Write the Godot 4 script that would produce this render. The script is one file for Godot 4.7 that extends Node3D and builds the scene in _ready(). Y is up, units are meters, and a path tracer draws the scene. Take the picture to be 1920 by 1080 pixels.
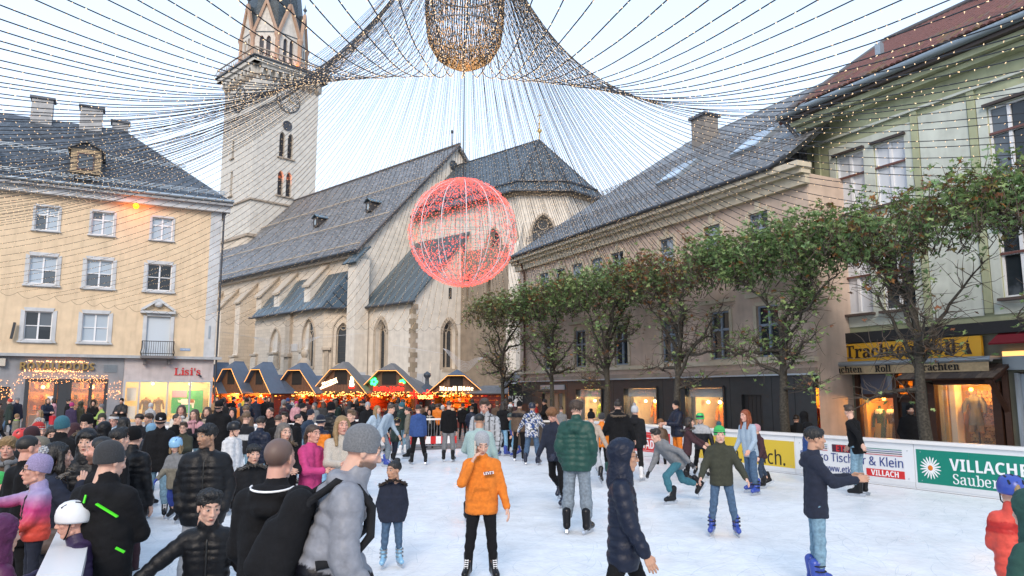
extends Node3D
# A town square at dusk: an ice rink full of skaters, a Christmas market in front of a church, a tent of light strings overhead.

const ICE := 0.0
const PLAZA := -0.08
var rng := RandomNumberGenerator.new()
var M := {}
var cache := {}
var unit_box := BoxMesh.new()
var fold := FastNoiseLite.new()
var U := Vector3(-0.4588, 0, -0.8886)   # along the shop fronts, away from the camera
var V := Vector3(0.8886, 0, -0.4588)    # across the square, towards the shop fronts


func lin(r: float, g: float, b: float) -> Color:
	return Color(r, g, b).linear_to_srgb()


func on_square(u: float, v: float, y := 0.0) -> Vector3:
	return U * u + V * v + Vector3(0, y, 0)


# ---------------------------------------------------------------- mesh building
class B:
	var st := SurfaceTool.new()
	var xf := Transform3D()

	func _init() -> void:
		st.begin(Mesh.PRIMITIVE_TRIANGLES)

	func v(p: Vector3, n: Vector3, uv: Vector2) -> void:
		st.set_normal((xf.basis * n).normalized())
		st.set_uv(uv)
		st.add_vertex(xf * p)

	# a triangle with given normals, wound so that its front agrees with them
	func t3(a: Vector3, b: Vector3, c: Vector3, na: Vector3, nb: Vector3, nc: Vector3, ua := Vector2.ZERO, ub := Vector2.ZERO, uc := Vector2.ZERO) -> void:
		if (c - a).cross(b - a).dot(na + nb + nc) >= 0.0:
			v(a, na, ua); v(b, nb, ub); v(c, nc, uc)
		else:
			v(a, na, ua); v(c, nc, uc); v(b, nb, ub)

	func tri(a: Vector3, b: Vector3, c: Vector3) -> void:
		var n := (c - a).cross(b - a).normalized()
		var e := (b - a).normalized()
		var f := n.cross(e)
		v(a, n, Vector2.ZERO)
		v(b, n, Vector2((b - a).dot(e), (b - a).dot(f)))
		v(c, n, Vector2((c - a).dot(e), (c - a).dot(f)))

	# corners run clockwise seen from the front; uv in metres, u along a-b, v along a-d
	func quad(a: Vector3, b: Vector3, c: Vector3, d: Vector3, o := Vector2.ZERO) -> void:
		var n := (d - a).cross(b - a).normalized()
		var e := (b - a).normalized()
		var f := (d - a) - e * (d - a).dot(e)
		f = f.normalized()
		var ua := o
		var ub := o + Vector2((b - a).length(), 0)
		var uc := o + Vector2((c - a).dot(e), (c - a).dot(f))
		var ud := o + Vector2((d - a).dot(e), (d - a).dot(f))
		v(a, n, ua); v(b, n, ub); v(c, n, uc)
		v(a, n, ua); v(c, n, uc); v(d, n, ud)

	func box(c: Vector3, s: Vector3, bs := Basis()) -> void:
		var h := s * 0.5
		var p := []
		for i in 8:
			p.append(c + bs * Vector3(h.x if i & 1 else -h.x, h.y if i & 2 else -h.y, h.z if i & 4 else -h.z))
		quad(p[6], p[7], p[5], p[4]); quad(p[3], p[2], p[0], p[1])
		quad(p[7], p[3], p[1], p[5]); quad(p[2], p[6], p[4], p[0])
		quad(p[2], p[3], p[7], p[6]); quad(p[4], p[5], p[1], p[0])

	func bar(a: Vector3, b: Vector3, w: float, d := -1.0) -> void:
		var l := (b - a).length()
		if l < 1e-5:
			return
		var y := (b - a) / l
		var x := y.cross(Vector3(0.3, 0.2, 0.93)).normalized() if absf(y.z) < 0.9 else y.cross(Vector3(1, 0, 0)).normalized()
		box((a + b) * 0.5, Vector3(w, l, w if d < 0 else d), Basis(x, y, x.cross(y)))

	func tube(path: PackedVector3Array, radii: PackedFloat32Array, sides := 6, cap := true) -> void:
		var n := path.size()
		if n < 2:
			return
		var rings := []
		var ref := Vector3(0.31, 0.17, 0.93)
		for i in n:
			var t := (path[mini(i + 1, n - 1)] - path[maxi(i - 1, 0)]).normalized()
			if absf(t.dot(ref)) > 0.95:
				ref = Vector3(0.9, 0.3, -0.2)
			var x := t.cross(ref).normalized()
			var y := t.cross(x)
			var r := radii[mini(i, radii.size() - 1)]
			var ring := []
			for k in sides:
				var a := TAU * k / sides
				var d := x * cos(a) + y * sin(a)
				ring.append([path[i] + d * r, d])
			rings.append(ring)
		for i in n - 1:
			for k in sides:
				var k2 := (k + 1) % sides
				var a = rings[i][k]; var b = rings[i][k2]; var c = rings[i + 1][k2]; var d = rings[i + 1][k]
				var u0 := float(k) / sides; var u1 := float(k + 1) / sides
				t3(a[0], d[0], c[0], a[1], d[1], c[1], Vector2(u0, i), Vector2(u0, i + 1), Vector2(u1, i + 1))
				t3(a[0], c[0], b[0], a[1], c[1], b[1], Vector2(u0, i), Vector2(u1, i + 1), Vector2(u1, i))
		if cap:
			for e in [0, n - 1]:
				for k in range(1, sides - 1):
					tri(rings[e][0][0], rings[e][k][0], rings[e][k + 1][0])

	# profile of (radius, height) turned about y; squash scales z
	func lathe(profile: Array, n := 16, squash := 1.0, rib := 0.0, ribs := 0, at := Vector3.ZERO) -> void:
		var m := profile.size()
		var nr := []
		for i in m:
			var t: Vector2 = profile[mini(i + 1, m - 1)] - profile[maxi(i - 1, 0)]
			nr.append(Vector2(t.y, -t.x).normalized())
		for i in m - 1:
			for k in n:
				var q := []
				for s in [[i, k], [i + 1, k], [i + 1, k + 1], [i, k + 1]]:
					var a: float = TAU * s[1] / n
					var r: float = profile[s[0]].x * (1.0 + rib * cos(a * ribs))
					var nn: Vector2 = nr[s[0]]
					q.append([at + Vector3(cos(a) * r, profile[s[0]].y, sin(a) * r * squash), Vector3(cos(a) * nn.x, nn.y, sin(a) * nn.x / squash).normalized(), Vector2(float(s[1]) / n, profile[s[0]].y)])
				for j in [[0, 1, 2], [0, 2, 3]]:
					t3(q[j[0]][0], q[j[1]][0], q[j[2]][0], q[j[0]][1], q[j[1]][1], q[j[2]][1], q[j[0]][2], q[j[1]][2], q[j[2]][2])

	# a flat outline (x, y) pushed from z0 to z1
	func prism(poly: PackedVector2Array, z0: float, z1: float) -> void:
		var idx := Geometry2D.triangulate_polygon(poly)
		for i in range(0, idx.size(), 3):
			var p := [poly[idx[i]], poly[idx[i + 1]], poly[idx[i + 2]]]
			var f := Vector3(0, 0, 1)
			t3(Vector3(p[0].x, p[0].y, z1), Vector3(p[1].x, p[1].y, z1), Vector3(p[2].x, p[2].y, z1), f, f, f, p[0], p[1], p[2])
			t3(Vector3(p[0].x, p[0].y, z0), Vector3(p[1].x, p[1].y, z0), Vector3(p[2].x, p[2].y, z0), -f, -f, -f, p[0], p[1], p[2])
		var cw := Geometry2D.is_polygon_clockwise(poly)
		for i in poly.size():
			var a := poly[i]; var b := poly[(i + 1) % poly.size()]
			var n := Vector3(a.y - b.y, b.x - a.x, 0).normalized() * (1.0 if cw else -1.0)
			var l := (b - a).length()
			t3(Vector3(a.x, a.y, z0), Vector3(b.x, b.y, z0), Vector3(b.x, b.y, z1), n, n, n, Vector2(0, z0), Vector2(l, z0), Vector2(l, z1))
			t3(Vector3(a.x, a.y, z0), Vector3(b.x, b.y, z1), Vector3(a.x, a.y, z1), n, n, n, Vector2(0, z0), Vector2(l, z1), Vector2(0, z1))

	func done() -> ArrayMesh:
		return st.commit()


func mi(called: String, mesh: Mesh, m: Material, parent: Node = self, at := Transform3D()) -> MeshInstance3D:
	var o := MeshInstance3D.new()
	o.name = called
	o.mesh = mesh
	o.material_override = m
	o.transform = at
	parent.add_child(o, true)
	return o


func pos(x: float, y: float, z: float) -> Transform3D:
	return Transform3D(Basis(), Vector3(x, y, z))


func bx(called: String, parent: Node, m: Material, c: Vector3, s: Vector3, bs := Basis()) -> MeshInstance3D:
	return mi(called, unit_box, m, parent, Transform3D(bs * Basis.from_scale(s), c))


func tag(o: Node, label: String, category: String, group := "") -> Node:
	o.set_meta("label", label)
	o.set_meta("category", category)
	if group:
		o.set_meta("group", group)
	return o


func thing(called: String, label: String, category: String, at := Vector3.ZERO, turn := 0.0, group := "") -> Node3D:
	var o := Node3D.new()
	o.name = called
	add_child(o, true)
	o.position = at
	o.rotation.y = turn
	tag(o, label, category, group)
	return o


func structure(called: String, mesh: Mesh, m: Material, at := Transform3D()) -> MeshInstance3D:
	var o := mi(called, mesh, m, self, at)
	o.set_meta("kind", "structure")
	return o


func text(called: String, parent: Node, words: String, m: Material, at: Vector3, height: float, turn := Basis(), font := "Droid Sans", weight := 700, depth := 0.01, italic := false, squeeze := 1.0) -> MeshInstance3D:
	var key := "t" + words + font + str(weight) + str(depth) + str(height)
	if not cache.has(key):
		var f := SystemFont.new()
		f.font_names = PackedStringArray([font])
		f.font_weight = weight
		f.font_italic = italic
		var t := TextMesh.new()
		t.font = f
		t.text = words
		t.font_size = 32
		t.pixel_size = height / 24.0
		t.depth = depth
		t.curve_step = 3.0
		cache[key] = t
	return mi(called, cache[key], m, parent, Transform3D(turn * Basis.from_scale(Vector3(squeeze, 1, 1)), at))


# ---------------------------------------------------------------- materials
func noise_tex(called: String, freq: float, lo: Color, hi: Color, size := 512, kind := FastNoiseLite.TYPE_SIMPLEX_SMOOTH, octaves := 4, seed_no := 1, mid := Color(-1, 0, 0)) -> Texture2D:
	if not cache.has(called):
		var n := FastNoiseLite.new()
		n.noise_type = kind
		n.frequency = freq
		n.fractal_octaves = octaves
		n.seed = seed_no
		var g := Gradient.new()
		g.set_color(0, lo)
		g.set_color(1, hi)
		if mid.r >= 0.0:
			g.add_point(0.5, mid)
		var t := NoiseTexture2D.new()
		t.width = size
		t.height = size
		t.seamless = true
		t.noise = n
		t.color_ramp = g
		cache[called] = t
	return cache[called]


func grey(x: float) -> Color:
	return Color(x, x, x)


func mat(called: String, c: Color, rough := 0.8, metal := 0.0) -> StandardMaterial3D:
	if not M.has(called):
		var m := StandardMaterial3D.new()
		m.resource_name = called
		m.albedo_color = c
		m.roughness = rough
		m.metallic = metal
		M[called] = m
	return M[called]


# a plain-coloured surface with stains and fine relief, laid on from the world's three axes
func rough_mat(called: String, c: Color, rough: float, tex: Texture2D, scale: float, bump: Texture2D = null, bump_cm := 0.4, bump_scale := 1.0) -> StandardMaterial3D:
	if M.has(called):
		return M[called]
	var m := mat(called, c, rough)
	m.albedo_texture = tex
	m.uv1_triplanar = true
	m.uv1_world_triplanar = true
	m.uv1_scale = Vector3.ONE * scale
	if bump:
		m.heightmap_enabled = true
		m.heightmap_texture = bump
		m.heightmap_scale = bump_cm
	return m


func uv_mat(called: String, c: Color, rough: float, tex: Texture2D, scale: Vector2, bump: Texture2D = null, bump_cm := 0.5) -> StandardMaterial3D:
	if M.has(called):
		return M[called]
	var m := mat(called, c, rough)
	m.albedo_texture = tex
	m.uv1_scale = Vector3(scale.x, scale.y, 1)
	if bump:
		m.heightmap_enabled = true
		m.heightmap_texture = bump
		m.heightmap_scale = bump_cm
	return m


func glow(called: String, c: Color, energy: float) -> StandardMaterial3D:
	if not M.has(called):
		var m := mat(called, c, 0.6)
		m.emission_enabled = true
		m.emission = c
		m.emission_energy_multiplier = energy
	return M[called]


func lamp(at: Vector3, c: Color, energy: float, parent: Node = self, size := 0.12, reach := 12.0) -> void:
	var l := OmniLight3D.new()
	l.name = "lamp_light"
	l.light_color = c
	l.light_energy = energy
	l.light_size = size
	l.omni_range = reach
	l.omni_attenuation = 2.0
	l.shadow_enabled = true
	l.position = at
	parent.add_child(l, true)


# rows of laid courses: slates, ashlar, brick. Returns [colour, height]
func course_tex(called: String, cols: int, rows: int, px: int, joint: float, lo: float, hi: float, seed_no: int, slope := 0.0) -> Array:
	if cache.has(called):
		return cache[called]
	var r := RandomNumberGenerator.new()
	r.seed = seed_no
	var im := Image.create(px, px, false, Image.FORMAT_RGB8)
	var hm := Image.create(px, px, false, Image.FORMAT_RGB8)
	var tone := []
	for i in cols * rows:
		tone.append(r.randf_range(lo, hi))
	var n := FastNoiseLite.new()
	n.seed = seed_no
	n.frequency = 0.09
	for y in px:
		var row := int(y * rows / px)
		var fy := float(y * rows) / px - row
		for x in px:
			var fx := float(x * cols) / px + (0.5 if row % 2 else 0.0)
			var col := int(fx) % cols
			fx -= int(fx)
			var edge := minf(minf(fx, 1.0 - fx) * px / cols, minf(fy, 1.0 - fy) * px / rows)
			var j := clampf(edge / joint, 0.0, 1.0)
			var t: float = tone[row * cols + col] + n.get_noise_2d(x, y) * 0.06
			im.set_pixel(x, y, grey(t * lerpf(0.72, 1.0, j)))
			hm.set_pixel(x, y, grey(clampf(j * (1.0 - slope * (1.0 - fy)), 0, 1)))
	cache[called] = [ImageTexture.create_from_image(im), ImageTexture.create_from_image(hm)]
	return cache[called]


# ---------------------------------------------------------------- walls with openings
# a wall in the plane z = 0 from (x0, y0) to (x1, y1); holes are [x0, y0, x1, y1] or [x0, y0, x1, y1, "arch"] (y1 is the tip)
func wall_mesh(x0: float, y0: float, x1: float, y1: float, holes: Array, deep := 0.22) -> ArrayMesh:
	var b := B.new()
	var xs := [x0, x1]
	var ys := [y0, y1]
	for h in holes:
		xs.append_array([h[0], h[2]])
		ys.append_array([h[1], h[3]])
	xs.sort()
	ys.sort()
	for i in xs.size() - 1:
		if xs[i + 1] - xs[i] < 1e-4:
			continue
		for j in ys.size() - 1:
			if ys[j + 1] - ys[j] < 1e-4:
				continue
			var cx: float = (xs[i] + xs[i + 1]) / 2
			var cy: float = (ys[j] + ys[j + 1]) / 2
			var open := cx < x0 or cx > x1 or cy < y0 or cy > y1
			for h in holes:
				open = open or (cx > h[0] and cx < h[2] and cy > h[1] and cy < h[3])
			if not open:
				b.quad(Vector3(xs[i], ys[j + 1], 0), Vector3(xs[i + 1], ys[j + 1], 0), Vector3(xs[i + 1], ys[j], 0), Vector3(xs[i], ys[j], 0), Vector2(xs[i], -ys[j + 1]))
	for h in holes:
		var out := opening(h)
		var n := out.size()
		for i in n:
			var p := out[i]; var q := out[(i + 1) % n]
			b.quad(Vector3(p.x, p.y, 0), Vector3(q.x, q.y, 0), Vector3(q.x, q.y, -deep), Vector3(p.x, p.y, -deep))
		if h.size() > 4:
			var half := n / 2
			# the two spandrels beside a pointed head
			var c := Vector2((h[0] + h[2]) / 2, h[3])
			for side in [0, 1]:
				var corner := Vector2(h[2] if side else h[0], h[3])
				var arc := []
				for p in out:
					if p.y > h[3] - 0.87 * (h[2] - h[0]) - 1e-3 and (p.x >= c.x - 1e-4 if side else p.x <= c.x + 1e-4):
						arc.append(p)
				for i in arc.size() - 1:
					b.tri(Vector3(corner.x, corner.y, 0), Vector3(arc[i].x, arc[i].y, 0), Vector3(arc[i + 1].x, arc[i + 1].y, 0))
	return b.done()


# outline of an opening, a pointed arch if it says so
func opening(h: Array) -> PackedVector2Array:
	var w: float = h[2] - h[0]
	if h.size() < 5:
		return PackedVector2Array([Vector2(h[0], h[1]), Vector2(h[0], h[3]), Vector2(h[2], h[3]), Vector2(h[2], h[1])])
	var spring: float = h[3] - 0.866 * w
	var out := PackedVector2Array([Vector2(h[0], h[1])])
	for i in 7:
		var a := PI - PI / 3 * i / 6
		out.append(Vector2(h[2] + cos(a) * w, spring + sin(a) * w))
	for i in range(1, 7):
		var a := PI / 3 * (1.0 - i / 6.0)
		out.append(Vector2(h[0] + cos(a) * w, spring + sin(a) * w))
	out.append(Vector2(h[2], h[1]))
	return out


# a strip of width w that follows an outline (x, y), from z0 to z1
func outline_mesh(out: PackedVector2Array, w: float, z0: float, z1: float, closed := true) -> ArrayMesh:
	var b := B.new()
	var c := Vector2.ZERO
	for p in out:
		c += p / out.size()
	var n := out.size()
	for i in (n if closed else n - 1):
		var p := out[i]; var q := out[(i + 1) % n]
		var t := (q - p).normalized()
		var nn := Vector2(-t.y, t.x)
		if nn.dot(c - p) > 0:
			nn = -nn
		var p2 := p + nn * w - t * (w * 0.4); var q2 := q + nn * w + t * (w * 0.4)
		b.prism(PackedVector2Array([p, q, q2, p2]), z0, z1)
	return b.done()


func _ready() -> void:
	rng.seed = 7
	fold.seed = 3
	fold.frequency = 1.0
	# ---- camera, sky, sun, exposure
	var cam := Camera3D.new()
	cam.name = "camera"
	cam.fov = 42.184
	cam.position = Vector3(0, 2, 0)
	cam.rotation.x = atan(196.0 / 1400.0)
	cam.near = 0.1
	cam.far = 900.0
	add_child(cam)
	var sky := ProceduralSkyMaterial.new()
	sky.sky_top_color = Color(0.63, 0.735, 0.865)
	sky.sky_horizon_color = Color(0.89, 0.915, 0.95)
	sky.sky_curve = 0.22
	sky.sky_energy_multiplier = 1.05
	sky.ground_horizon_color = Color(0.6, 0.6, 0.6)
	sky.ground_bottom_color = Color(0.4, 0.4, 0.4)
	var e := Environment.new()
	e.background_mode = Environment.BG_SKY
	e.sky = Sky.new()
	e.sky.sky_material = sky
	e.tonemap_mode = Environment.TONE_MAPPER_LINEAR
	e.tonemap_exposure = 1.9
	e.sdfgi_enabled = true
	e.ssao_enabled = true
	e.ssil_enabled = true
	var we := WorldEnvironment.new()
	we.name = "environment"
	we.environment = e
	add_child(we)
	var sun := DirectionalLight3D.new()
	sun.name = "sun"
	sun.light_color = Color(1.0, 0.95, 0.9)
	sun.light_energy = 0.5
	sun.light_angular_distance = 24.0
	sun.shadow_enabled = true
	sun.rotation_degrees = Vector3(-32, -5, 0)
	add_child(sun)
	# ---- the place
	ground()
	yellow_house()
	pink_house()
	green_house()
	church()
	church_tower()
	rink_barriers()
	market()
	trees()
	light_canopy()
	light_globe()
	light_lantern()
	street_details()
	people()


# ---------------------------------------------------------------- ground
func ground() -> void:
	var pave := course_tex("t_pave", 8, 16, 512, 1.6, 0.7, 1.0, 21)
	var b := B.new()
	b.quad(Vector3(-300, PLAZA, -400), Vector3(300, PLAZA, -400), Vector3(300, PLAZA, 120), Vector3(-300, PLAZA, 120))
	structure("plaza_ground", b.done(), uv_mat("paving", lin(0.24, 0.23, 0.22), 0.75, pave[0], Vector2(0.25, 0.25), pave[1], 0.8))
	# ice: white, scored by blades
	var im := Image.create(2048, 2048, false, Image.FORMAT_RGB8)
	im.fill(grey(0.93))
	var r := RandomNumberGenerator.new()
	r.seed = 11
	var n := FastNoiseLite.new()
	n.frequency = 0.012
	n.fractal_octaves = 5
	for y in 2048:
		for x in 2048:
			var t := 0.94 + n.get_noise_2d(x, y) * 0.05 + n.get_noise_2d(x * 5 + 900, y * 5) * 0.03
			im.set_pixel(x, y, Color(t * 0.985, t * 0.994, t))
	for i in 5200:
		var p := Vector2(r.randf() * 2048, r.randf() * 2048)
		var a := r.randf() * TAU
		var bend := r.randf_range(-0.005, 0.005)
		var steps := int(r.randf_range(30, 260))
		var dark := r.randf_range(-0.24, 0.05)
		for s in steps:
			p += Vector2(cos(a), sin(a))
			a += bend
			var fade := sin(PI * s / steps)
			var px := Vector2i(posmod(int(p.x), 2048), posmod(int(p.y), 2048))
			var c := im.get_pixelv(px)
			im.set_pixelv(px, Color(c.r + dark * fade, c.g + dark * 0.82 * fade, c.b + dark * 0.68 * fade))
	var rink := B.new()
	var q := [on_square(25.2, -0.2), on_square(25.2, 14.85), on_square(-9, 14.85), on_square(-9, -0.2)]
	rink.quad(q[0], q[1], q[2], q[3])
	for i in 4:
		var j := (i + 1) % 4
		rink.quad(q[i], q[j], q[j] + Vector3(0, PLAZA, 0), q[i] + Vector3(0, PLAZA, 0))
	var m := uv_mat("ice", lin(0.86, 0.86, 0.86), 0.4, ImageTexture.create_from_image(im), Vector2(0.105, 0.105), noise_tex("t_fold", 0.012, grey(0), grey(1), 512, FastNoiseLite.TYPE_SIMPLEX_SMOOTH, 4, 9), 0.25)
	m.metallic_specular = 0.35
	m.roughness = 1.0
	m.roughness_texture = noise_tex("t_wet", 0.008, grey(0.26), grey(0.6), 512, FastNoiseLite.TYPE_SIMPLEX_SMOOTH, 4, 17)
	structure("ice_rink_ground", rink.done(), m)


# ---------------------------------------------------------------- building pieces
func plaster(called: String, c: Color, stain := 0.86) -> StandardMaterial3D:
	var m := rough_mat(called, c, 0.92, noise_tex("t_plaster%d" % int(stain * 100), 0.011, grey(stain), grey(1), 1024, FastNoiseLite.TYPE_SIMPLEX_SMOOTH, 6, 8), 0.12, noise_tex("t_grit", 0.05, grey(0), grey(1), 512, FastNoiseLite.TYPE_SIMPLEX, 5, 2), 0.35)
	if not m.detail_enabled:     # rain streaks and patches that run down the wall
		m.detail_enabled = true
		m.detail_albedo = noise_tex("t_streak", 0.016, grey(0.89), grey(1), 512, FastNoiseLite.TYPE_SIMPLEX_SMOOTH, 5, 23, grey(0.985))
		m.detail_blend_mode = BaseMaterial3D.BLEND_MODE_MUL
		m.detail_uv_layer = BaseMaterial3D.DETAIL_UV_2
		m.uv2_triplanar = true
		m.uv2_world_triplanar = true
		m.uv2_scale = Vector3(0.35, 0.05, 0.35)
	return m


func glass_dark() -> StandardMaterial3D:
	return mat("glass_dark", lin(0.02, 0.026, 0.032), 0.06)


func glass_pale() -> StandardMaterial3D:
	return mat("glass_pale", lin(0.38, 0.45, 0.52), 0.12)


func shop_glass() -> StandardMaterial3D:
	if not M.has("shop_glass"):
		var m := mat("shop_glass", Color(0.9, 0.95, 0.95, 0.05), 0.03)
		m.transparency = BaseMaterial3D.TRANSPARENCY_ALPHA
	return M["shop_glass"]


# a casement window set into a hole: frame with sashes, panes, sill
func window(parent: Node3D, x0: float, y0: float, x1: float, y1: float, frame_m: Material, glass_m: Material, cols := 2, rows := 2, transom := 0.0, deep := 0.14, at := Transform3D()) -> void:
	var w := x1 - x0
	var h := y1 - y0
	var t := 0.055
	var b := B.new()
	b.box(Vector3(w / 2, t / 2, 0), Vector3(w, t, 0.07)); b.box(Vector3(w / 2, h - t / 2, 0), Vector3(w, t, 0.07))
	b.box(Vector3(t / 2, h / 2, 0), Vector3(t, h - 2 * t, 0.07)); b.box(Vector3(w - t / 2, h / 2, 0), Vector3(t, h - 2 * t, 0.07))
	for i in range(1, cols):
		b.box(Vector3(w * i / cols, h / 2, 0.006), Vector3(0.085, h - 2 * t, 0.075))
	var f := mi("window", b.done(), frame_m, parent, at * pos(x0, y0, -deep))
	var ys := []
	if transom > 0:
		ys = [0.0, h * transom, h]
	else:
		for j in rows + 1:
			ys.append(h * j / rows)
	for j in ys.size() - 2:
		bx("glazing_bar", f, frame_m, Vector3(w / 2, ys[j + 1], 0.003), Vector3(w - 2 * t, 0.045 if transom == 0 else 0.08, 0.06))
	for i in cols:
		for j in ys.size() - 1:
			bx("pane", f, glass_m if rng.randf() < 0.7 or glass_m.resource_name == "blind_white" else mat("glass_mid", lin(0.1, 0.12, 0.14), 0.08), Vector3(w * (i + 0.5) / cols, (ys[j] + ys[j + 1]) / 2, -0.015), Vector3(w / cols - 0.07, ys[j + 1] - ys[j] - 0.03, 0.012), Basis(Vector3.UP, rng.randf_range(-0.012, 0.012)) * Basis(Vector3.RIGHT, rng.randf_range(-0.02, 0.005)))


func surround(parent: Node3D, x0: float, y0: float, x1: float, y1: float, w: float, m: Material, proud := 0.045) -> void:
	mi("window_surround", outline_mesh(opening([x0, y0, x1, y1]), w, 0.002, proud), m, parent)
	bx("window_sill", parent, m, Vector3((x0 + x1) / 2, y0 - w * 0.55, 0.07), Vector3(x1 - x0 + 2 * w + 0.1, w * 0.45, 0.15))


# a pointed window: tracery bars and dark leaded glass
func gothic(parent: Node3D, h: Array, at: Transform3D, stone: Material, lights := 2, deep := 0.3) -> void:
	var out := opening(h)
	var b := B.new()
	var lead := mat("leaded_glass", lin(0.035, 0.042, 0.05), 0.2)
	b.prism(out, -0.03, 0.0)
	var g := mi("window", outline_mesh(out, -0.12, -0.02, 0.1), stone, parent, at * pos(0, 0, -deep))
	mi("pane", b.done(), lead, g)
	var w: float = h[2] - h[0]
	var spring: float = h[3] - 0.866 * w
	for i in range(1, lights):
		bx("mullion", g, stone, Vector3(h[0] + w * i / lights, (h[1] + spring) / 2 + 0.1, 0.03), Vector3(0.11, spring - h[1] + 0.2, 0.12))
	var t := B.new()
	var n := 0
	for i in lights:
		var c := Vector2(h[0] + w * (i + 0.5) / lights, spring - 0.02)
		var ring := PackedVector3Array()
		for k in 9:
			var a := PI * k / 8
			ring.append(Vector3(c.x + cos(a) * w / lights * 0.42, c.y + sin(a) * w / lights * 0.6, 0.04))
		t.tube(ring, PackedFloat32Array([0.05]), 5)
	var ring := PackedVector3Array()
	for k in 13:
		ring.append(Vector3((h[0] + h[2]) / 2 + cos(TAU * k / 12) * w * 0.22, spring + 0.5 * w + sin(TAU * k / 12) * w * 0.22, 0.04))
	t.tube(ring, PackedFloat32Array([0.05]), 5)
	mi("tracery", t.done(), stone, g)
	var bars := B.new()
	var y: float = h[1] + 0.5
	while y < spring:
		bars.bar(Vector3(h[0], y, 0.012), Vector3(h[2], y, 0.012), 0.025)
		y += 0.5
	mi("saddle_bar", bars.done(), mat("iron", lin(0.03, 0.03, 0.032), 0.6), g)


func slab(b: B, p: Array, thick := 0.12) -> void:
	b.quad(p[0], p[1], p[2], p[3])
	var n: Vector3 = (p[3] - p[0]).cross(p[1] - p[0]).normalized() * -thick
	b.quad(p[3] + n, p[2] + n, p[1] + n, p[0] + n)
	for i in 4:
		var j := (i + 1) % 4
		b.quad(p[j], p[i], p[i] + n, p[j] + n)


func slate_mat(called: String, c: Color, scale := 0.42) -> StandardMaterial3D:
	var t := course_tex("t_slate", 11, 22, 768, 1.8, 0.58, 1.0, 31, 0.6)
	return uv_mat(called, c, 0.5, t[0], Vector2(scale, scale), t[1], 1.3)


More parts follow.
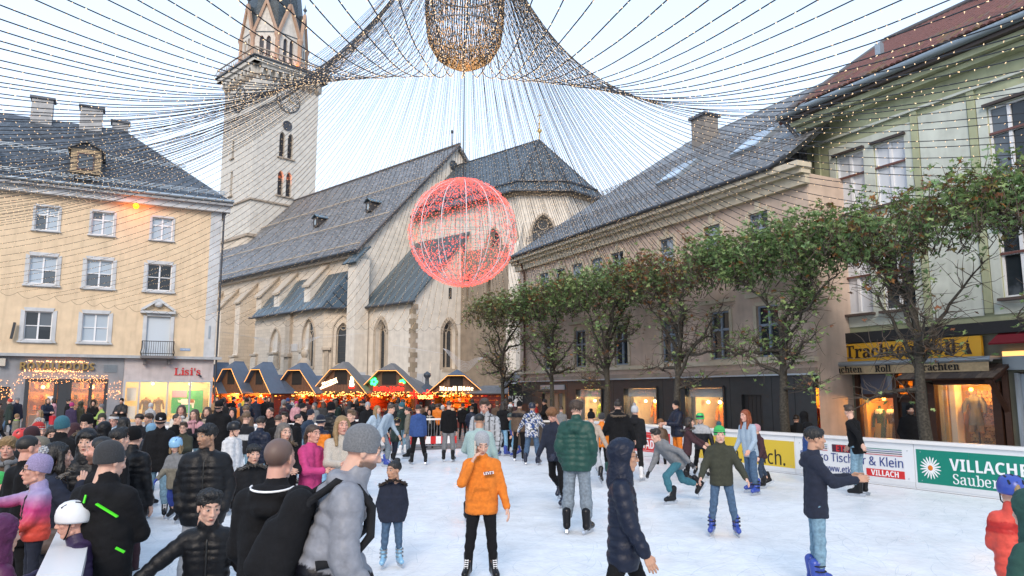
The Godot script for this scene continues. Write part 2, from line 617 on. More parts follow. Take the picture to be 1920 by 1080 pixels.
# ---------------------------------------------------------------- the yellow house, its shops
func yellow_house() -> void:
	var h := thing("yellow_house", "pale yellow three-storey corner house with slate roof and two shops", "house", Vector3(-17.9, 0, -45), deg_to_rad(27.3))
	var wall := plaster("yellow_plaster", lin(0.77, 0.6, 0.41), 0.9)
	var trim := plaster("white_trim", lin(0.62, 0.64, 0.66))
	var white := mat("white_paint", lin(0.72, 0.73, 0.75), 0.5)
	var holes := []
	var rows := [[10.97, 12.3, 1.12], [7.95, 9.5, 1.3], [4.85, 6.42, 1.3]]
	var cxs := [-3.27, -6.38, -9.12, -12.1, -15.0, -17.9]
	for r in 3:
		for c in 6:
			var x: float = cxs[c] + (0.02 if r else 0.0)
			if r == 2 and c == 0:
				holes.append([-3.75, 4.12, -2.5, 6.4])
			else:
				holes.append([x - rows[r][2] / 2, rows[r][0], x + rows[r][2] / 2, rows[r][1]])
	mi("wall", wall_mesh(-20, 4.1, 0, 13.3, holes), wall, h)
	# the return walls and back
	var sides := B.new()
	sides.quad(Vector3(0, 13.3, 0), Vector3(0, 13.3, -11), Vector3(0, PLAZA, -11), Vector3(0, PLAZA, 0))
	sides.quad(Vector3(-20, 13.3, -11), Vector3(-20, 13.3, 0), Vector3(-20, PLAZA, 0), Vector3(-20, PLAZA, -11))
	sides.quad(Vector3(0, 13.3, -11), Vector3(-20, 13.3, -11), Vector3(-20, PLAZA, -11), Vector3(0, PLAZA, -11))
	mi("side_wall", sides.done(), wall, h)
	bx("corner_strip", h, trim, Vector3(-0.3, 8.7, 0.02), Vector3(0.62, 9.2, 0.05))
	for i in holes.size():
		var q: Array = holes[i]
		if i == 12:
			continue
		var r := i / 6
		surround(h, q[0], q[1], q[2], q[3], 0.12 if r == 0 else 0.2, trim)
		window(h, q[0], q[1], q[2], q[3], white, glass_pale() if i in [0, 1, 2, 3, 4, 7, 8, 9, 11, 13] else glass_dark(), 2, 2, 0.0 if r else 0.66)
	# balcony door under a little pediment
	var dq: Array = holes[12]
	mi("door_surround", outline_mesh(opening(dq), 0.2, 0.002, 0.06), trim, h)
	var bd := bx("balcony_door", h, mat("door_blind", lin(0.5, 0.56, 0.62), 0.6), Vector3(-3.125, 5.25, -0.12), Vector3(1.25, 2.28, 0.05))
	var ped := B.new()
	ped.prism(PackedVector2Array([Vector2(-4.1, 6.66), Vector2(-3.2, 7.3), Vector2(-2.28, 6.66), Vector2(-2.28, 6.82), Vector2(-3.2, 7.48), Vector2(-4.1, 6.82)]), 0.0, 0.28)
	ped.box(Vector3(-3.2, 6.64, 0.13), Vector3(1.86, 0.13, 0.27))
	mi("pediment", ped.done(), trim, h)
	var knot := B.new()
	knot.lathe([Vector2(0.001, -0.2), Vector2(0.2, -0.13), Vector2(0.24, 0.0), Vector2(0.18, 0.14), Vector2(0.001, 0.2)], 10, 0.4, 0.0, 0, Vector3(-3.2, 7.12, 0.2))
	mi("cartouche", knot.done(), trim, h)
	var iron := mat("iron", lin(0.03, 0.03, 0.032), 0.6)
	var bal := mi("balcony", bevel_slab(Vector3(1.75, 0.14, 0.75)), mat("balcony_stone", lin(0.16, 0.15, 0.15), 0.8), h, pos(-3.1, 4.02, 0.375))
	for i in 25:
		var t := i / 24.0
		var p := Vector3(-0.84, 0, -0.35)
		if t < 0.2:
			p = Vector3(-0.84, 0, -0.35 + t / 0.2 * 0.68)
		elif t > 0.8:
			p = Vector3(0.84, 0, -0.35 + (1 - t) / 0.2 * 0.68)
		else:
			p = Vector3(-0.84 + (t - 0.2) / 0.6 * 1.68, 0, 0.33)
		var rod := B.new()
		rod.tube(PackedVector3Array([p + Vector3(0, 0.07, 0), p * 1.06 + Vector3(0, 0.25, 0), p * 1.0 + Vector3(0, 0.5, 0), p + Vector3(0, 0.92, 0)]), PackedFloat32Array([0.013]), 4)
		mi("rail_bar", rod.done(), iron, bal)
	var hand := B.new()
	for y in [0.2, 0.9]:
		hand.bar(Vector3(-0.84, y, -0.35), Vector3(-0.84, y, 0.33), 0.035); hand.bar(Vector3(-0.84, y, 0.33), Vector3(0.84, y, 0.33), 0.035); hand.bar(Vector3(0.84, y, 0.33), Vector3(0.84, y, -0.35), 0.035)
	mi("handrail", hand.done(), iron, bal)
	# eaves and roof
	bx("cornice", h, trim, Vector3(-9.9, 13.15, 0.16), Vector3(20.7, 0.36, 0.42))
	bx("cornice", h, plaster("cornice_grey", lin(0.4, 0.41, 0.43)), Vector3(-9.9, 13.41, 0.3), Vector3(20.9, 0.16, 0.66))
	var gut := B.new()
	gut.tube(PackedVector3Array([Vector3(-20.5, 13.6, 0.68), Vector3(0.6, 13.6, 0.68)]), PackedFloat32Array([0.1]), 8)
	mi("gutter", gut.done(), mat("zinc", lin(0.34, 0.39, 0.43), 0.4, 0.5), h)
	var pipe := B.new()
	pipe.tube(PackedVector3Array([Vector3(0.1, 13.5, 0.5), Vector3(0.12, 13.1, 0.12), Vector3(0.12, PLAZA, 0.12)]), PackedFloat32Array([0.06]), 7)
	mi("downpipe", pipe.done(), mat("dark_zinc", lin(0.06, 0.065, 0.075), 0.5, 0.3), h)
	var slate := slate_mat("roof_slate", lin(0.1, 0.115, 0.135))
	var rf := B.new()
	var r0 := Vector3(0.55, 13.55, 0.62); var r1 := Vector3(-5.75, 19.1, -5.5); var l0 := Vector3(-20.5, 13.55, 0.62); var l1 := Vector3(-20.5, 19.1, -5.5)
	slab(rf, [l1, r1, r0, l0])
	rf.tri(r1, Vector3(0.55, 13.55, -11.6), r0)
	slab(rf, [r1, l1, Vector3(-20.5, 13.55, -11.6), Vector3(0.55, 13.55, -11.6)])
	var roof := mi("roof", rf.done(), slate, h)
	for k in [[0.42, 0.0], [0.06, 0.0]]:
		var guard := B.new()
		var a := l0.lerp(l1, k[0]) + Vector3(0, 0.16, 0.14)
		var c := r0.lerp(r1, k[0]) + Vector3(0, 0.16, 0.14)
		for y in 3:
			guard.bar(a + Vector3(0, y * 0.09, 0), c + Vector3(0, y * 0.09, 0), 0.035)
		var x := a.x
		while x < c.x:
			guard.bar(Vector3(x, a.y - 0.15, a.z), Vector3(x, a.y + 0.22, a.z), 0.03)
			x += 0.5
		mi("snow_guard", guard.done(), mat("zinc", Color.WHITE), roof)
	for x in [-7.45, -12.9, -18.0]:
		var d := mi("dormer", box_mesh(Vector3(1.5, 1.4, 2.2)), plaster("dormer_render", lin(0.5, 0.38, 0.24)), roof, pos(x, 15.05, -0.6))
		window(d, -0.42, -0.5, 0.42, 0.45, mat("dormer_frame", lin(0.13, 0.07, 0.06), 0.5), glass_pale(), 1, 1, 0.0, -1.13)
		var cap_b := B.new()
		slab(cap_b, [Vector3(-0.95, 0.68, -1.5), Vector3(0, 1.15, -1.5), Vector3(0, 1.15, 1.35), Vector3(-0.95, 0.68, 1.35)], 0.07)
		slab(cap_b, [Vector3(0, 1.15, -1.5), Vector3(0.95, 0.68, -1.5), Vector3(0.95, 0.68, 1.35), Vector3(0, 1.15, 1.35)], 0.07)
		cap_b.tri(Vector3(-0.8, 0.7, 1.12), Vector3(0, 1.1, 1.12), Vector3(0.8, 0.7, 1.12))
		mi("dormer_roof", cap_b.done(), slate, d)
	for c in [[-10.35, 19.3, -5.3, 1.15], [-7.65, 19.2, -5.3, 1.25], [-6.0, 18.8, -6.2, 0.95]]:
		var ch := bx("chimney", roof, plaster("chimney_white", lin(0.5, 0.5, 0.5)), Vector3(c[0], c[1] - 0.2, c[2]), Vector3(c[3], 2.2, 0.7))
		bx("chimney_cap", roof, mat("chimney_lead", lin(0.09, 0.1, 0.12), 0.6), Vector3(c[0], c[1] + 0.97, c[2]), Vector3(c[3] + 0.22, 0.14, 0.92))
	# the ground floor
	var gf := plaster("shop_grey", lin(0.3, 0.31, 0.335))
	var gf2 := plaster("shop_pale", lin(0.62, 0.56, 0.56))
	mi("shop_wall", wall_mesh(-20, PLAZA, -4.76, 3.92, [[-9.45, PLAZA, -5.5, 2.75], [-11.2, PLAZA, -10.1, 2.3], [-18.5, 0.2, -12.5, 2.7]]), gf, h, pos(0, 0, 0.06))
	mi("shop_wall", wall_mesh(-4.75, PLAZA, 0, 3.92, [[-4.7, 0.25, -0.04, 2.68]]), gf2, h, pos(0, 0, 0.06))
	bx("ledge", h, plaster("ledge_grey", lin(0.46, 0.48, 0.5)), Vector3(-9.9, 4.02, 0.16), Vector3(20.6, 0.16, 0.44))
	bx("dark_door", h, mat("dark_door", lin(0.025, 0.025, 0.027), 0.4), Vector3(-10.65, 1.0, -0.02), Vector3(1.1, 2.5, 0.06))
	bx("dark_shopfront", h, glass_dark(), Vector3(-15.5, 1.45, -0.08), Vector3(6.0, 2.5, 0.05))
	var anth := mat("anthracite", lin(0.03, 0.034, 0.04), 0.4)
	# warm shop: room, frame, doors, shelves
	var cream := mat("warm_wall", lin(0.6, 0.42, 0.2), 0.9)
	room(h, -9.45, PLAZA, -5.5, 2.75, 2.6, cream)
	for x in [-9.36, -8.02, -7.35, -6.35, -5.59]:
		bx("shop_post", h, anth, Vector3(x, 1.2, 0.0), Vector3(0.17 if x > -9 else 0.2, 3.0, 0.12))
	bx("shop_door", h, anth, Vector3(-7.62, 1.2, -0.02), Vector3(0.6, 2.9, 0.07))
	bx("shop_transom", h, anth, Vector3(-7.47, 2.66, 0.0), Vector3(3.95, 0.16, 0.13))
	for x in [[-9.26, -8.12], [-7.27, -6.44], [-6.26, -5.68]]:
		bx("shop_pane", h, shop_glass(), Vector3((x[0] + x[1]) / 2, 1.2, 0.0), Vector3(x[1] - x[0], 2.8, 0.012))
	for k in 4:
		bx("shelf", h, mat("shelf_wood", lin(0.2, 0.1, 0.04), 0.6), Vector3(-7.4, 0.4 + k * 0.6, -2.2), Vector3(3.6, 0.05, 0.4))
		for i in 13:
			bx("jar", h, mat("jar%d" % (i % 4), [lin(0.5, 0.22, 0.03), lin(0.25, 0.08, 0.02), lin(0.6, 0.45, 0.2), lin(0.12, 0.1, 0.03)][i % 4], 0.4), Vector3(-9.1 + i * 0.28, 0.55 + k * 0.6, -2.15), Vector3(0.16, 0.2 + 0.08 * (i * 7 % 3), 0.16))
	bx("counter", h, mat("counter_wood", lin(0.33, 0.2, 0.1), 0.6), Vector3(-8.6, 0.3, -0.9), Vector3(1.2, 1.0, 0.6))
	bx("poster", h, mat("paper", lin(0.7, 0.7, 0.68), 0.8), Vector3(-8.2, 1.55, 0.03), Vector3(0.35, 0.5, 0.012))
	for x in [-8.7, -6.3]:
		var bulb := mi("shop_bulb", sphere(0.1), glow("warm_bulb", Color(1.0, 0.72, 0.35), 6.0), h, pos(x, 2.3, -1.1))
		lamp(Vector3(x, 2.3, -1.1), Color(1.0, 0.66, 0.3), 1.8, h)
	var sign_m := mat("gilt_letters", lin(0.3, 0.2, 0.07), 0.4, 0.3)
	text("shop_lettering", h, "ROYALFOODS", sign_m, Vector3(-8.0, 3.42, 0.14), 0.42, Basis(), "Droid Sans", 700, 0.12)
	# fairy lights round the shopfront
	var fairy := glow("fairy_bulb", Color(1.0, 0.66, 0.4), 3.4)
	var fl := B.new()
	for i in 330:
		var t := rng.randf()
		var p := Vector3(lerpf(-10.9, -4.85, t), 0, 0.16)
		var top := 3.35 if t > 0.2 and t < 0.62 else 2.95
		p.y = rng.randf_range(2.5, top) if t > 0.17 and t < 0.88 else rng.randf_range(1.55, 2.95 - absf(t - 0.5) * 0.6)
		fl.box(p, Vector3.ONE * 0.024)
	for i in 130:
		fl.box(Vector3(rng.randf_range(-9.5, -6.5), 3.42 + (0.26 if i % 2 else -0.27) + rng.randf_range(-0.04, 0.04), 0.22), Vector3.ONE * 0.03)
	var fairy_o := mi("fairy_lights", fl.done(), fairy, h)
	fairy_o.set_meta("kind", "stuff")
	var vent_b := B.new()
	for k in 8:
		vent_b.box(Vector3(-5.45, 3.15 + k * 0.055, 0.08), Vector3(0.66, 0.022, 0.05))
	mi("vent_grille", vent_b.done(), mat("zinc", Color.WHITE), h)
	# fashion shop: cream room, coats on stands, a picture
	room(h, -4.7, 0.25, -0.04, 2.68, 1.7, mat("cream_wall", lin(0.78, 0.66, 0.42), 0.9))
	var alu := mat("aluminium", lin(0.42, 0.47, 0.52), 0.4, 0.4)
	for x in [-4.66, -3.91, -2.43, -1.23, -0.09]:
		bx("window_post", h, alu, Vector3(x, 1.46, 0.04), Vector3(0.09, 2.43, 0.1))
	for y in [0.29, 2.64]:
		bx("window_rail", h, alu, Vector3(-2.37, y, 0.043), Vector3(4.6, 0.08, 0.1))
	for x in [[-4.6, -3.96], [-3.86, -2.48], [-2.38, -1.28], [-1.18, -0.14]]:
		bx("shop_pane", h, shop_glass(), Vector3((x[0] + x[1]) / 2, 1.46, 0.03), Vector3(x[1] - x[0], 2.26, 0.012))
	for x in [-3.5, -2.85]:
		var coat := mi("coat_display", dress_mesh(0.0), cloth("cloth", "tan"), h, Transform3D(Basis.from_scale(Vector3(1.25, 1.05, 1.2)), Vector3(x, 0.55, -0.7)))
		mi("stand", cyl(0.02, 0.9), iron, coat, pos(0, 0.05, 0))
	var cow := bx("picture", h, mat("picture_green", lin(0.05, 0.3, 0.1), 0.7), Vector3(-1.25, 1.45, -1.2), Vector3(1.75, 1.35, 0.04))
	var pic := B.new()
	pic.prism(blob([Vector2(-0.42, 0.12), Vector2(-0.3, 0.22), Vector2(0.3, 0.2), Vector2(0.42, 0.1), Vector2(0.36, -0.32), Vector2(0.28, -0.32), Vector2(0.24, -0.1), Vector2(-0.2, -0.12), Vector2(-0.24, -0.32), Vector2(-0.32, -0.32), Vector2(-0.34, 0.0), Vector2(-0.5, 0.02), Vector2(-0.56, 0.2)]), 0.0, 0.012)
	mi("painted_cow", pic.done(), mat("picture_white", lin(0.7, 0.66, 0.6), 0.7), h, pos(-1.25, 1.4, -1.17))
	mi("painted_patch", box_mesh(Vector3(0.34, 0.22, 0.012)), mat("picture_brown", lin(0.3, 0.1, 0.03), 0.7), h, pos(-1.05, 1.5, -1.15))
	mi("painted_sky", box_mesh(Vector3(0.8, 0.4, 0.01)), mat("picture_pink", lin(0.6, 0.2, 0.35), 0.7), h, pos(-1.7, 1.92, -1.172))
	for y in [1.9, 0.85]:
		bx("small_picture", h, mat("paper", Color.WHITE), Vector3(-4.28, y, -0.5), Vector3(0.5, 0.75, 0.03))
	for x in [-3.2, -1.2]:
		mi("ceiling_spot", sphere(0.07), glow("shop_spot", Color(1.0, 0.85, 0.6), 6.0), h, pos(x, 2.5, -0.6))
		lamp(Vector3(x, 2.5, -0.6), Color(1.0, 0.84, 0.56), 1.5, h)
	text("shop_lettering", h, "Lisi's", mat("red_letters", lin(0.55, 0.02, 0.02), 0.4), Vector3(-1.42, 3.2, 0.1), 0.42, Basis(), "Droid Serif", 700, 0.03, true)
	var spot := mi("sign_lamp", cyl(0.05, 0.22), anth, h, Transform3D(Basis(Vector3(0, 0, 1), 1.0), Vector3(-0.75, 2.98, 0.22)))
	# wall bits
	bx("street_plate", h, mat("plate_blue", lin(0.22, 0.33, 0.5), 0.4), Vector3(-1.62, 4.52, 0.02), Vector3(0.55, 0.14, 0.03))
	text("plate_lettering", h, "8. Mai Platz", mat("white_paint", Color.WHITE), Vector3(-1.62, 4.52, 0.038), 0.075, Basis(), "Droid Sans", 400, 0.004)
	var bulb := mi("wall_lamp", sphere(0.17), glow("sodium", Color(1.0, 0.45, 0.06), 4.0), h, pos(-4.74, 12.75, 0.5))
	lamp(Vector3(-4.74, 12.75, 0.5), Color(1.0, 0.5, 0.1), 0.8, h, 0.15)
	bx("lamp_bracket", h, anth, Vector3(-4.74, 12.95, 0.25), Vector3(0.06, 0.06, 0.5))
	var cam := bx("wall_lantern", h, mat("beige_box", lin(0.5, 0.45, 0.38), 0.6), Vector3(-10.55, 3.6, 0.2), Vector3(0.3, 0.4, 0.25))
	bx("black_flag_holder", h, anth, Vector3(-10.2, 5.3, 0.25), Vector3(0.12, 0.9, 0.16), Basis(Vector3(0, 0, 1), -0.12))
	bx("sensor_box", h, mat("zinc", Color.WHITE), Vector3(-0.35, 5.6, 0.06), Vector3(0.1, 0.75, 0.06))


func blob(pts: Array) -> PackedVector2Array:
	return PackedVector2Array(pts)


func sphere(r: float) -> Mesh:
	var key := "sphere%.3f" % r
	if not cache.has(key):
		var s := SphereMesh.new()
		s.radius = r
		s.height = r * 2
		s.radial_segments = 12
		s.rings = 7
		cache[key] = s
	return cache[key]


func cyl(r: float, h: float) -> Mesh:
	var key := "cyl%.3f %.3f" % [r, h]
	if not cache.has(key):
		var s := CylinderMesh.new()
		s.top_radius = r
		s.bottom_radius = r
		s.height = h
		s.radial_segments = 10
		s.rings = 1
		cache[key] = s
	return cache[key]


func box_mesh(s: Vector3) -> Mesh:
	var b := B.new()
	b.box(Vector3.ZERO, s)
	return b.done()


func bevel_slab(s: Vector3) -> Mesh:
	var b := B.new()
	b.box(Vector3.ZERO, s)
	b.box(Vector3(0, -s.y * 0.7, -s.z * 0.05), Vector3(s.x * 0.9, s.y * 0.4, s.z * 0.85))
	for x in [-0.36, 0.36]:
		b.box(Vector3(s.x * x, -s.y * 1.9, -s.z * 0.2), Vector3(0.14, s.y * 2.2, s.z * 0.5))
	return b.done()


# the inside of a shop: floor, ceiling, back and side walls, with thickness
func room(h: Node3D, x0: float, y0: float, x1: float, y1: float, deep: float, m: Material) -> void:
	var b := B.new()
	var w := x1 - x0
	var c := Vector3((x0 + x1) / 2, (y0 + y1) / 2, -0.32 - deep / 2)
	b.box(c + Vector3(0, 0, -deep / 2 - 0.05), Vector3(w + 0.2, y1 - y0 + 0.2, 0.1))
	b.box(c + Vector3(-w / 2 - 0.05, 0, 0), Vector3(0.1, y1 - y0, deep)); b.box(c + Vector3(w / 2 + 0.05, 0, 0), Vector3(0.1, y1 - y0, deep))
	b.box(c + Vector3(0, (y1 - y0) / 2 + 0.05, 0), Vector3(w + 0.2, 0.1, deep)); b.box(c + Vector3(0, -(y1 - y0) / 2 - 0.05, 0), Vector3(w + 0.2, 0.1, deep))
	mi("shop_room", b.done(), m, h)


# a garment on a stand: shoulders, waist, skirt or jacket
func dress_mesh(flare: float) -> Mesh:
	var key := "dress%.2f" % flare
	if not cache.has(key):
		var b := B.new()
		b.lathe([Vector2(0.17 + flare, 0.0), Vector2(0.15 + flare * 0.75, 0.25), Vector2(0.12 + flare * 0.3, 0.5), Vector2(0.115, 0.62), Vector2(0.15, 0.8), Vector2(0.17, 0.93), Vector2(0.12, 1.02), Vector2(0.05, 1.06), Vector2(0.05, 1.12)], 20, 0.72, 0.05 if flare > 0 else 0.02, 9)
		for s in [-1, 1]:
			b.tube(PackedVector3Array([Vector3(s * 0.13, 0.97, 0), Vector3(s * 0.22, 0.75, 0.02), Vector3(s * 0.24, 0.45, 0.05)]), PackedFloat32Array([0.065, 0.055, 0.045]), 8)
		cache[key] = b.done()
	return cache[key]


# ---------------------------------------------------------------- the pink house with the sports shop
func pink_house() -> void:
	var h := thing("pink_house", "long dusty pink house with slate roof above a dark sports shop", "house", V * 18.0, deg_to_rad(-62.7))
	var wall := plaster("pink_plaster", lin(0.74, 0.58, 0.475), 0.82)
	var cream := plaster("cream_trim", lin(0.7, 0.62, 0.48))
	var blue := mat("blue_grey_frame", lin(0.24, 0.3, 0.38), 0.5)
	var holes := []
	for x in [-31.4, -29.9, -28.4, -26.8, -25.24]:
		holes.append([x - 0.45, 6.9, x + 0.45, 7.8])
	for x in [-22.05, -19.57, -17.4]:
		holes.append([x - 0.42, 6.75, x + 0.42, 7.8])
	for x in [-31.0, -28.2, -25.1, -22.03, -19.35, -17.2]:
		holes.append([x - 0.46, 3.12, x + 0.46, 4.75])
	mi("wall", wall_mesh(-33.95, 2.55, -15.4, 8.6, holes), wall, h)
	for i in holes.size():
		var q: Array = holes[i]
		surround(h, q[0], q[1], q[2], q[3], 0.13, cream)
		if i > 7:
			bx("window_hood", h, cream, Vector3((q[0] + q[2]) / 2, q[3] + 0.33, 0.1), Vector3(1.5, 0.12, 0.24))
		else:
			bx("keystone", h, cream, Vector3((q[0] + q[2]) / 2, q[3] + 0.22, 0.03), Vector3(0.2, 0.3, 0.08))
		window(h, q[0], q[1], q[2], q[3], blue, glass_pale() if i < 8 and i % 3 != 1 else glass_dark(), 2, 2, 0.62 if i > 7 else 0.0, 0.1)
	var ends := B.new()
	ends.quad(Vector3(-15.4, 8.6, 0), Vector3(-15.4, 8.6, -13), Vector3(-15.4, PLAZA, -13), Vector3(-15.4, PLAZA, 0))
	mi("side_wall", ends.done(), wall, h)
	ends = B.new()
	ends.quad(Vector3(-33.95, 8.6, -13), Vector3(-33.95, 8.6, 0), Vector3(-33.95, PLAZA, 0), Vector3(-33.95, PLAZA, -13))
	mi("side_wall", ends.done(), wall, h)
	bx("string_course", h, cream, Vector3(-24.7, 2.98, 0.08), Vector3(18.7, 0.14, 0.2))
	bx("string_course", h, plaster("stone_band", lin(0.4, 0.32, 0.26)), Vector3(-24.7, 2.64, 0.05), Vector3(18.6, 0.18, 0.12))
	for k in [[8.4, 0.1, 0.34], [8.62, 0.2, 0.16], [8.78, 0.3, 0.18]]:
		bx("cornice", h, cream, Vector3(-24.75, k[0], k[1]), Vector3(18.8 + k[1], k[2], k[1] * 2))
	var gut := B.new()
	gut.tube(PackedVector3Array([Vector3(-34.4, 8.9, 0.66), Vector3(-16.2, 8.9, 0.66), Vector3(-15.7, 9.15, 0.5)]), PackedFloat32Array([0.08]), 8)
	mi("gutter", gut.done(), mat("dark_zinc", Color.WHITE), h)
	var pipe := B.new()
	pipe.tube(PackedVector3Array([Vector3(-33.6, 8.85, 0.6), Vector3(-33.3, 8.5, 0.3), Vector3(-33.3, 8.0, 0.1), Vector3(-33.3, 2.6, 0.1)]), PackedFloat32Array([0.06]), 7)
	mi("downpipe", pipe.done(), mat("copper_brown", lin(0.11, 0.06, 0.045), 0.5, 0.4), h)
	var slate := slate_mat("roof_slate_brown", lin(0.27, 0.262, 0.255))
	var rf := B.new()
	var e0 := Vector3(-34.4, 8.92, 0.62); var e1 := Vector3(-16.1, 8.92, 0.62); var g0 := Vector3(-28.6, 14.5, -6.6); var g1 := Vector3(-14.6, 14.5, -6.6)
	slab(rf, [g0, g1, e1, e0])
	rf.tri(g0, e0, Vector3(-34.4, 8.92, -13.6))
	slab(rf, [Vector3(-14.6, 8.92, -13.6), Vector3(-34.4, 8.92, -13.6), g0, g1])
	rf.tri(e1, g1, Vector3(-14.9, 9.6, 0.3))
	var roof := mi("roof", rf.done(), slate, h)
	var guard := B.new()
	for k in [0.13, 0.5]:
		var a := e0.lerp(g0, k) + Vector3(0, 0.12, 0.1)
		var c := e1.lerp(g1, k) + Vector3(0, 0.12, 0.1)
		for y in 4:
			guard.bar(a + Vector3(0, y * 0.08, 0), c + Vector3(0, y * 0.08, 0), 0.02)
		var x := a.x
		while x < c.x:
			guard.bar(Vector3(x, a.y - 0.12, a.z), Vector3(x, a.y + 0.28, a.z), 0.025)
			x += 0.35
	mi("snow_guard", guard.done(), mat("guard_grey", lin(0.17, 0.165, 0.165), 0.6), roof)
	var tilt := Basis(Vector3.RIGHT, atan2(5.58, 7.22))
	for x in [-24.0, -19.6]:
		var sky_l := mi("skylight", box_mesh(Vector3(1.3, 0.14, 1.7)), mat("zinc", Color.WHITE), roof, Transform3D(tilt, Vector3(x, 11.26, -2.3)))
		bx("pane", sky_l, mat("sky_pane", lin(0.35, 0.42, 0.5), 0.05), Vector3(0, 0.075, 0), Vector3(1.05, 0.02, 1.45))
	bx("chimney", roof, plaster("chimney_brown", lin(0.3, 0.27, 0.24)), Vector3(-25.9, 13.7, -5.6), Vector3(0.95, 2.2, 0.8))
	bx("chimney_cap", roof, mat("chimney_lead", Color.WHITE), Vector3(-25.9, 14.86, -5.6), Vector3(1.15, 0.13, 1.0))
	# the sports shop
	var dark := rough_mat("dark_cladding", lin(0.03, 0.035, 0.04), 0.45, noise_tex("t_cloth", 0.02, grey(0.8), grey(1)), 0.3)
	var wins := [[-28.4, 0.3, -26.45, 2.14], [-24.8, 0.3, -22.75, 2.16], [-21.1, 0.3, -19.2, 2.16]]
	mi("shop_wall", wall_mesh(-33.95, PLAZA, -15.42, 2.52, wins + [[-18.4, PLAZA, -17.5, 1.93], [-31.55, PLAZA, -29.4, 1.95]]), dark, h, pos(0, 0, 0.1))
	bx("shop_ledge", h, mat("aluminium", Color.WHITE), Vector3(-24.7, 2.54, 0.16), Vector3(18.7, 0.05, 0.16))
	for x in [-32.6, -29.2, -25.6, -22.4, -18.9, -17.1, -16.2]:
		bx("cladding_joint", h, mat("joint_black", lin(0.008, 0.008, 0.009), 0.8), Vector3(x, 1.15, 0.1), Vector3(0.018, 2.7, 0.006))
	bx("door", h, mat("dark_door", Color.WHITE), Vector3(-17.95, 0.84, -0.05), Vector3(0.9, 2.18, 0.06))
	for k in 5:
		bx("door_board", h, mat("door_board", lin(0.018, 0.016, 0.016), 0.5), Vector3(-18.3 + k * 0.175, 0.84, -0.014), Vector3(0.16, 2.14, 0.015))
	bx("entrance_door", h, mat("oak", lin(0.3, 0.2, 0.13), 0.5), Vector3(-30.9, 0.85, -0.08), Vector3(1.25, 2.2, 0.07))
	bx("entrance_pane", h, mat("warm_wall", Color.WHITE), Vector3(-29.85, 0.85, -0.3), Vector3(0.85, 2.2, 0.05))
	bx("entrance_sign", h, mat("frosted", lin(0.3, 0.36, 0.4), 0.3), Vector3(-30.5, 2.24, 0.13), Vector3(2.2, 0.22, 0.05))
	bx("notice", h, mat("paper", Color.WHITE), Vector3(-30.7, 1.0, -0.035), Vector3(0.2, 0.3, 0.01))
	var tones := [mat("display_orange", lin(0.6, 0.16, 0.01), 0.8), mat("display_black", lin(0.015, 0.015, 0.017), 0.6), mat("display_lime", lin(0.35, 0.5, 0.05), 0.7), mat("display_white", lin(0.7, 0.66, 0.6), 0.7), mat("display_red", lin(0.6, 0.1, 0.04), 0.8)]
	for i in 3:
		var q: Array = wins[i]
		var mid: float = (q[0] + q[2]) / 2
		room(h, q[0], q[1], q[2], q[3], 1.5, mat("shop_interior", lin(0.62, 0.5, 0.36), 0.9))
		mi("display_frame", outline_mesh(opening(q), 0.07, 0.08, 0.16), mat("dark_door", Color.WHITE), h)
		bx("shop_pane", h, shop_glass(), Vector3(mid, (q[1] + q[3]) / 2, 0.04), Vector3(q[2] - q[0], q[3] - q[1], 0.012))
		bx("blind", h, mat("blind_grey", lin(0.3, 0.32, 0.32), 0.8), Vector3(mid, q[3] - 0.17, -0.06), Vector3(q[2] - q[0] - 0.06, 0.3, 0.02))
		for k in 3:
			mi("ceiling_spot", sphere(0.06), glow("shop_spot", Color(1.0, 0.85, 0.6), 6.0), h, pos(mid - 0.6 + k * 0.6, q[3] - 0.5, -0.6))
		lamp(Vector3(mid, q[3] - 0.45, -0.5), Color(1.0, 0.82, 0.56), 0.9, h, 0.1)
		for k in 10:
			bx("ski_boot", h, tones[[1, 1, 3, 1, 4][k % 5]], Vector3(q[0] + 0.9 + (k % 5) * 0.2, 0.5 + 0.22 * (k / 5), -0.5 - 0.1 * (k % 3)), Vector3(0.13, 0.14, 0.24))
	for d in [[-24.0, 0, 0.62], [-20.3, 0, 0.6], [-19.55, 4, 0.62], [-27.9, 2, 0.5]]:
		var mq := mi("display_jacket", dress_mesh(0.0), tones[d[1]], h, Transform3D(Basis.from_scale(Vector3(1.15, 0.95, 1.1)), Vector3(d[0], d[2], -0.85)))
		mi("mannequin_head", sphere(0.1), tones[1], mq, pos(0, 1.24, 0.0))
	bx("advert_picture", h, mat("portrait_dark", lin(0.1, 0.07, 0.06), 0.6), Vector3(-23.1, 1.45, -1.2), Vector3(0.5, 0.75, 0.03))
	for k in 3:
		bx("shelf", h, tones[3], Vector3(-27.0, 0.6 + k * 0.33, -1.2), Vector3(0.9, 0.03, 0.3))
		for j in 5:
			bx("shoe_display", h, tones[[4, 3, 0, 3, 2][(j + k) % 5]], Vector3(-27.35 + j * 0.17, 0.67 + k * 0.33, -1.15), Vector3(0.12, 0.1, 0.2))


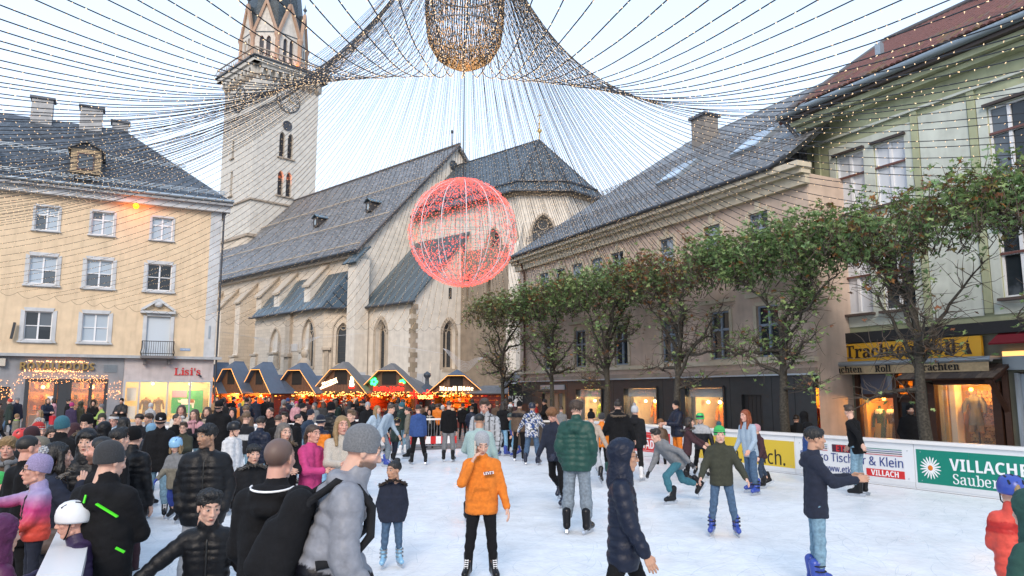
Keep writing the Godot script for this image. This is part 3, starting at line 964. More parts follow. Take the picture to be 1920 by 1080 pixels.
# ---------------------------------------------------------------- the green house with the costume shop
func green_house() -> void:
	var h := thing("green_house", "pale green house with red tiled roof over a shop with yellow sign", "house", V * 19.5, deg_to_rad(-62.7))
	var wall := plaster("green_plaster", lin(0.5, 0.53, 0.34), 0.82)
	var panel := plaster("pale_green_panel", lin(0.7, 0.74, 0.66), 0.84)
	var white := mat("white_paint", Color.WHITE)
	var holes := []
	for x in [-15.03, -13.68, -10.35, -9.0, -5.7, -4.4]:
		holes.append([x - 0.5, 7.45, x + 0.5, 9.32])
		holes.append([x - 0.5, 4.35, x + 0.5, 6.15])
	mi("wall", wall_mesh(-16.62, 3.45, -3, 10.75, holes), wall, h)
	for q in [[-15.75, 7.0, -12.95, 9.65], [-12.72, 7.0, -11.35, 9.72], [-11.1, 7.0, -8.3, 9.65], [-15.75, 3.95, -12.95, 6.5], [-12.72, 3.95, -11.35, 6.5], [-11.1, 3.95, -8.3, 6.5], [-8.0, 3.95, -6.6, 6.5], [-8.0, 7.0, -6.6, 9.7]]:
		var inner := []
		for k in holes:
			if k[0] > q[0] and k[2] < q[2] and k[1] > q[1] and k[3] < q[3]:
				inner.append(k)
		mi("wall_panel", wall_mesh(q[0], q[1], q[2], q[3], inner, 0.03), panel, h, pos(0, 0, 0.035))
	for i in holes.size():
		var q: Array = holes[i]
		bx("window_head", h, mat("dark_trim", lin(0.06, 0.045, 0.04), 0.6), Vector3((q[0] + q[2]) / 2, q[3] + 0.05, 0.08), Vector3(1.12, 0.07, 0.12))
		bx("window_sill", h, mat("sill_brown", lin(0.1, 0.07, 0.06), 0.6), Vector3((q[0] + q[2]) / 2, q[1] - 0.05, 0.1), Vector3(1.14, 0.07, 0.2))
		window(h, q[0], q[1], q[2], q[3], white, mat("blind_white", lin(0.62, 0.64, 0.68), 0.3) if i in [0, 1, 2] else glass_dark(), 2, 1, 0.62, 0.08)
		bx("transom_trim", h, mat("transom_brown", lin(0.14, 0.06, 0.05), 0.5), Vector3((q[0] + q[2]) / 2, lerpf(q[1], q[3], 0.62), -0.02), Vector3(1.0, 0.06, 0.05))
	for x in [-16.2, -12.84, -11.22, -8.15]:
		bx("pilaster", h, wall, Vector3(x, 7.0, 0.03), Vector3(0.2, 6.0, 0.07))
	for k in [[9.95, 0.05, 0.07], [10.55, 0.16, 0.14], [10.72, 0.26, 0.16]]:
		bx("cornice", h, wall if k[0] > 10 else panel, Vector3(-9.8, k[0], k[1]), Vector3(13.7 + k[1], k[2], k[1] * 2))
	bx("eaves_board", h, mat("dark_trim", Color.WHITE), Vector3(-9.8, 10.86, 0.35), Vector3(14.1, 0.1, 0.7))
	var gut := B.new()
	gut.tube(PackedVector3Array([Vector3(-17.1, 11.0, 0.75), Vector3(-2.9, 11.0, 0.75)]), PackedFloat32Array([0.1]), 8)
	mi("gutter", gut.done(), mat("gutter_dark", lin(0.16, 0.19, 0.2), 0.4, 0.3), h)
	var pipe := B.new()
	pipe.tube(PackedVector3Array([Vector3(-16.95, 10.95, 0.7), Vector3(-16.72, 10.3, 0.25), Vector3(-16.72, 2.6, 0.15)]), PackedFloat32Array([0.07]), 8)
	mi("downpipe", pipe.done(), mat("dark_zinc", Color.WHITE), h)
	var ends := B.new()
	ends.quad(Vector3(-16.62, 10.8, -10.5), Vector3(-16.62, 10.8, 0), Vector3(-16.62, PLAZA, 0), Vector3(-16.62, PLAZA, -10.5))
	ends.tri(Vector3(-16.62, 10.8, -10.5), Vector3(-16.62, 15.0, -5.2), Vector3(-16.62, 10.8, 0))
	ends.quad(Vector3(-3, 10.8, 0), Vector3(-3, 10.8, -10.5), Vector3(-3, PLAZA, -10.5), Vector3(-3, PLAZA, 0))
	mi("side_wall", ends.done(), wall, h)
	# roof: a zinc strip along the eaves, then rows of red tiles
	var e0 := Vector3(-17.15, 10.98, 0.7); var g0 := Vector3(-17.15, 15.05, -5.2)
	var up := (g0 - e0).normalized()
	var n := up.cross(Vector3.RIGHT).normalized() * -1.0
	if n.y < 0:
		n = -n
	var rf := B.new()
	slab(rf, [g0 - n * 0.05, g0 + Vector3(14.4, 0, 0) - n * 0.05, e0 + Vector3(14.4, 0, 0) - n * 0.05, e0 - n * 0.05], 0.15)
	slab(rf, [g0 + Vector3(14.4, 0, 0) - n * 0.05, g0 - n * 0.05, Vector3(-17.15, 10.9, -11.2), Vector3(-2.75, 10.9, -11.2)], 0.15)
	var roof := mi("roof", rf.done(), mat("roof_underlay", lin(0.12, 0.05, 0.04), 0.9), h)
	var strip := B.new()
	slab(strip, [e0 + up * 1.15, e0 + up * 1.15 + Vector3(14.4, 0, 0), e0 + Vector3(14.4, 0, 0), e0], 0.04)
	mi("eaves_flashing", strip.done(), mat("zinc", Color.WHITE), roof)
	var tile := B.new()
	for i in 4:
		var a0 := PI * i / 4; var a1 := PI * (i + 1) / 4
		tile.quad(Vector3(-cos(a0) * 0.085, sin(a0) * 0.05 + 0.012, -0.36), Vector3(-cos(a1) * 0.085, sin(a1) * 0.05 + 0.012, -0.36), Vector3(-cos(a1) * 0.095, sin(a1) * 0.06, 0), Vector3(-cos(a0) * 0.095, sin(a0) * 0.06, 0))
		tile.tri(Vector3(0, 0, 0), Vector3(-cos(a0) * 0.095, sin(a0) * 0.06, 0), Vector3(-cos(a1) * 0.095, sin(a1) * 0.06, 0))
	tile.quad(Vector3(0.08, 0.012, -0.36), Vector3(0.12, 0.012, -0.36), Vector3(0.12, 0.0, 0), Vector3(0.08, 0.0, 0))
	var tm := tile.done()
	var reds := []
	for k in 5:
		reds.append(rough_mat("roof_tile_%d" % k, lin(0.2 + 0.03 * (k % 3), 0.075 + 0.014 * k, 0.058 + 0.01 * (k % 4)), 0.8, noise_tex("t_plaster80", 0.011, grey(0.6), grey(1), 1024, FastNoiseLite.TYPE_SIMPLEX_SMOOTH, 6, 8), 0.9))
	var rest := []
	var tilt := Basis(Vector3.RIGHT, -up, n)
	tilt = Basis(Vector3.RIGHT, n, -up)
	var count := 0
	for row in 21:
		for c in 69:
			var p := e0 + up * (1.15 + row * 0.285) + Vector3(0.12 + c * 0.205, 0, 0) + n * (0.03 + rng.randf() * 0.008)
			var t := Transform3D(tilt * Basis(Vector3.UP, rng.randf_range(-0.02, 0.02)), p)
			if c < 42 and c + row * 1.0 < 48 and row < 8 and count < 290:
				mi("roof_tile", tm, reds[rng.randi() % 5], roof, t)
				count += 1
			else:
				rest.append(t)
	var mm := MultiMesh.new()
	mm.transform_format = MultiMesh.TRANSFORM_3D
	mm.mesh = tm
	mm.instance_count = rest.size()
	for i in rest.size():
		mm.set_instance_transform(i, rest[i])
	var mmi := MultiMeshInstance3D.new()
	mmi.name = "roof_tile_field"
	mmi.multimesh = mm
	mmi.material_override = reds[1]
	mmi.set_meta("kind", "stuff")
	roof.add_child(mmi)
	var ridge := B.new()
	ridge.tube(PackedVector3Array([e0 + Vector3(0.02, 0.1, 0), g0 + Vector3(0.02, 0.1, 0)]), PackedFloat32Array([0.09]), 6)
	ridge.tube(PackedVector3Array([g0 + Vector3(0, 0.1, 0), g0 + Vector3(14.4, 0.1, 0)]), PackedFloat32Array([0.12]), 6)
	mi("verge", ridge.done(), mat("verge_lead", lin(0.1, 0.09, 0.09), 0.6), roof)
	bx("chimney", roof, plaster("chimney_brown", Color.WHITE), Vector3(-13.0, 15.2, -5.0), Vector3(0.8, 1.3, 0.7))
	bx("vent_pipe", roof, mat("zinc", Color.WHITE), Vector3(-15.6, 13.5, -2.6), Vector3(0.2, 0.5, 0.2))
	# ---- ground floor and the costume shop
	var stone := plaster("shop_stone", lin(0.22, 0.22, 0.17), 0.85)
	mi("shop_wall", wall_mesh(-17.6, PLAZA, -3, 3.45, [[-17.25, 0.3, -16.5, 2.16], [-16.2, 0.55, -15.5, 1.66], [-15.25, 0.1, -13.3, 2.62], [-12.75, 0.4, -11.25, 2.2], [-10.75, PLAZA, -8.2, 2.5]]), stone, h, pos(0, 0, 0.03))
	bx("fascia", h, mat("fascia_dark", lin(0.02, 0.02, 0.022), 0.6), Vector3(-13.2, 3.62, 0.12), Vector3(7.2, 0.3, 0.22))
	var wood := rough_mat("dark_wood", lin(0.07, 0.026, 0.012), 0.6, noise_tex("t_cloth", 0.02, grey(0.7), grey(1)), 0.6)
	var amber := mat("amber_wall", lin(0.7, 0.42, 0.1), 0.9)
	var sign_b := bx("shop_sign", h, mat("sign_yellow", lin(0.78, 0.4, 0.02), 0.5), Vector3(-13.85, 3.17, 0.16), Vector3(4.9, 0.54, 0.09))
	var brown := mat("sign_brown", lin(0.03, 0.014, 0.008), 0.6)
	text("sign_lettering", h, "Trachten Roll", brown, Vector3(-13.75, 3.18, 0.212), 0.37, Basis(), "Droid Serif", 700, 0.012)
	for x in [-15.75, -12.0]:
		# the little emblem: two dancers either side of a cartouche
		var em := B.new()
		for s in [-1, 1]:
			em.lathe([Vector2(0.1, -0.2), Vector2(0.05, -0.04), Vector2(0.035, 0.0), Vector2(0.05, 0.06), Vector2(0.001, 0.09)], 8, 0.15, 0.0, 0, Vector3(s * 0.26, 0, 0))
			em.lathe([Vector2(0.001, 0.1), Vector2(0.035, 0.13), Vector2(0.001, 0.17)], 8, 0.3, 0.0, 0, Vector3(s * 0.26, 0, 0))
			em.bar(Vector3(s * 0.26, 0.06, 0), Vector3(s * 0.12, 0.12, 0), 0.025, 0.01)
		em.tube(PackedVector3Array([Vector3(-0.12, -0.03, 0), Vector3(-0.08, 0.09, 0), Vector3(0.08, 0.09, 0), Vector3(0.12, -0.03, 0), Vector3(0.0, -0.09, 0), Vector3(-0.12, -0.03, 0)]), PackedFloat32Array([0.012]), 4)
		mi("sign_emblem", em.done(), brown, h, pos(x, 3.18, 0.21))
		text("sign_lettering", h, "Roll", brown, Vector3(x, 3.19, 0.21), 0.08, Basis(), "Droid Serif", 700, 0.006)
	# awning case with its valance
	var aw := B.new()
	aw.tube(PackedVector3Array([Vector3(-16.45, 2.83, 0.55), Vector3(-10.98, 2.83, 0.55)]), PackedFloat32Array([0.075]), 8)
	aw.box(Vector3(-13.7, 2.86, 0.3), Vector3(5.4, 0.08, 0.5))
	mi("awning_case", aw.done(), mat("zinc", Color.WHITE), h)
	var val := B.new()
	for i in 24:
		var x0 := -16.4 + i * 0.2229
		var s0 := 0.5 + 0.012 * sin(i * 1.3); var s1 := 0.5 + 0.012 * sin((i + 1) * 1.3)
		val.quad(Vector3(x0, 2.79, 0.55), Vector3(x0 + 0.2229, 2.79, 0.55), Vector3(x0 + 0.2229, 2.53, s1 + 0.06), Vector3(x0, 2.53, s0 + 0.06))
	mi("awning_valance", val.done(), rough_mat("canvas", lin(0.66, 0.5, 0.3), 0.9, noise_tex("t_cloth", 0.02, grey(0.8), grey(1)), 0.8), h)
	for w in [["Trachten", -15.2], ["Roll", -13.95], ["Trachten", -12.35]]:
		text("valance_lettering", h, w[0], mat("ink", lin(0.008, 0.008, 0.008), 0.7), Vector3(w[1], 2.66, 0.592), 0.19, Basis(Vector3.RIGHT, 0.06), "Droid Serif", 700, 0.004)
	# main window and door
	room(h, -15.25, 0.1, -13.3, 2.62, 1.4, amber)
	for x in [-15.2, -13.98, -13.35]:
		bx("shop_post", h, wood, Vector3(x, 1.2, 0.04), Vector3(0.13, 2.9, 0.14))
	for y in [0.14, 1.9, 2.58]:
		bx("shop_rail", h, wood, Vector3(-14.28, y, 0.036), Vector3(1.9, 0.11, 0.13))
	bx("shop_pane", h, shop_glass(), Vector3(-14.6, 1.02, 0.02), Vector3(1.1, 1.65, 0.012))
	bx("upper_pane", h, mat("upper_glass", lin(0.12, 0.14, 0.2), 0.08), Vector3(-14.6, 2.24, 0.0), Vector3(1.1, 0.58, 0.02))
	bx("shop_door", h, wood, Vector3(-13.66, 1.0, -0.02), Vector3(0.55, 1.75, 0.06))
	bx("door_pane", h, glass_dark(), Vector3(-13.66, 1.35, 0.014), Vector3(0.38, 0.75, 0.02))
	for k in 3:
		var x := -14.95 + k * 0.38
		var dress := mi("dress_display", dress_mesh(0.12), cloth("cloth", ["green", "brown", "violet"][k]), h, Transform3D(Basis.from_scale(Vector3(0.85, 0.95, 0.85)), Vector3(x, 0.55, -0.5)))
		mi("blouse", sphere(0.17), mat("blouse_white", lin(0.8, 0.72, 0.58), 0.9), dress, Transform3D(Basis.from_scale(Vector3(1.05, 0.8, 0.75)), Vector3(0, 0.92, 0)))
		mi("apron", box_mesh(Vector3(0.22, 0.5, 0.02)), mat("apron_gold", lin(0.3, 0.2, 0.06), 0.6), dress, Transform3D(Basis(Vector3.RIGHT, -0.16), Vector3(0, 0.33, 0.165)))
	for k in 4:
		bx("price_card", h, mat("paper", Color.WHITE), Vector3(-15.0 + k * 0.28, 0.24, -0.12), Vector3(0.09, 0.12, 0.01))
	mi("ceiling_spot", sphere(0.05), glow("shop_spot_warm", Color(1.0, 0.66, 0.25), 9.0), h, pos(-14.6, 1.82, -0.25))
	lamp(Vector3(-14.6, 1.82, -0.25), Color(1.0, 0.7, 0.32), 0.75, h, 0.05)
	# the side showcases
	room(h, -17.25, 0.3, -16.5, 2.16, 0.9, amber)
	mi("case_frame", outline_mesh(opening([-17.25, 0.3, -16.5, 2.16]), 0.1, 0.02, 0.12), wood, h)
	bx("case_hood", h, mat("fascia_dark", Color.WHITE), Vector3(-16.9, 2.36, 0.2), Vector3(1.4, 0.06, 0.5))
	bx("shop_pane", h, shop_glass(), Vector3(-16.875, 1.23, 0.0), Vector3(0.75, 1.86, 0.012))
	var red := mi("dress_display", dress_mesh(0.1), cloth("cloth", "red"), h, Transform3D(Basis.from_scale(Vector3(0.9, 1.1, 0.9)), Vector3(-16.95, 0.45, -0.4)))
	mi("blouse", sphere(0.16), mat("blouse_white", Color.WHITE), red, Transform3D(Basis.from_scale(Vector3(1.05, 0.7, 0.75)), Vector3(0, 0.93, 0)))
	mi("ceiling_spot", sphere(0.05), glow("shop_spot_warm", Color.WHITE, 1), h, pos(-16.8, 2.0, -0.3))
	lamp(Vector3(-16.8, 2.0, -0.3), Color(1.0, 0.72, 0.35), 0.5, h, 0.05)
	room(h, -16.2, 0.55, -15.5, 1.66, 0.4, amber)
	mi("case_frame", outline_mesh(opening([-16.2, 0.55, -15.5, 1.66]), 0.07, 0.02, 0.1), wood, h)
	lamp(Vector3(-15.85, 1.5, -0.15), Color(1.0, 0.72, 0.35), 0.35, h, 0.05)
	mi("ceiling_spot", sphere(0.05), glow("shop_spot_warm", Color.WHITE, 1), h, pos(-15.85, 1.5, -0.15))
	bx("handbag", h, mat("bag_brown", lin(0.1, 0.05, 0.02), 0.6), Vector3(-15.9, 0.7, -0.2), Vector3(0.35, 0.25, 0.12))
	# suit showcase: log-end wall, jacket and breeches, a shingled canopy on brackets
	room(h, -12.75, 0.4, -11.25, 2.2, 0.7, amber)
	mi("case_frame", outline_mesh(opening([-12.75, 0.4, -11.25, 2.2]), 0.2, 0.02, 0.2), wood, h)
	bx("shop_pane", h, shop_glass(), Vector3(-12, 1.3, 0.05), Vector3(1.5, 1.8, 0.012))
	var logm := [mat("log_end_a", lin(0.5, 0.3, 0.1), 0.9), mat("log_end_b", lin(0.36, 0.2, 0.07), 0.9), mat("log_end_c", lin(0.6, 0.38, 0.14), 0.9)]
	for row in 17:
		for c in 13:
			mi("log_end", cyl(0.05, 0.12), logm[rng.randi() % 3], h, Transform3D(Basis(Vector3.RIGHT, PI / 2) * Basis.from_scale(Vector3.ONE * rng.randf_range(0.8, 1.1)), Vector3(-12.45 + c * 0.094 + (0.047 if row % 2 else 0.0), 0.48 + row * 0.095, -0.86 + rng.randf() * 0.03)))
	bx("white_post", h, mat("blouse_white", Color.WHITE), Vector3(-12.62, 1.3, -0.5), Vector3(0.16, 1.8, 0.3))
	var suit := mi("jacket_display", dress_mesh(0.0), cloth("cloth", "khaki"), h, Transform3D(Basis.from_scale(Vector3(1.15, 0.72, 0.9)), Vector3(-12.05, 1.15, -0.4)))
	var br := B.new()
	for s in [-1, 1]:
		br.tube(PackedVector3Array([Vector3(s * 0.06, 0.3, 0), Vector3(s * 0.12, -0.12, 0.03)]), PackedFloat32Array([0.085, 0.07]), 8)
	mi("breeches", br.done(), cloth("cloth", "tan"), suit, pos(0, -0.12, 0))
	mi("stand", cyl(0.025, 0.7), wood, h, pos(-12.0, 0.75, -0.4))
	var little := bx("small_window", h, mat("blouse_white", Color.WHITE), Vector3(-11.55, 1.72, -0.74), Vector3(0.3, 0.42, 0.04))
	bx("price_card", h, mat("paper", Color.WHITE), Vector3(-12.35, 0.5, -0.1), Vector3(0.14, 0.16, 0.01))
	mi("ceiling_spot", sphere(0.05), glow("shop_spot_warm", Color.WHITE, 1), h, pos(-12.0, 2.08, -0.2))
	lamp(Vector3(-12.0, 2.08, -0.2), Color(1.0, 0.72, 0.36), 0.6, h, 0.05)
	var can := mi("canopy", box_mesh(Vector3(2.6, 0.05, 0.8)), wood, h, Transform3D(Basis(Vector3.RIGHT, 0.42), Vector3(-12.1, 2.5, 0.45)))
	for row in 5:
		for c in 18:
			mi("shingle", unit_box, [mat("shingle_a", lin(0.11, 0.085, 0.07), 0.9), mat("shingle_b", lin(0.075, 0.06, 0.055), 0.9), mat("shingle_c", lin(0.15, 0.115, 0.09), 0.9)][rng.randi() % 3], can, Transform3D(Basis(Vector3.RIGHT, 0.07) * Basis.from_scale(Vector3(0.135, 0.018, 0.22)), Vector3(-1.22 + c * 0.1435 + rng.randf() * 0.006, 0.045, -0.32 + row * 0.16)))
	for x in [-13.25, -10.95]:
		var bk := B.new()
		bk.bar(Vector3(x, 2.35, 0.75), Vector3(x, 1.5, 0.08), 0.11); bk.bar(Vector3(x, 2.55, 0.1), Vector3(x, 0.7, 0.1), 0.13); bk.bar(Vector3(x, 2.55, 0.08), Vector3(x, 2.25, 0.85), 0.11)
		mi("bracket", bk.done(), wood, h)
	for k in 7:
		bx("siding", h, wood, Vector3(-13.12, 0.3 + k * 0.17, 0.1), Vector3(0.42, 0.155, 0.06), Basis(Vector3.RIGHT, 0.08))
	# the next shop at the right edge
	room(h, -10.75, PLAZA, -8.2, 2.5, 1.5, mat("dim_room", lin(0.16, 0.17, 0.19), 0.9))
	for x in [-10.7, -9.5, -8.25]:
		bx("shop_post", h, mat("aluminium", Color.WHITE), Vector3(x, 1.1, 0.03), Vector3(0.08, 2.75, 0.1))
	bx("shop_pane", h, glass_pale(), Vector3(-9.5, 1.1, -0.06), Vector3(2.5, 2.7, 0.012))
	bx("lit_band", h, glow("lit_band", Color(1.0, 0.72, 0.42), 0.9), Vector3(-9.5, 2.95, 0.1), Vector3(2.9, 0.12, 0.06))
	bx("shop_fascia", h, mat("frosted", Color.WHITE), Vector3(-9.5, 2.72, 0.1), Vector3(2.9, 0.34, 0.1))
	var red_aw := B.new()
	slab(red_aw, [Vector3(-11.0, 3.5, 0.06), Vector3(-8.0, 3.5, 0.06), Vector3(-8.0, 3.2, 0.6), Vector3(-11.0, 3.2, 0.6)], 0.04)
	mi("red_awning", red_aw.done(), mat("awning_red", lin(0.22, 0.01, 0.02), 0.8), h)


# ---------------------------------------------------------------- the church
func face(p0: Vector3, p1: Vector3) -> Transform3D:   # a wall plane: x from p0 to p1, y up, z outward (to the right-hand side is left, seen from outside)
	var x := (p1 - p0).normalized()
	return Transform3D(Basis(x, Vector3.UP, x.cross(Vector3.UP)), p0)


func church_stone() -> StandardMaterial3D:
	var t := course_tex("t_ashlar", 6, 14, 512, 1.0, 0.92, 1.0, 5)
	return uv_mat("ashlar", lin(0.66, 0.565, 0.455), 0.92, t[0], Vector2(0.22, 0.22), t[1], 0.5)


func church() -> void:
	var h := thing("church", "large pale gothic church with steep grey slate roofs and pointed windows", "church", Vector3(-5.3, 0, -69.8), deg_to_rad(-44.1))
	var stone := church_stone()
	var render := plaster("church_render", lin(0.8, 0.73, 0.635), 0.86)
	var dressed := plaster("dressed_stone", lin(0.55, 0.46, 0.36), 0.86)
	var slate := slate_mat("nave_slate", lin(0.24, 0.235, 0.235), 0.24)
	var metal := seam_mat()
	var iron := mat("iron", Color.WHITE)
	# nave: south wall, east gable, roof
	var holes := []
	for x in [-24.4, -20.2, -16.1]:
		holes.append([x - 0.75, 2.5, x + 0.75, 11.2, "arch"])
	mi("wall", wall_mesh(-36, PLAZA, 0, 14.0, holes), stone, h, pos(0, 0, 10.8))
	for q in holes:
		gothic(h, q, pos(0, 0, 10.8), dressed)
	var gable := B.new()
	gable.xf = Transform3D(Basis(Vector3.UP, PI / 2), Vector3.ZERO)
	gable.prism(PackedVector2Array([Vector2(-10.8, PLAZA), Vector2(-10.8, 14.0), Vector2(0, 25.4), Vector2(10.8, 14.0), Vector2(10.8, PLAZA)]), -0.6, 0.0)
	mi("gable_wall", gable.done(), render, h)
	var eye := B.new()
	eye.xf = Transform3D(Basis(Vector3(0, 0, 1), -PI / 2), Vector3(0.02, 23.6, 0.5))
	eye.lathe([Vector2(0.001, 0.0), Vector2(0.36, 0.0), Vector2(0.42, 0.06), Vector2(0.5, 0.05)], 16)
	mi("round_window", eye.done(), mat("leaded_glass", Color.WHITE), h)
	var rf := B.new()
	slab(rf, [Vector3(-36.5, 25.75, 0), Vector3(0.35, 25.75, 0), Vector3(0.35, 13.75, 11.45), Vector3(-36.5, 13.75, 11.45)], 0.3)
	slab(rf, [Vector3(0.35, 25.75, 0), Vector3(-36.5, 25.75, 0), Vector3(-36.5, 13.75, -11.45), Vector3(0.35, 13.75, -11.45)], 0.3)
	var roof := mi("roof", rf.done(), slate, h)
	var ridge := B.new()
	ridge.tube(PackedVector3Array([Vector3(-36.5, 25.8, 0), Vector3(0.4, 25.8, 0)]), PackedFloat32Array([0.14]), 6)
	ridge.tube(PackedVector3Array([Vector3(0.38, 25.75, 0), Vector3(0.38, 13.75, 11.45)]), PackedFloat32Array([0.11]), 6)
	mi("ridge_cap", ridge.done(), mat("verge_lead", Color.WHITE), roof)
	for t in [0.36, 0.69, 0.95]:
		var g := B.new()
		g.bar(Vector3(-36, lerpf(25.75, 13.75, t) + 0.2, lerpf(0, 11.45, t) + 0.12), Vector3(0.2, lerpf(25.75, 13.75, t) + 0.2, lerpf(0, 11.45, t) + 0.12), 0.09)
		mi("snow_guard", g.done(), dressed, roof)
	for x in [-13.8, -4.6]:
		var y := 19.2; var z := 6.3
		var d := mi("dormer", box_mesh(Vector3(0.8, 0.95, 1.3)), mat("dormer_wood", lin(0.05, 0.045, 0.045), 0.8), roof, pos(x, y, z))
		var db := B.new()
		slab(db, [Vector3(-0.6, 0.45, -0.7), Vector3(0, 0.85, -0.7), Vector3(0, 0.85, 0.8), Vector3(-0.6, 0.45, 0.8)], 0.06)
		slab(db, [Vector3(0, 0.85, -0.7), Vector3(0.6, 0.45, -0.7), Vector3(0.6, 0.45, 0.8), Vector3(0, 0.85, 0.8)], 0.06)
		mi("dormer_roof", db.done(), metal, d)
		bx("louvre", d, mat("frosted", Color.WHITE), Vector3(0, 0, 0.66), Vector3(0.25, 0.55, 0.02))
	var gut := B.new()
	gut.tube(PackedVector3Array([Vector3(-36.5, 13.75, 11.6), Vector3(0.35, 13.75, 11.6)]), PackedFloat32Array([0.13]), 8)
	mi("gutter", gut.done(), mat("dark_zinc", Color.WHITE), h)
	bx("cornice", h, dressed, Vector3(-18, 13.55, 11.0), Vector3(36, 0.35, 0.4))
	# buttresses with sloping caps along the nave
	for k in [[-26.0, 12.6], [-22.4, 12.6], [-18.3, 12.8], [-14.0, 13.0], [-10.6, 13.0], [-5.3, 13.2]]:
		var b := B.new()
		b.xf = Transform3D(Basis(Vector3.UP, -PI / 2), Vector3(k[0] + 0.5, 0, 10.8))
		b.prism(PackedVector2Array([Vector2(0, PLAZA), Vector2(2.1, PLAZA), Vector2(2.1, 5.2), Vector2(1.75, 5.8), Vector2(1.75, k[1] - 1.9), Vector2(0, k[1])]), 0, 1.0)
		var bt := mi("buttress", b.done(), render if k[0] > -12 else stone, h)
		var c := B.new()
		c.xf = b.xf
		c.prism(PackedVector2Array([Vector2(0, k[1]), Vector2(1.95, k[1] - 2.12), Vector2(1.95, k[1] - 1.92), Vector2(0, k[1] + 0.22)]), -0.12, 1.12)
		mi("buttress_cap", c.done(), dressed, bt)
		bx("buttress_ledge", bt, dressed, Vector3(k[0], 5.5, 12.75), Vector3(1.15, 0.18, 0.45))
	bx("plinth", h, dressed, Vector3(-18, 1.0, 11.1), Vector3(36, 0.3, 0.8))
	# the corner pier with its little metal roof
	bx("corner_pier", h, render, Vector3(0.45, 6.4, 11.2), Vector3(1.2, 13.2, 1.3))
	var pc := B.new()
	slab(pc, [Vector3(-0.5, 14.1, 10.7), Vector3(1.35, 14.1, 10.7), Vector3(1.35, 12.6, 12.25), Vector3(-0.5, 12.6, 12.25)], 0.12)
	mi("pier_cap", pc.done(), metal, h)
	# south chapel with a canted end
	var c1 := [[-11.05, 4.2, -9.35, 7.75, "arch"], [-5.45, 4.1, -3.6, 8.3, "arch"]]
	mi("chapel_wall", wall_mesh(-13.9, PLAZA, -2.27, 9.05, c1), stone, h, pos(0, 0, 12.7))
	for q in c1:
		gothic(h, q, pos(0, 0, 12.7), dressed)
		mi("window_surround", outline_mesh(opening(q), 0.12, 0.0, 0.09), dressed, h, pos(0, 0, 12.7))
	var cf := face(Vector3(-2.27, 0, 12.7), Vector3(0.02, 0, 10.41))
	var c2 := [[1.1, 4.3, 2.15, 7.8, "arch"]]
	mi("chapel_wall", wall_mesh(0, PLAZA, 3.24, 9.05, c2), stone, h, cf)
	gothic(h, c2[0], cf, dressed, 1)
	mi("window_surround", outline_mesh(opening([0.85, 4.1, 2.4, 8.35, "arch"]), 0.1, 0.0, 0.1), dressed, h, cf)
	for x in [0.35, 2.95]:
		mi("pilaster", box_mesh(Vector3(0.32, 4.6, 0.18)), dressed, h, cf * pos(x, 3.2, 0.09))
		mi("pilaster_cap", box_mesh(Vector3(0.75, 0.2, 0.36)), dressed, h, cf * pos(x, 5.6, 0.16))
	for x in [-7.7]:
		bx("pilaster", h, dressed, Vector3(x, 4.5, 12.82), Vector3(0.8, 9.2, 0.3))
		bx("pilaster_cap", h, dressed, Vector3(x, 5.2, 12.95), Vector3(1.1, 0.2, 0.5))
	bx("memorial_plaque", h, mat("plaque", lin(0.55, 0.52, 0.48), 0.7), Vector3(-6.75, 5.9, 12.74), Vector3(1.0, 0.6, 0.06))
	mi("chapel_wall", wall_mesh(0, PLAZA, 1.9, 9.05, []), stone, h, face(Vector3(-13.9, 0, 10.8), Vector3(-13.9, 0, 12.7)))
	var cr := B.new()
	var top_w := Vector3(-12.6, 12.4, 10.75); var top_e := Vector3(-1.4, 12.4, 10.75)
	slab(cr, [top_w, top_e, Vector3(-2.1, 8.95, 13.15), Vector3(-14.4, 8.95, 13.15)], 0.12)
	slab(cr, [top_e, top_e + Vector3(0.02, 0.02, 0), Vector3(0.35, 8.95, 10.75), Vector3(-2.1, 8.95, 13.15)], 0.12)
	cr.tri(top_w, Vector3(-14.4, 8.95, 13.15), Vector3(-14.4, 8.95, 10.7))
	mi("chapel_roof", cr.done(), metal, h)
	var cg := B.new()
	cg.tube(PackedVector3Array([Vector3(-14.4, 8.95, 13.25), Vector3(-2.05, 8.95, 13.25), Vector3(0.35, 8.95, 10.85), Vector3(7.5, 8.95, 10.85)]), PackedFloat32Array([0.1]), 7)
	cg.tube(PackedVector3Array([Vector3(0.2, 8.9, 10.8), Vector3(0.25, 8.3, 10.55), Vector3(0.25, PLAZA, 10.55)]), PackedFloat32Array([0.09]), 7)
	mi("gutter", cg.done(), mat("dark_zinc", Color.WHITE), h)
	# side choir: low wall to the south, a half gable to the east
	var s1 := [[1.95, 3.75, 3.35, 7.9, "arch"]]
	mi("side_choir_wall", wall_mesh(0.0, PLAZA, 6.8, 9.0, s1, 0.5), render, h, pos(0, 0, 10.4))
	gothic(h, s1[0], pos(0, 0, 10.4), dressed, 2, 0.5)
	mi("window_surround", outline_mesh(opening(s1[0]), 0.3, 0.0, 0.03), dressed, h, pos(0, 0, 10.4))
	var ef := face(Vector3(6.8, 0, 10.4), Vector3(6.8, 0, 0))
	var s2 := [[3.05, 3.9, 4.35, 7.8, "arch"]]
	mi("side_choir_wall", wall_mesh(0, PLAZA, 9.6, 9.0, s2, 0.5), render, h, ef)
	gothic(h, s2[0], ef, dressed, 2, 0.45)
	mi("window_surround", outline_mesh(opening(s2[0]), 0.28, 0.0, 0.03), dressed, h, ef)
	var half := B.new()
	half.prism(PackedVector2Array([Vector2(0, 9.0), Vector2(0.0, 9.2), Vector2(5.6, 15.2), Vector2(9.6, 15.2), Vector2(9.6, 9.0)]), -0.5, 0.0)
	mi("half_gable", half.done(), render, h, ef)
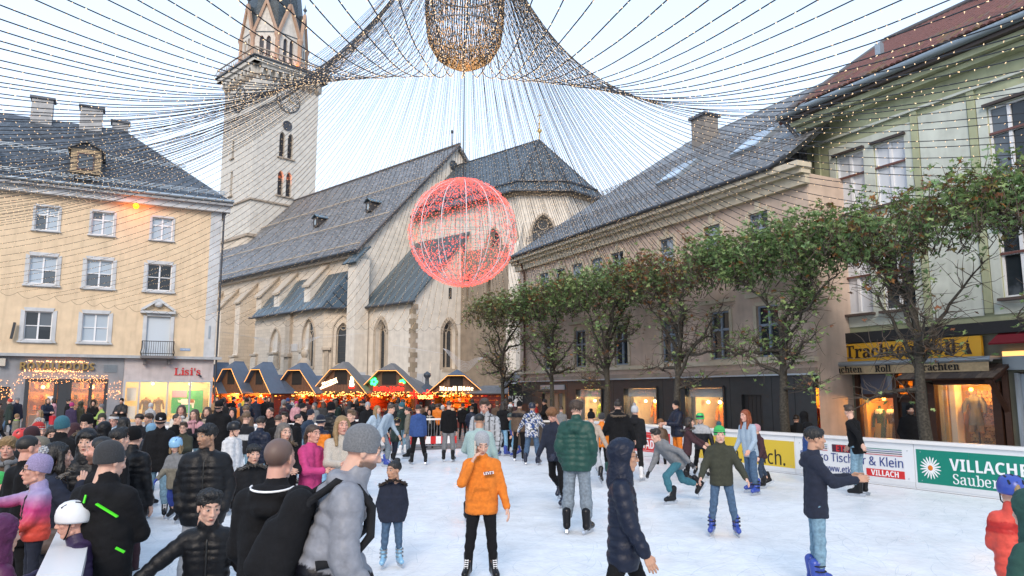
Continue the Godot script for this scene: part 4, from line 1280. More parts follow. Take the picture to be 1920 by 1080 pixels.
	for q in [[3.75, 10.0, 0.3], [5.9, 7.3, 0.22], [5.9, 4.9, 0.22], [6.4, 10.4, 0.3]]:
		mi("slit_window", box_mesh(Vector3(q[2], q[2] * 3.0, 0.03)), mat("leaded_glass", Color.WHITE), h, ef * pos(q[0], q[1], 0.01))
	mi("wall_memorial", box_mesh(Vector3(0.9, 1.9, 0.1)), render, h, ef * pos(2.2, 3.4, 0.05))
	for x in [0.7, 1.3, 5.0, -4.6]:
		mi("stone_tablet", box_mesh(Vector3(0.55, 1.1, 0.05)), mat("tablet", lin(0.5, 0.5, 0.5), 0.8), h, ef * pos(x, 2.9, 0.03))
	var quoin := [dressed, plaster("quoin_b", lin(0.34, 0.27, 0.19)), plaster("quoin_c", lin(0.45, 0.36, 0.27))]
	for i in 24:
		var y := 0.0 + i * 0.375
		var long := i % 2 == 0
		bx("quoin_stone", h, quoin[rng.randi() % 3], Vector3(6.8 - (0.42 if long else 0.22) / 2 + 0.02, y, 10.4 - (0.22 if long else 0.42) / 2 + 0.02 + 0.0), Vector3(0.44 if long else 0.24, 0.355, 0.24 if long else 0.44) * 1.15)
	var sr := B.new()
	slab(sr, [Vector3(0.0, 15.5, 4.7), Vector3(7.1, 15.5, 4.7), Vector3(7.1, 8.95, 10.9), Vector3(0.0, 8.95, 10.9)], 0.14)
	mi("side_choir_roof", sr.done(), seam_mat(), h)
	# choir with a polygonal end
	var pts := [Vector3(0, 0, 4.8), Vector3(12.69, 0, 4.8), Vector3(15.5, 0, 1.99), Vector3(15.5, 0, -1.99), Vector3(12.69, 0, -4.8), Vector3(0, 0, -4.8)]
	for i in 5:
		var w: Vector3 = pts[i + 1] - pts[i]
		var t := face(pts[i], pts[i + 1])
		var l := w.length()
		var hole := []
		if i in [1, 2, 3]:
			hole = [[l / 2 - 0.95, 8.0, l / 2 + 0.95, 15.9, "arch"]]
		elif i == 0:
			hole = [[9.2, 9.0, 10.8, 15.2, "arch"]]
		mi("choir_wall", wall_mesh(0, PLAZA, l, 17.6, hole, 0.4), render, h, t)
		mi("cornice", box_mesh(Vector3(l + 0.2, 0.4, 0.35)), plaster("choir_cornice", lin(0.5, 0.38, 0.26)), h, t * pos(l / 2, 17.65, 0.1))
		if hole:
			gothic(h, hole[0], t, dressed, 3, 0.4)
			mi("window_surround", outline_mesh(opening(hole[0]), 0.16, 0.0, 0.12), dressed, h, t)
		if i > 0 and i < 5:
			# corner buttress with a crocketed head
			var out: Vector3 = (pts[i] - Vector3(10.7, 0, 0)).normalized()
			var bt := Transform3D(Basis(out.cross(Vector3.UP) * -1.0, Vector3.UP, out), pts[i])
			var b := B.new()
			b.xf = bt * Transform3D(Basis(Vector3.UP, -PI / 2), Vector3(0.4, 0, 0))
			b.prism(PackedVector2Array([Vector2(-0.2, PLAZA), Vector2(1.5, PLAZA), Vector2(1.5, 8.0), Vector2(1.0, 9.0), Vector2(1.0, 13.2), Vector2(-0.2, 15.4)]), 0, 0.8)
			var bo := mi("buttress", b.done(), render, h)
			var pn := B.new()
			pn.xf = bt
			pn.lathe([Vector2(0.32, 13.2), Vector2(0.3, 13.9), Vector2(0.38, 14.0), Vector2(0.04, 15.6), Vector2(0.1, 15.7), Vector2(0.001, 15.9)], 4, 1.0, 0.0, 0, Vector3(0, 0, 0.7))
			mi("pinnacle", pn.done(), dressed, bo)
	var kr := B.new()
	var apex := Vector3(10.7, 23.7, 0)
	var ev := []
	for p in pts:
		var o: Vector3 = (p - Vector3(10.7 if p.x > 10 else p.x, 0, 0)).normalized() * 0.75
		ev.append(p + o + Vector3(0, 17.7, 0))
	kr.quad(Vector3(0, 23.7, 0), apex, ev[1], ev[0])
	for i in [1, 2, 3]:
		kr.tri(apex, ev[i + 1], ev[i])
	kr.quad(apex, Vector3(0, 23.7, 0), ev[5], ev[4])
	mi("choir_roof", kr.done(), slate_mat("choir_slate", lin(0.11, 0.135, 0.155), 0.24), h)
	var kb := B.new()
	for i in 5:
		kb.bar(ev[i], ev[i + 1], 0.14)
		if i in [0, 1, 2, 3]:
			kb.bar(ev[i + 1], apex, 0.09)
			kb.bar(ev[i].lerp(apex if i else Vector3(0, 23.7, 0), 0.14) + Vector3(0, 0.15, 0), ev[i + 1].lerp(apex, 0.14) + Vector3(0, 0.15, 0), 0.12)
	kb.bar(Vector3(0, 23.72, 0), apex, 0.12)
	mi("roof_edge", kb.done(), mat("dark_zinc", Color.WHITE), h)
	var fin := B.new()
	fin.lathe([Vector2(0.05, 23.6), Vector2(0.05, 24.3), Vector2(0.24, 24.5), Vector2(0.05, 24.75), Vector2(0.04, 25.1), Vector2(0.12, 25.2), Vector2(0.03, 25.3), Vector2(0.03, 26.3)], 10, 1.0, 0, 0, Vector3(10.7, 0, 0))
	fin.box(Vector3(10.7, 25.9, 0), Vector3(0.5, 0.07, 0.07))
	mi("finial", fin.done(), mat("gilding", lin(0.55, 0.36, 0.12), 0.35, 0.8), h)
	var rod := B.new()
	rod.bar(Vector3(-0.8, 25.6, 0), Vector3(-0.8, 27.5, 0), 0.07)
	rod.box(Vector3(-0.8, 27.3, 0), Vector3(0.16, 0.3, 0.16))
	mi("lightning_rod", rod.done(), iron, h)
	# a lower annexe that closes the view on the right
	var ann := B.new()
	ann.box(Vector3(13.4, 4.0, 8.6), Vector3(6.0, 8.5, 5.0))
	var an := B.new()
	var at := face(Vector3(6.85, 0, 4.6), Vector3(11.0, 0, 4.6))
	mi("annexe_wall", wall_mesh(0, PLAZA, 5.6, 13.5, [[0.6, 9.4, 1.1, 11.6], [3.0, 9.4, 3.5, 11.6]]), plaster("annexe_stone", lin(0.36, 0.29, 0.22), 0.78), h, Transform3D(at.basis, at.origin + Vector3(0, 0, 0.9)))
	var ap := B.new()
	ap.tube(PackedVector3Array([Vector3(7.1, 15.2, 5.4), Vector3(7.1, PLAZA, 5.4)]), PackedFloat32Array([0.1]), 7)
	mi("downpipe", ap.done(), mat("dark_zinc", Color.WHITE), h)


func seam_mat() -> StandardMaterial3D:   # sheet metal with standing seams running down the slope
	if not M.has("seam_metal"):
		var im := Image.create(256, 64, false, Image.FORMAT_RGB8)
		var hm := Image.create(256, 64, false, Image.FORMAT_RGB8)
		var r := RandomNumberGenerator.new()
		r.seed = 4
		for k in 4:
			var t := r.randf_range(0.75, 1.0)
			for x in 64:
				for y in 64:
					var s := x < 7
					im.set_pixel(k * 64 + x, y, grey(t * (0.55 if s else 1.0)))
					hm.set_pixel(k * 64 + x, y, grey(1.0 if x < 7 else 0.0))
		uv_mat("seam_metal", lin(0.1, 0.14, 0.165), 0.38, ImageTexture.create_from_image(im), Vector2(0.42, 0.42), ImageTexture.create_from_image(hm), 3.0)
	return M["seam_metal"]


func church_tower() -> void:
	var h := thing("church_tower", "tall pale square church tower with clocks, gallery and octagonal gabled spire", "tower", Vector3(-31.35, 0, -93.14), deg_to_rad(-44.1))
	var stone := plaster("tower_render", lin(0.72, 0.68, 0.61), 0.84)
	var low := church_stone()
	var dressed := plaster("tower_trim", lin(0.45, 0.37, 0.29))
	var dark := mat("louvre_dark", lin(0.05, 0.055, 0.07), 0.7)
	var s := 4.3
	# faces: east (local +x) and south (local +z) are seen
	var F := [Transform3D(Basis(Vector3.UP, PI / 2), Vector3(s, 0, 0)), pos(0, 0, s), Transform3D(Basis(Vector3.UP, -PI / 2), Vector3(-s, 0, 0)), Transform3D(Basis(Vector3.UP, PI), Vector3(0, 0, -s))]
	for i in 4:
		var lan := [[-0.95, 31.0, -0.18, 34.3, "arch"], [0.18, 31.0, 0.95, 34.3, "arch"], [-0.95, 26.1, -0.18, 29.3, "arch"], [0.18, 26.1, 0.95, 29.3, "arch"]]
		if i == 1:
			lan = [[-1.5, 26.3, -0.85, 29.6, "arch"], [-1.5, 31.2, -0.9, 33.6, "arch"]]
		mi("wall", wall_mesh(-s, 20.4, s, 43.0, lan, 0.5), stone, h, F[i])
		mi("base_wall", wall_mesh(-s - 0.35, PLAZA, s + 0.35, 20.4, []), low, h, F[i] * pos(0, 0, 0.35))
		mi("base_ledge", box_mesh(Vector3(2 * s + 1.0, 0.35, 0.7)), dressed, h, F[i] * pos(0, 20.5, 0.2))
		mi("band", box_mesh(Vector3(2 * s + 0.3, 0.2, 0.3)), dressed, h, F[i] * pos(0, 25.0, 0.06))
		for q in lan:
			var pn := B.new()
			pn.prism(opening(q), -0.02, 0.0)
			var wn := mi("window", outline_mesh(opening(q), -0.08, -0.1, 0.05), dressed, h, F[i] * pos(0, 0, -0.4))
			mi("pane", pn.done(), dark, wn)
			var n := 0
			var y: float = q[1] + 0.2
			while y < q[3] - 0.5:
				bx("louvre", wn, mat("louvre_slat", lin(0.06, 0.05, 0.045), 0.8), Vector3((q[0] + q[2]) / 2, y, 0.05), Vector3(q[2] - q[0] - 0.1, 0.04, 0.18), Basis(Vector3.RIGHT, 0.6))
				y += 0.3
			mi("window_sill", box_mesh(Vector3(q[2] - q[0] + 0.5, 0.14, 0.3)), dressed, h, F[i] * pos((q[0] + q[2]) / 2, q[1] - 0.08, 0.08))
		if i == 0:
			var oc := B.new()
			oc.xf = F[i] * Transform3D(Basis(Vector3.RIGHT, PI / 2), Vector3(0, 35.2, 0.02))
			oc.lathe([Vector2(0.001, 0.0), Vector2(0.5, 0.0), Vector2(0.55, 0.06), Vector2(0.66, 0.05)], 16)
			mi("oculus", oc.done(), dark, h)
		# clock
		if i < 2:
			var ck := B.new()
			ck.xf = F[i] * Transform3D(Basis(Vector3.RIGHT, PI / 2), Vector3(0.0, 38.55, 0.03))
			ck.lathe([Vector2(0.001, 0.02), Vector2(1.6, 0.02), Vector2(1.6, -0.02)], 40)
			var dial := mi("clock", ck.done(), mat("clock_dial", lin(0.6, 0.58, 0.54), 0.7), h)
			var bk := mat("clock_black", lin(0.02, 0.022, 0.028), 0.5)
			var rg := B.new()
			rg.xf = ck.xf
			rg.lathe([Vector2(1.52, 0.03), Vector2(1.55, 0.07), Vector2(1.63, 0.07), Vector2(1.65, 0.03)], 40)
			mi("clock_ring", rg.done(), bk, dial)
			for k in 12:
				var a := TAU * k / 12
				text("clock_numeral", dial, ["XII", "I", "II", "III", "IV", "V", "VI", "VII", "VIII", "IX", "X", "XI"][k], bk, F[i] * Vector3(sin(a) * 1.22, 38.55 + cos(a) * 1.22, 0.07), 0.42, F[i].basis * Basis(Vector3(0, 0, 1), -a), "Droid Serif", 700, 0.02, false, 0.75)
			var hd := B.new()
			hd.xf = F[i]
			hd.bar(Vector3(0, 38.55, 0.12), Vector3(0.75, 38.3, 0.12), 0.14, 0.03); hd.bar(Vector3(0, 38.55, 0.14), Vector3(0.35, 39.75, 0.14), 0.09, 0.03)
			mi("clock_hand", hd.done(), mat("gilding", Color.WHITE), dial)
		# arched corbel table under the gallery
		for k in 9:
			var x := -s + 0.35 + k * (2 * s - 0.7) / 8
			var cb := B.new()
			cb.xf = F[i] * pos(x, 40.3, 0.02)
			cb.lathe([Vector2(0.001, 0.0), Vector2(0.16, 0.1), Vector2(0.22, 0.3), Vector2(0.34, 0.42), Vector2(0.34, 0.55)], 8)
			mi("corbel", cb.done(), dressed, h)
			if k < 8:
				var ar := B.new()
				var w := (2 * s - 0.7) / 8
				var poly := PackedVector2Array([Vector2(-0.05, 0.55), Vector2(-0.05, 1.75), Vector2(w + 0.05, 1.75), Vector2(w + 0.05, 0.55)])
				var inner := PackedVector2Array()
				for j in 9:
					var a := PI * j / 8
					inner.append(Vector2(w / 2 + cos(a) * (w / 2 - 0.12), 0.75 + sin(a) * 0.62))
				poly.append(Vector2(w - 0.12, 0.55))
				poly.append_array(inner)
				poly.append(Vector2(0.12, 0.55))
				ar.prism(poly, 0.0, 0.6)
				mi("corbel_arch", ar.done(), stone, h, F[i] * pos(x, 40.3, 0))
		mi("cornice", box_mesh(Vector3(2 * s + 1.7, 0.5, 0.9)), stone, h, F[i] * pos(0, 42.3, 0.42))
		mi("gallery_edge", box_mesh(Vector3(2 * s + 2.1, 0.18, 1.1)), mat("dark_zinc", Color.WHITE), h, F[i] * pos(0, 42.64, 0.5))
		# the pierced balustrade: pointed bars with rings
		var rail := B.new()
		rail.bar(Vector3(-s - 0.8, 43.75, 0), Vector3(s + 0.8, 43.75, 0), 0.14)
		rail.bar(Vector3(-s - 0.8, 42.85, 0), Vector3(s + 0.8, 42.85, 0), 0.1)
		mi("gallery_rail", rail.done(), dressed, h, F[i] * pos(0, 0, 0.85))
		for k in 22:
			var x := -s - 0.8 + k * (2 * s + 1.6) / 21
			var bar := B.new()
			bar.bar(Vector3(x, 42.8, 0), Vector3(x + 0.2, 43.3, 0), 0.06); bar.bar(Vector3(x + 0.2, 43.3, 0), Vector3(x, 43.75, 0), 0.06); bar.bar(Vector3(x + 0.4, 42.8, 0), Vector3(x + 0.2, 43.3, 0), 0.06)
			mi("gallery_bar", bar.done(), dressed, h, F[i] * pos(0, 0, 0.85))
	bx("gallery_floor", h, dressed, Vector3(0, 42.5, 0), Vector3(2 * s + 1.4, 0.3, 2 * s + 1.4))
	# octagon with eight gables
	var ap := 3.75
	var fw := 2 * ap * tan(PI / 8)
	var warm := plaster("octagon_trim", lin(0.52, 0.35, 0.25))
	var teal := slate_mat("spire_slate", lin(0.06, 0.085, 0.1), 0.5)
	for i in 8:
		var t := Transform3D(Basis(Vector3.UP, TAU * i / 8), Vector3.ZERO) * pos(0, 0, ap)
		var lan := [[-0.72, 43.6, -0.14, 46.9, "arch"], [0.14, 43.6, 0.72, 46.9, "arch"]]
		mi("octagon_wall", wall_mesh(-fw / 2, 42.6, fw / 2, 47.3, lan, 0.3), stone, h, t)
		for q in lan:
			var pn := B.new()
			pn.prism(opening(q), -0.02, 0.02)
			mi("window", pn.done(), dark, h, t * pos(0, 0, -0.28))
		var gb := B.new()
		gb.prism(PackedVector2Array([Vector2(-fw / 2, 47.3), Vector2(0, 51.4), Vector2(fw / 2, 47.3)]), -0.5, 0.0)
		mi("octagon_gable", gb.done(), stone, h, t)
		var tr := B.new()
		tr.bar(Vector3(-fw / 2, 47.2, 0.1), Vector3(0, 51.6, 0.1), 0.3, 0.4); tr.bar(Vector3(fw / 2, 47.2, 0.1), Vector3(0, 51.6, 0.1), 0.3, 0.4)
		mi("gable_trim", tr.done(), warm, h, t)
		var rr := B.new()
		var c := Vector3(0, 51.5, 0.2)
		rr.quad(Vector3(0, 51.5, -2.6), Vector3(0, 51.5, 0.2), Vector3(fw / 2, 47.3, 0.2), Vector3(fw / 2, 47.3, -1.0))
		rr.quad(Vector3(0, 51.5, 0.2), Vector3(0, 51.5, -2.6), Vector3(-fw / 2, 47.3, -1.0), Vector3(-fw / 2, 47.3, 0.2))
		mi("gable_roof", rr.done(), teal, h, t)
		var col := B.new()
		col.lathe([Vector2(0.36, 42.6), Vector2(0.36, 43.2), Vector2(0.27, 43.4), Vector2(0.27, 46.6), Vector2(0.42, 47.0), Vector2(0.42, 47.3), Vector2(0.2, 47.4)], 10)
		mi("corner_column", col.done(), warm, h, Transform3D(Basis(Vector3.UP, TAU * (i + 0.5) / 8), Vector3.ZERO) * pos(0, 0, ap / cos(PI / 8) + 0.06))
		var fn := B.new()
		fn.lathe([Vector2(0.1, 51.4), Vector2(0.08, 52.0), Vector2(0.3, 52.3), Vector2(0.08, 52.6), Vector2(0.001, 53.2)], 6)
		mi("gable_finial", fn.done(), mat("spire_lead", lin(0.05, 0.06, 0.075), 0.5), h, t * pos(0, 0, 0.1))
	var sp := B.new()
	for i in 8:
		var a0 := TAU * (i - 0.5) / 8; var a1 := TAU * (i + 0.5) / 8
		var r := (ap + 0.02) / cos(PI / 8)
		sp.tri(Vector3(0, 80, 0), Vector3(sin(a1) * r, 47.3, cos(a1) * r), Vector3(sin(a0) * r, 47.3, cos(a0) * r))
	mi("spire", sp.done(), teal, h)
	for a in [0.35, 0.9, 1.75]:
		var p := Vector3(sin(a) * 4.6, 43.4, cos(a) * 4.6)
		mi("flood_lamp", sphere(0.14), glow("sodium", Color.WHITE, 1), h, pos(p.x, p.y, p.z))
		lamp(p, Color(1.0, 0.55, 0.2), 0.55, h, 0.14)
	for z in [-0.56, 0.56]:
		lamp(Vector3(4.12, 28.55, z), Color(1.0, 0.45, 0.1), 0.16, h, 0.06)


# ---------------------------------------------------------------- the rink's boards
func rink_barriers() -> void:
	var white := mat("board_white", lin(0.68, 0.69, 0.7), 0.35)
	var capm := mat("board_cap", lin(0.72, 0.7, 0.68), 0.3)
	var red := mat("advert_red", lin(0.55, 0.02, 0.02), 0.4)
	var yel := mat("advert_yellow", lin(0.6, 0.42, 0.03), 0.4)
	var grn := mat("advert_green", lin(0.0, 0.19, 0.13), 0.4)
	var blue := mat("advert_blue", lin(0.03, 0.05, 0.2), 0.5)
	var ink := mat("ink", lin(0.008, 0.008, 0.008), 0.7)
	var lw := mat("advert_white", lin(0.75, 0.75, 0.75), 0.5)
	# right side: panels bolted end to end; local x runs towards the camera
	var h := thing("rink_barrier", "long white rink board with red, yellow, white and green adverts along the shops", "barrier", V * 14.8, deg_to_rad(-62.7))
	var x := -25.3
	var cuts := [-25.3, -23.2, -20.95, -18.2, -17.0, -13.48, -10.33, -6.9, -4.0, -1.0, 2.0, 5.0, 8.0]
	for i in cuts.size() - 1:
		var a: float = cuts[i]; var b: float = cuts[i + 1]
		var panel := mi("board_panel", box_mesh(Vector3(b - a - 0.012, 0.92, 0.05)), white, h, pos((a + b) / 2, 0.47, -0.03))
		bx("kick_strip", panel, mat("kick_strip", lin(0.6, 0.61, 0.62), 0.4), Vector3(0, -0.37, 0.03), Vector3(b - a - 0.012, 0.1, 0.02))
		bx("top_rail", h, capm, Vector3((a + b) / 2, 0.97, -0.06), Vector3(b - a - 0.006, 0.07, 0.2))
		for y in [0.2, 0.78]:
			for q in [a + 0.15, b - 0.15]:
				bx("bolt", panel, mat("zinc", Color.WHITE), Vector3(q - (a + b) / 2, y - 0.47, 0.028), Vector3(0.02, 0.02, 0.01))
	for a in [[-20.9, -18.25, red, 0.07, 0.76], [-16.98, -13.5, yel, 0.05, 0.8], [-10.28, -6.95, grn, 0.1, 0.83]]:
		var n := int((a[1] - a[0]) / 0.88)
		for k in n:
			var w: float = (a[1] - a[0]) / n
			bx("advert_sheet", h, a[2], Vector3(a[0] + w * (k + 0.5), (a[3] + a[4]) / 2, -0.002), Vector3(w - 0.006, a[4] - a[3], 0.008))
	text("advert_lettering", h, "BRAUSTÄDTER", lw, Vector3(-19.55, 0.38, 0.006), 0.27, Basis(), "Droid Sans", 700, 0.006, false, 0.88)
	for y in [0.19, 0.57, 0.7]:
		bx("advert_line", h, lw, Vector3(-19.6, y, 0.003), Vector3(2.5, 0.006, 0.006))
	text("advert_lettering", h, "villach.villach.", ink, Vector3(-15.25, 0.36, 0.006), 0.36, Basis(), "Droid Sans", 400, 0.006)
	for y in 4:
		for s in [[-12.72, 0.42], [-11.05, 0.9]]:
			bx("advert_line", h, [grn, blue, ink, red][y], Vector3(s[0], 0.78 - y * 0.042, 0.003), Vector3(s[1], 0.012, 0.006))
	bx("advert_sheet", h, mat("advert_dark", lin(0.05, 0.01, 0.03), 0.5), Vector3(-12.1, 0.72, 0.0), Vector3(0.55, 0.17, 0.008))
	text("advert_lettering", h, "ETK", red, Vector3(-12.1, 0.72, 0.008), 0.15, Basis(), "Droid Sans", 700, 0.006)
	text("advert_lettering", h, "Elektro Tischler & Klein", blue, Vector3(-11.95, 0.5, 0.003), 0.19, Basis(), "Droid Sans", 400, 0.006, false, 1.06)
	text("advert_lettering", h, "www.etk.at", blue, Vector3(-12.15, 0.25, 0.003), 0.14, Basis(), "Droid Sans", 400, 0.006)
	bx("advert_sheet", h, red, Vector3(-11.03, 0.26, 0.0), Vector3(0.92, 0.16, 0.008))
	text("advert_lettering", h, "VILLACH", lw, Vector3(-11.03, 0.26, 0.006), 0.125, Basis(), "Droid Sans", 700, 0.006)
	text("advert_lettering", h, "VILLACHER", lw, Vector3(-8.72, 0.57, 0.006), 0.24, Basis(), "Droid Sans", 700, 0.006)
	text("advert_lettering", h, "Saubermacher", lw, Vector3(-8.6, 0.29, 0.006), 0.2, Basis(), "Droid Serif", 400, 0.006, true)
	for k in 18:
		mi("petal", sphere(0.1), lw, h, Transform3D(Basis(Vector3(0, 0, 1), TAU * k / 18) * Basis.from_scale(Vector3(0.16, 1.0, 0.05)), Vector3(-9.98, 0.47, 0.004) + Basis(Vector3(0, 0, 1), TAU * k / 18) * Vector3(0, 0.13, 0)))
	mi("flower_heart", sphere(0.055), mat("display_orange", Color.WHITE), h, Transform3D(Basis.from_scale(Vector3(1, 1, 0.15)), Vector3(-9.98, 0.47, 0.008)))
	# left side, by the crowd
	var l := thing("rink_barrier", "white rink board beside the crowd, its broad top seen from above", "barrier", V * -0.25, deg_to_rad(-62.7))
	for i in 12:
		var a := -25.0 + i * 2.5
		if a > -1.0:
			continue
		mi("board_panel", box_mesh(Vector3(2.488, 0.92, 0.05)), white, l, pos(a + 1.25, 0.47, 0.02))
		bx("top_rail", l, capm, Vector3(a + 1.25, 0.97, 0.0), Vector3(2.49, 0.07, 0.22))
	# far end
	var f := thing("rink_barrier", "far rink board with wooden gate at its right end, behind the skaters", "barrier", U * 25.25, deg_to_rad(27.3))
	for i in 6:
		if i == 5:
			continue
		mi("board_panel", box_mesh(Vector3(1.21, 0.92, 0.05)), white, f, pos(0.4 + i * 1.22, 0.47, 0))
		bx("top_rail", f, capm, Vector3(0.4 + i * 1.22, 0.97, 0), Vector3(1.215, 0.07, 0.18))
	var wood := rough_mat("gate_wood", lin(0.075, 0.06, 0.05), 0.7, noise_tex("t_cloth", 0.02, grey(0.7), grey(1)), 0.6)
	for i in 4:
		var g := mi("gate_panel", box_mesh(Vector3(0.78, 0.86, 0.06)), wood, f, pos(11.9 + i * 0.82, 0.44, 0))
		for k in [-0.3, 0.3]:
			bx("gate_stile", g, wood, Vector3(k, 0, 0.04), Vector3(0.1, 0.84, 0.03))
		for k in [-0.36, 0.36]:
			bx("gate_rail", g, wood, Vector3(0, k, 0.043), Vector3(0.7, 0.1, 0.03))
		bx("top_rail", f, capm, Vector3(11.9 + i * 0.82, 0.91, 0), Vector3(0.815, 0.07, 0.22))
	# steel crowd fences with a red and white strip
	var steel := mat("fence_steel", lin(0.3, 0.31, 0.33), 0.35, 0.7)
	for i in 3:
		var c := thing("crowd_fence", ["leftmost of three steel crowd fences with red and white strip", "middle steel crowd fence with red and white strip at the far end", "rightmost of three steel crowd fences, next to the wooden gate"][i], "fence", on_square(25.3, 6.9 + i * 1.65 - 0.2, 0), deg_to_rad(27.3), "crowd fences at the far end of the rink")
		var fr := B.new()
		fr.tube(PackedVector3Array([Vector3(-0.78, 0.02, 0), Vector3(-0.78, 1.05, 0), Vector3(0.78, 1.05, 0), Vector3(0.78, 0.02, 0)]), PackedFloat32Array([0.024]), 6)
		fr.bar(Vector3(-0.78, 0.14, 0), Vector3(0.78, 0.14, 0), 0.04)
		mi("fence_frame", fr.done(), steel, c)
		for k in 14:
			bx("fence_bar", c, steel, Vector3(-0.7 + k * 0.1077, 0.6, 0), Vector3(0.014, 0.9, 0.014))
		bx("fence_rail", c, mat("board_cap", Color.WHITE), Vector3(0, 1.06, 0), Vector3(1.6, 0.06, 0.12))
		for k in 8:
			bx("warning_stripe", c, red if k % 2 else lw, Vector3(-0.7 + k * 0.2, 0.33, 0.03), Vector3(0.198, 0.26, 0.012))


# ---------------------------------------------------------------- the market
# width, label words ... : a wooden hut under a bell-shaped roof with a hipped brow
func stall(label: String, at: Vector3, turn: float, w: float, deep: float, peak: float, roof_m: Material, tone: int, sign: String, front_hip := true) -> Node3D:
	var h := thing("market_stall", label, "market stall", at, turn, "wooden market huts before the church")
	var red := rough_mat("stall_red", lin(0.2, 0.028, 0.02), 0.6, noise_tex("t_cloth", 0.02, grey(0.75), grey(1)), 0.6)
	var brown := rough_mat("stall_brown", lin(0.17, 0.08, 0.04), 0.6, noise_tex("t_cloth", 0.02, grey(0.7), grey(1)), 0.6)
	var amber := mat("stall_amber", lin(0.66, 0.33, 0.08), 0.8)
	var hw := w / 2
	var eave := 2.05
	var prof := [Vector2(-hw - 0.28, eave - 0.02), Vector2(-hw * 0.62, eave + (peak - eave) * 0.5), Vector2(-hw * 0.33, eave + (peak - eave) * 0.76), Vector2(0, peak), Vector2(hw * 0.33, eave + (peak - eave) * 0.76), Vector2(hw * 0.62, eave + (peak - eave) * 0.5), Vector2(hw + 0.28, eave - 0.02)]
	# walls
	for s in [-1, 1]:
		for k in 9:
			bx("wall_board", h, red, Vector3(s * hw, 0.12 + k * 0.235, -deep / 2), Vector3(0.05, 0.22, deep))
	for k in 9:
		bx("wall_board", h, red, Vector3(0, 0.12 + k * 0.235, -deep), Vector3(w, 0.22, 0.05))
	for k in 4:
		bx("counter_board", h, red if tone else brown, Vector3(0, 0.12 + k * 0.235, 0.0), Vector3(w, 0.225, 0.06))
	bx("counter_top", h, brown, Vector3(0, 1.0, 0.08), Vector3(w + 0.1, 0.06, 0.5))
	bx("floor_deck", h, brown, Vector3(0, 0.0, -deep / 2), Vector3(w, 0.06, deep))
	bx("ceiling_board", h, brown, Vector3(0, eave + 0.02, -deep / 2), Vector3(w, 0.05, deep))
	for x in [-hw + 0.05, hw - 0.05]:
		bx("post", h, red if tone else brown, Vector3(x, 1.05, 0.03), Vector3(0.14, 2.1, 0.14))
	# goods: shelves and hanging things, lit from inside
	bx("back_cloth", h, amber, Vector3(0, 1.4, -deep + 0.08), Vector3(w - 0.1, 1.2, 0.03))
	var goods := [mat("goods_red", lin(0.5, 0.03, 0.02), 0.6), mat("goods_gold", lin(0.6, 0.35, 0.05), 0.4), mat("goods_cream", lin(0.65, 0.55, 0.4), 0.7), mat("goods_brown", lin(0.2, 0.08, 0.03), 0.7), mat("goods_green", lin(0.04, 0.16, 0.05), 0.7)]
	for row in 3:
		bx("shelf", h, brown, Vector3(0, 1.15 + row * 0.32, -deep + 0.3), Vector3(w - 0.2, 0.03, 0.3))
		for k in 14:
			if rng.randf() < 0.8:
				var s := Vector3(rng.randf_range(0.08, 0.17), rng.randf_range(0.08, 0.24), 0.12)
				bx("ware", h, goods[rng.randi() % 5], Vector3(-hw + 0.25 + k * (w - 0.4) / 13, 1.17 + row * 0.32 + s.y / 2, -deep + 0.32), s)
	for k in 8:
		var x := -hw + 0.3 + k * (w - 0.6) / 7
		mi("bauble" if k % 2 else "hanging_star", sphere(0.07 if k % 2 else 0.1), goods[(k * 3) % 5], h, pos(x, rng.randf_range(1.62, 1.86), -0.1))
	for k in 6:
		bx("ware", h, goods[rng.randi() % 5], Vector3(-hw + 0.35 + k * (w - 0.7) / 5, 1.09, 0.1), Vector3(0.2, rng.randf_range(0.08, 0.2), 0.2))
	# gable of planks
	var g0 := PackedVector2Array()
	for p in prof:
		g0.append(p)
	var n := int(w / 0.2)
	for k in n:
		var xa := -hw + k * w / n; var xb := -hw + (k + 1) * w / n - 0.012
		var ya := prof_y(prof, xa); var yb := prof_y(prof, xb)
		if front_hip:
			var lid := eave + (peak - eave) * 0.76
			ya = minf(ya, lid)
			yb = minf(yb, lid)
		var pl := B.new()
		pl.prism(PackedVector2Array([Vector2(xa, eave), Vector2(xa, ya - 0.03), Vector2(xb, yb - 0.03), Vector2(xb, eave)]), 0, 0.05)
		mi("gable_plank", pl.done(), brown, h, pos(0, 0, 0.12))
	bx("gable_door", h, mat("gable_dark", lin(0.015, 0.012, 0.01), 0.8), Vector3(0, eave + (peak - eave) * 0.45, 0.175), Vector3(w * 0.26, (peak - eave) * 0.36, 0.03))
	var arch := B.new()
	arch.lathe([Vector2(w * 0.13, -0.015), Vector2(w * 0.13, 0.015), Vector2(0.001, 0.02)], 16)
	mi("gable_arch", arch.done(), mat("gable_dark", Color.WHITE), h, Transform3D(Basis(Vector3.RIGHT, PI / 2), Vector3(0, eave + (peak - eave) * 0.6, 0.175)))
	# roof
	var rf := B.new()
	var z0 := 0.5; var z1 := -deep - 0.35; var zm := -0.75
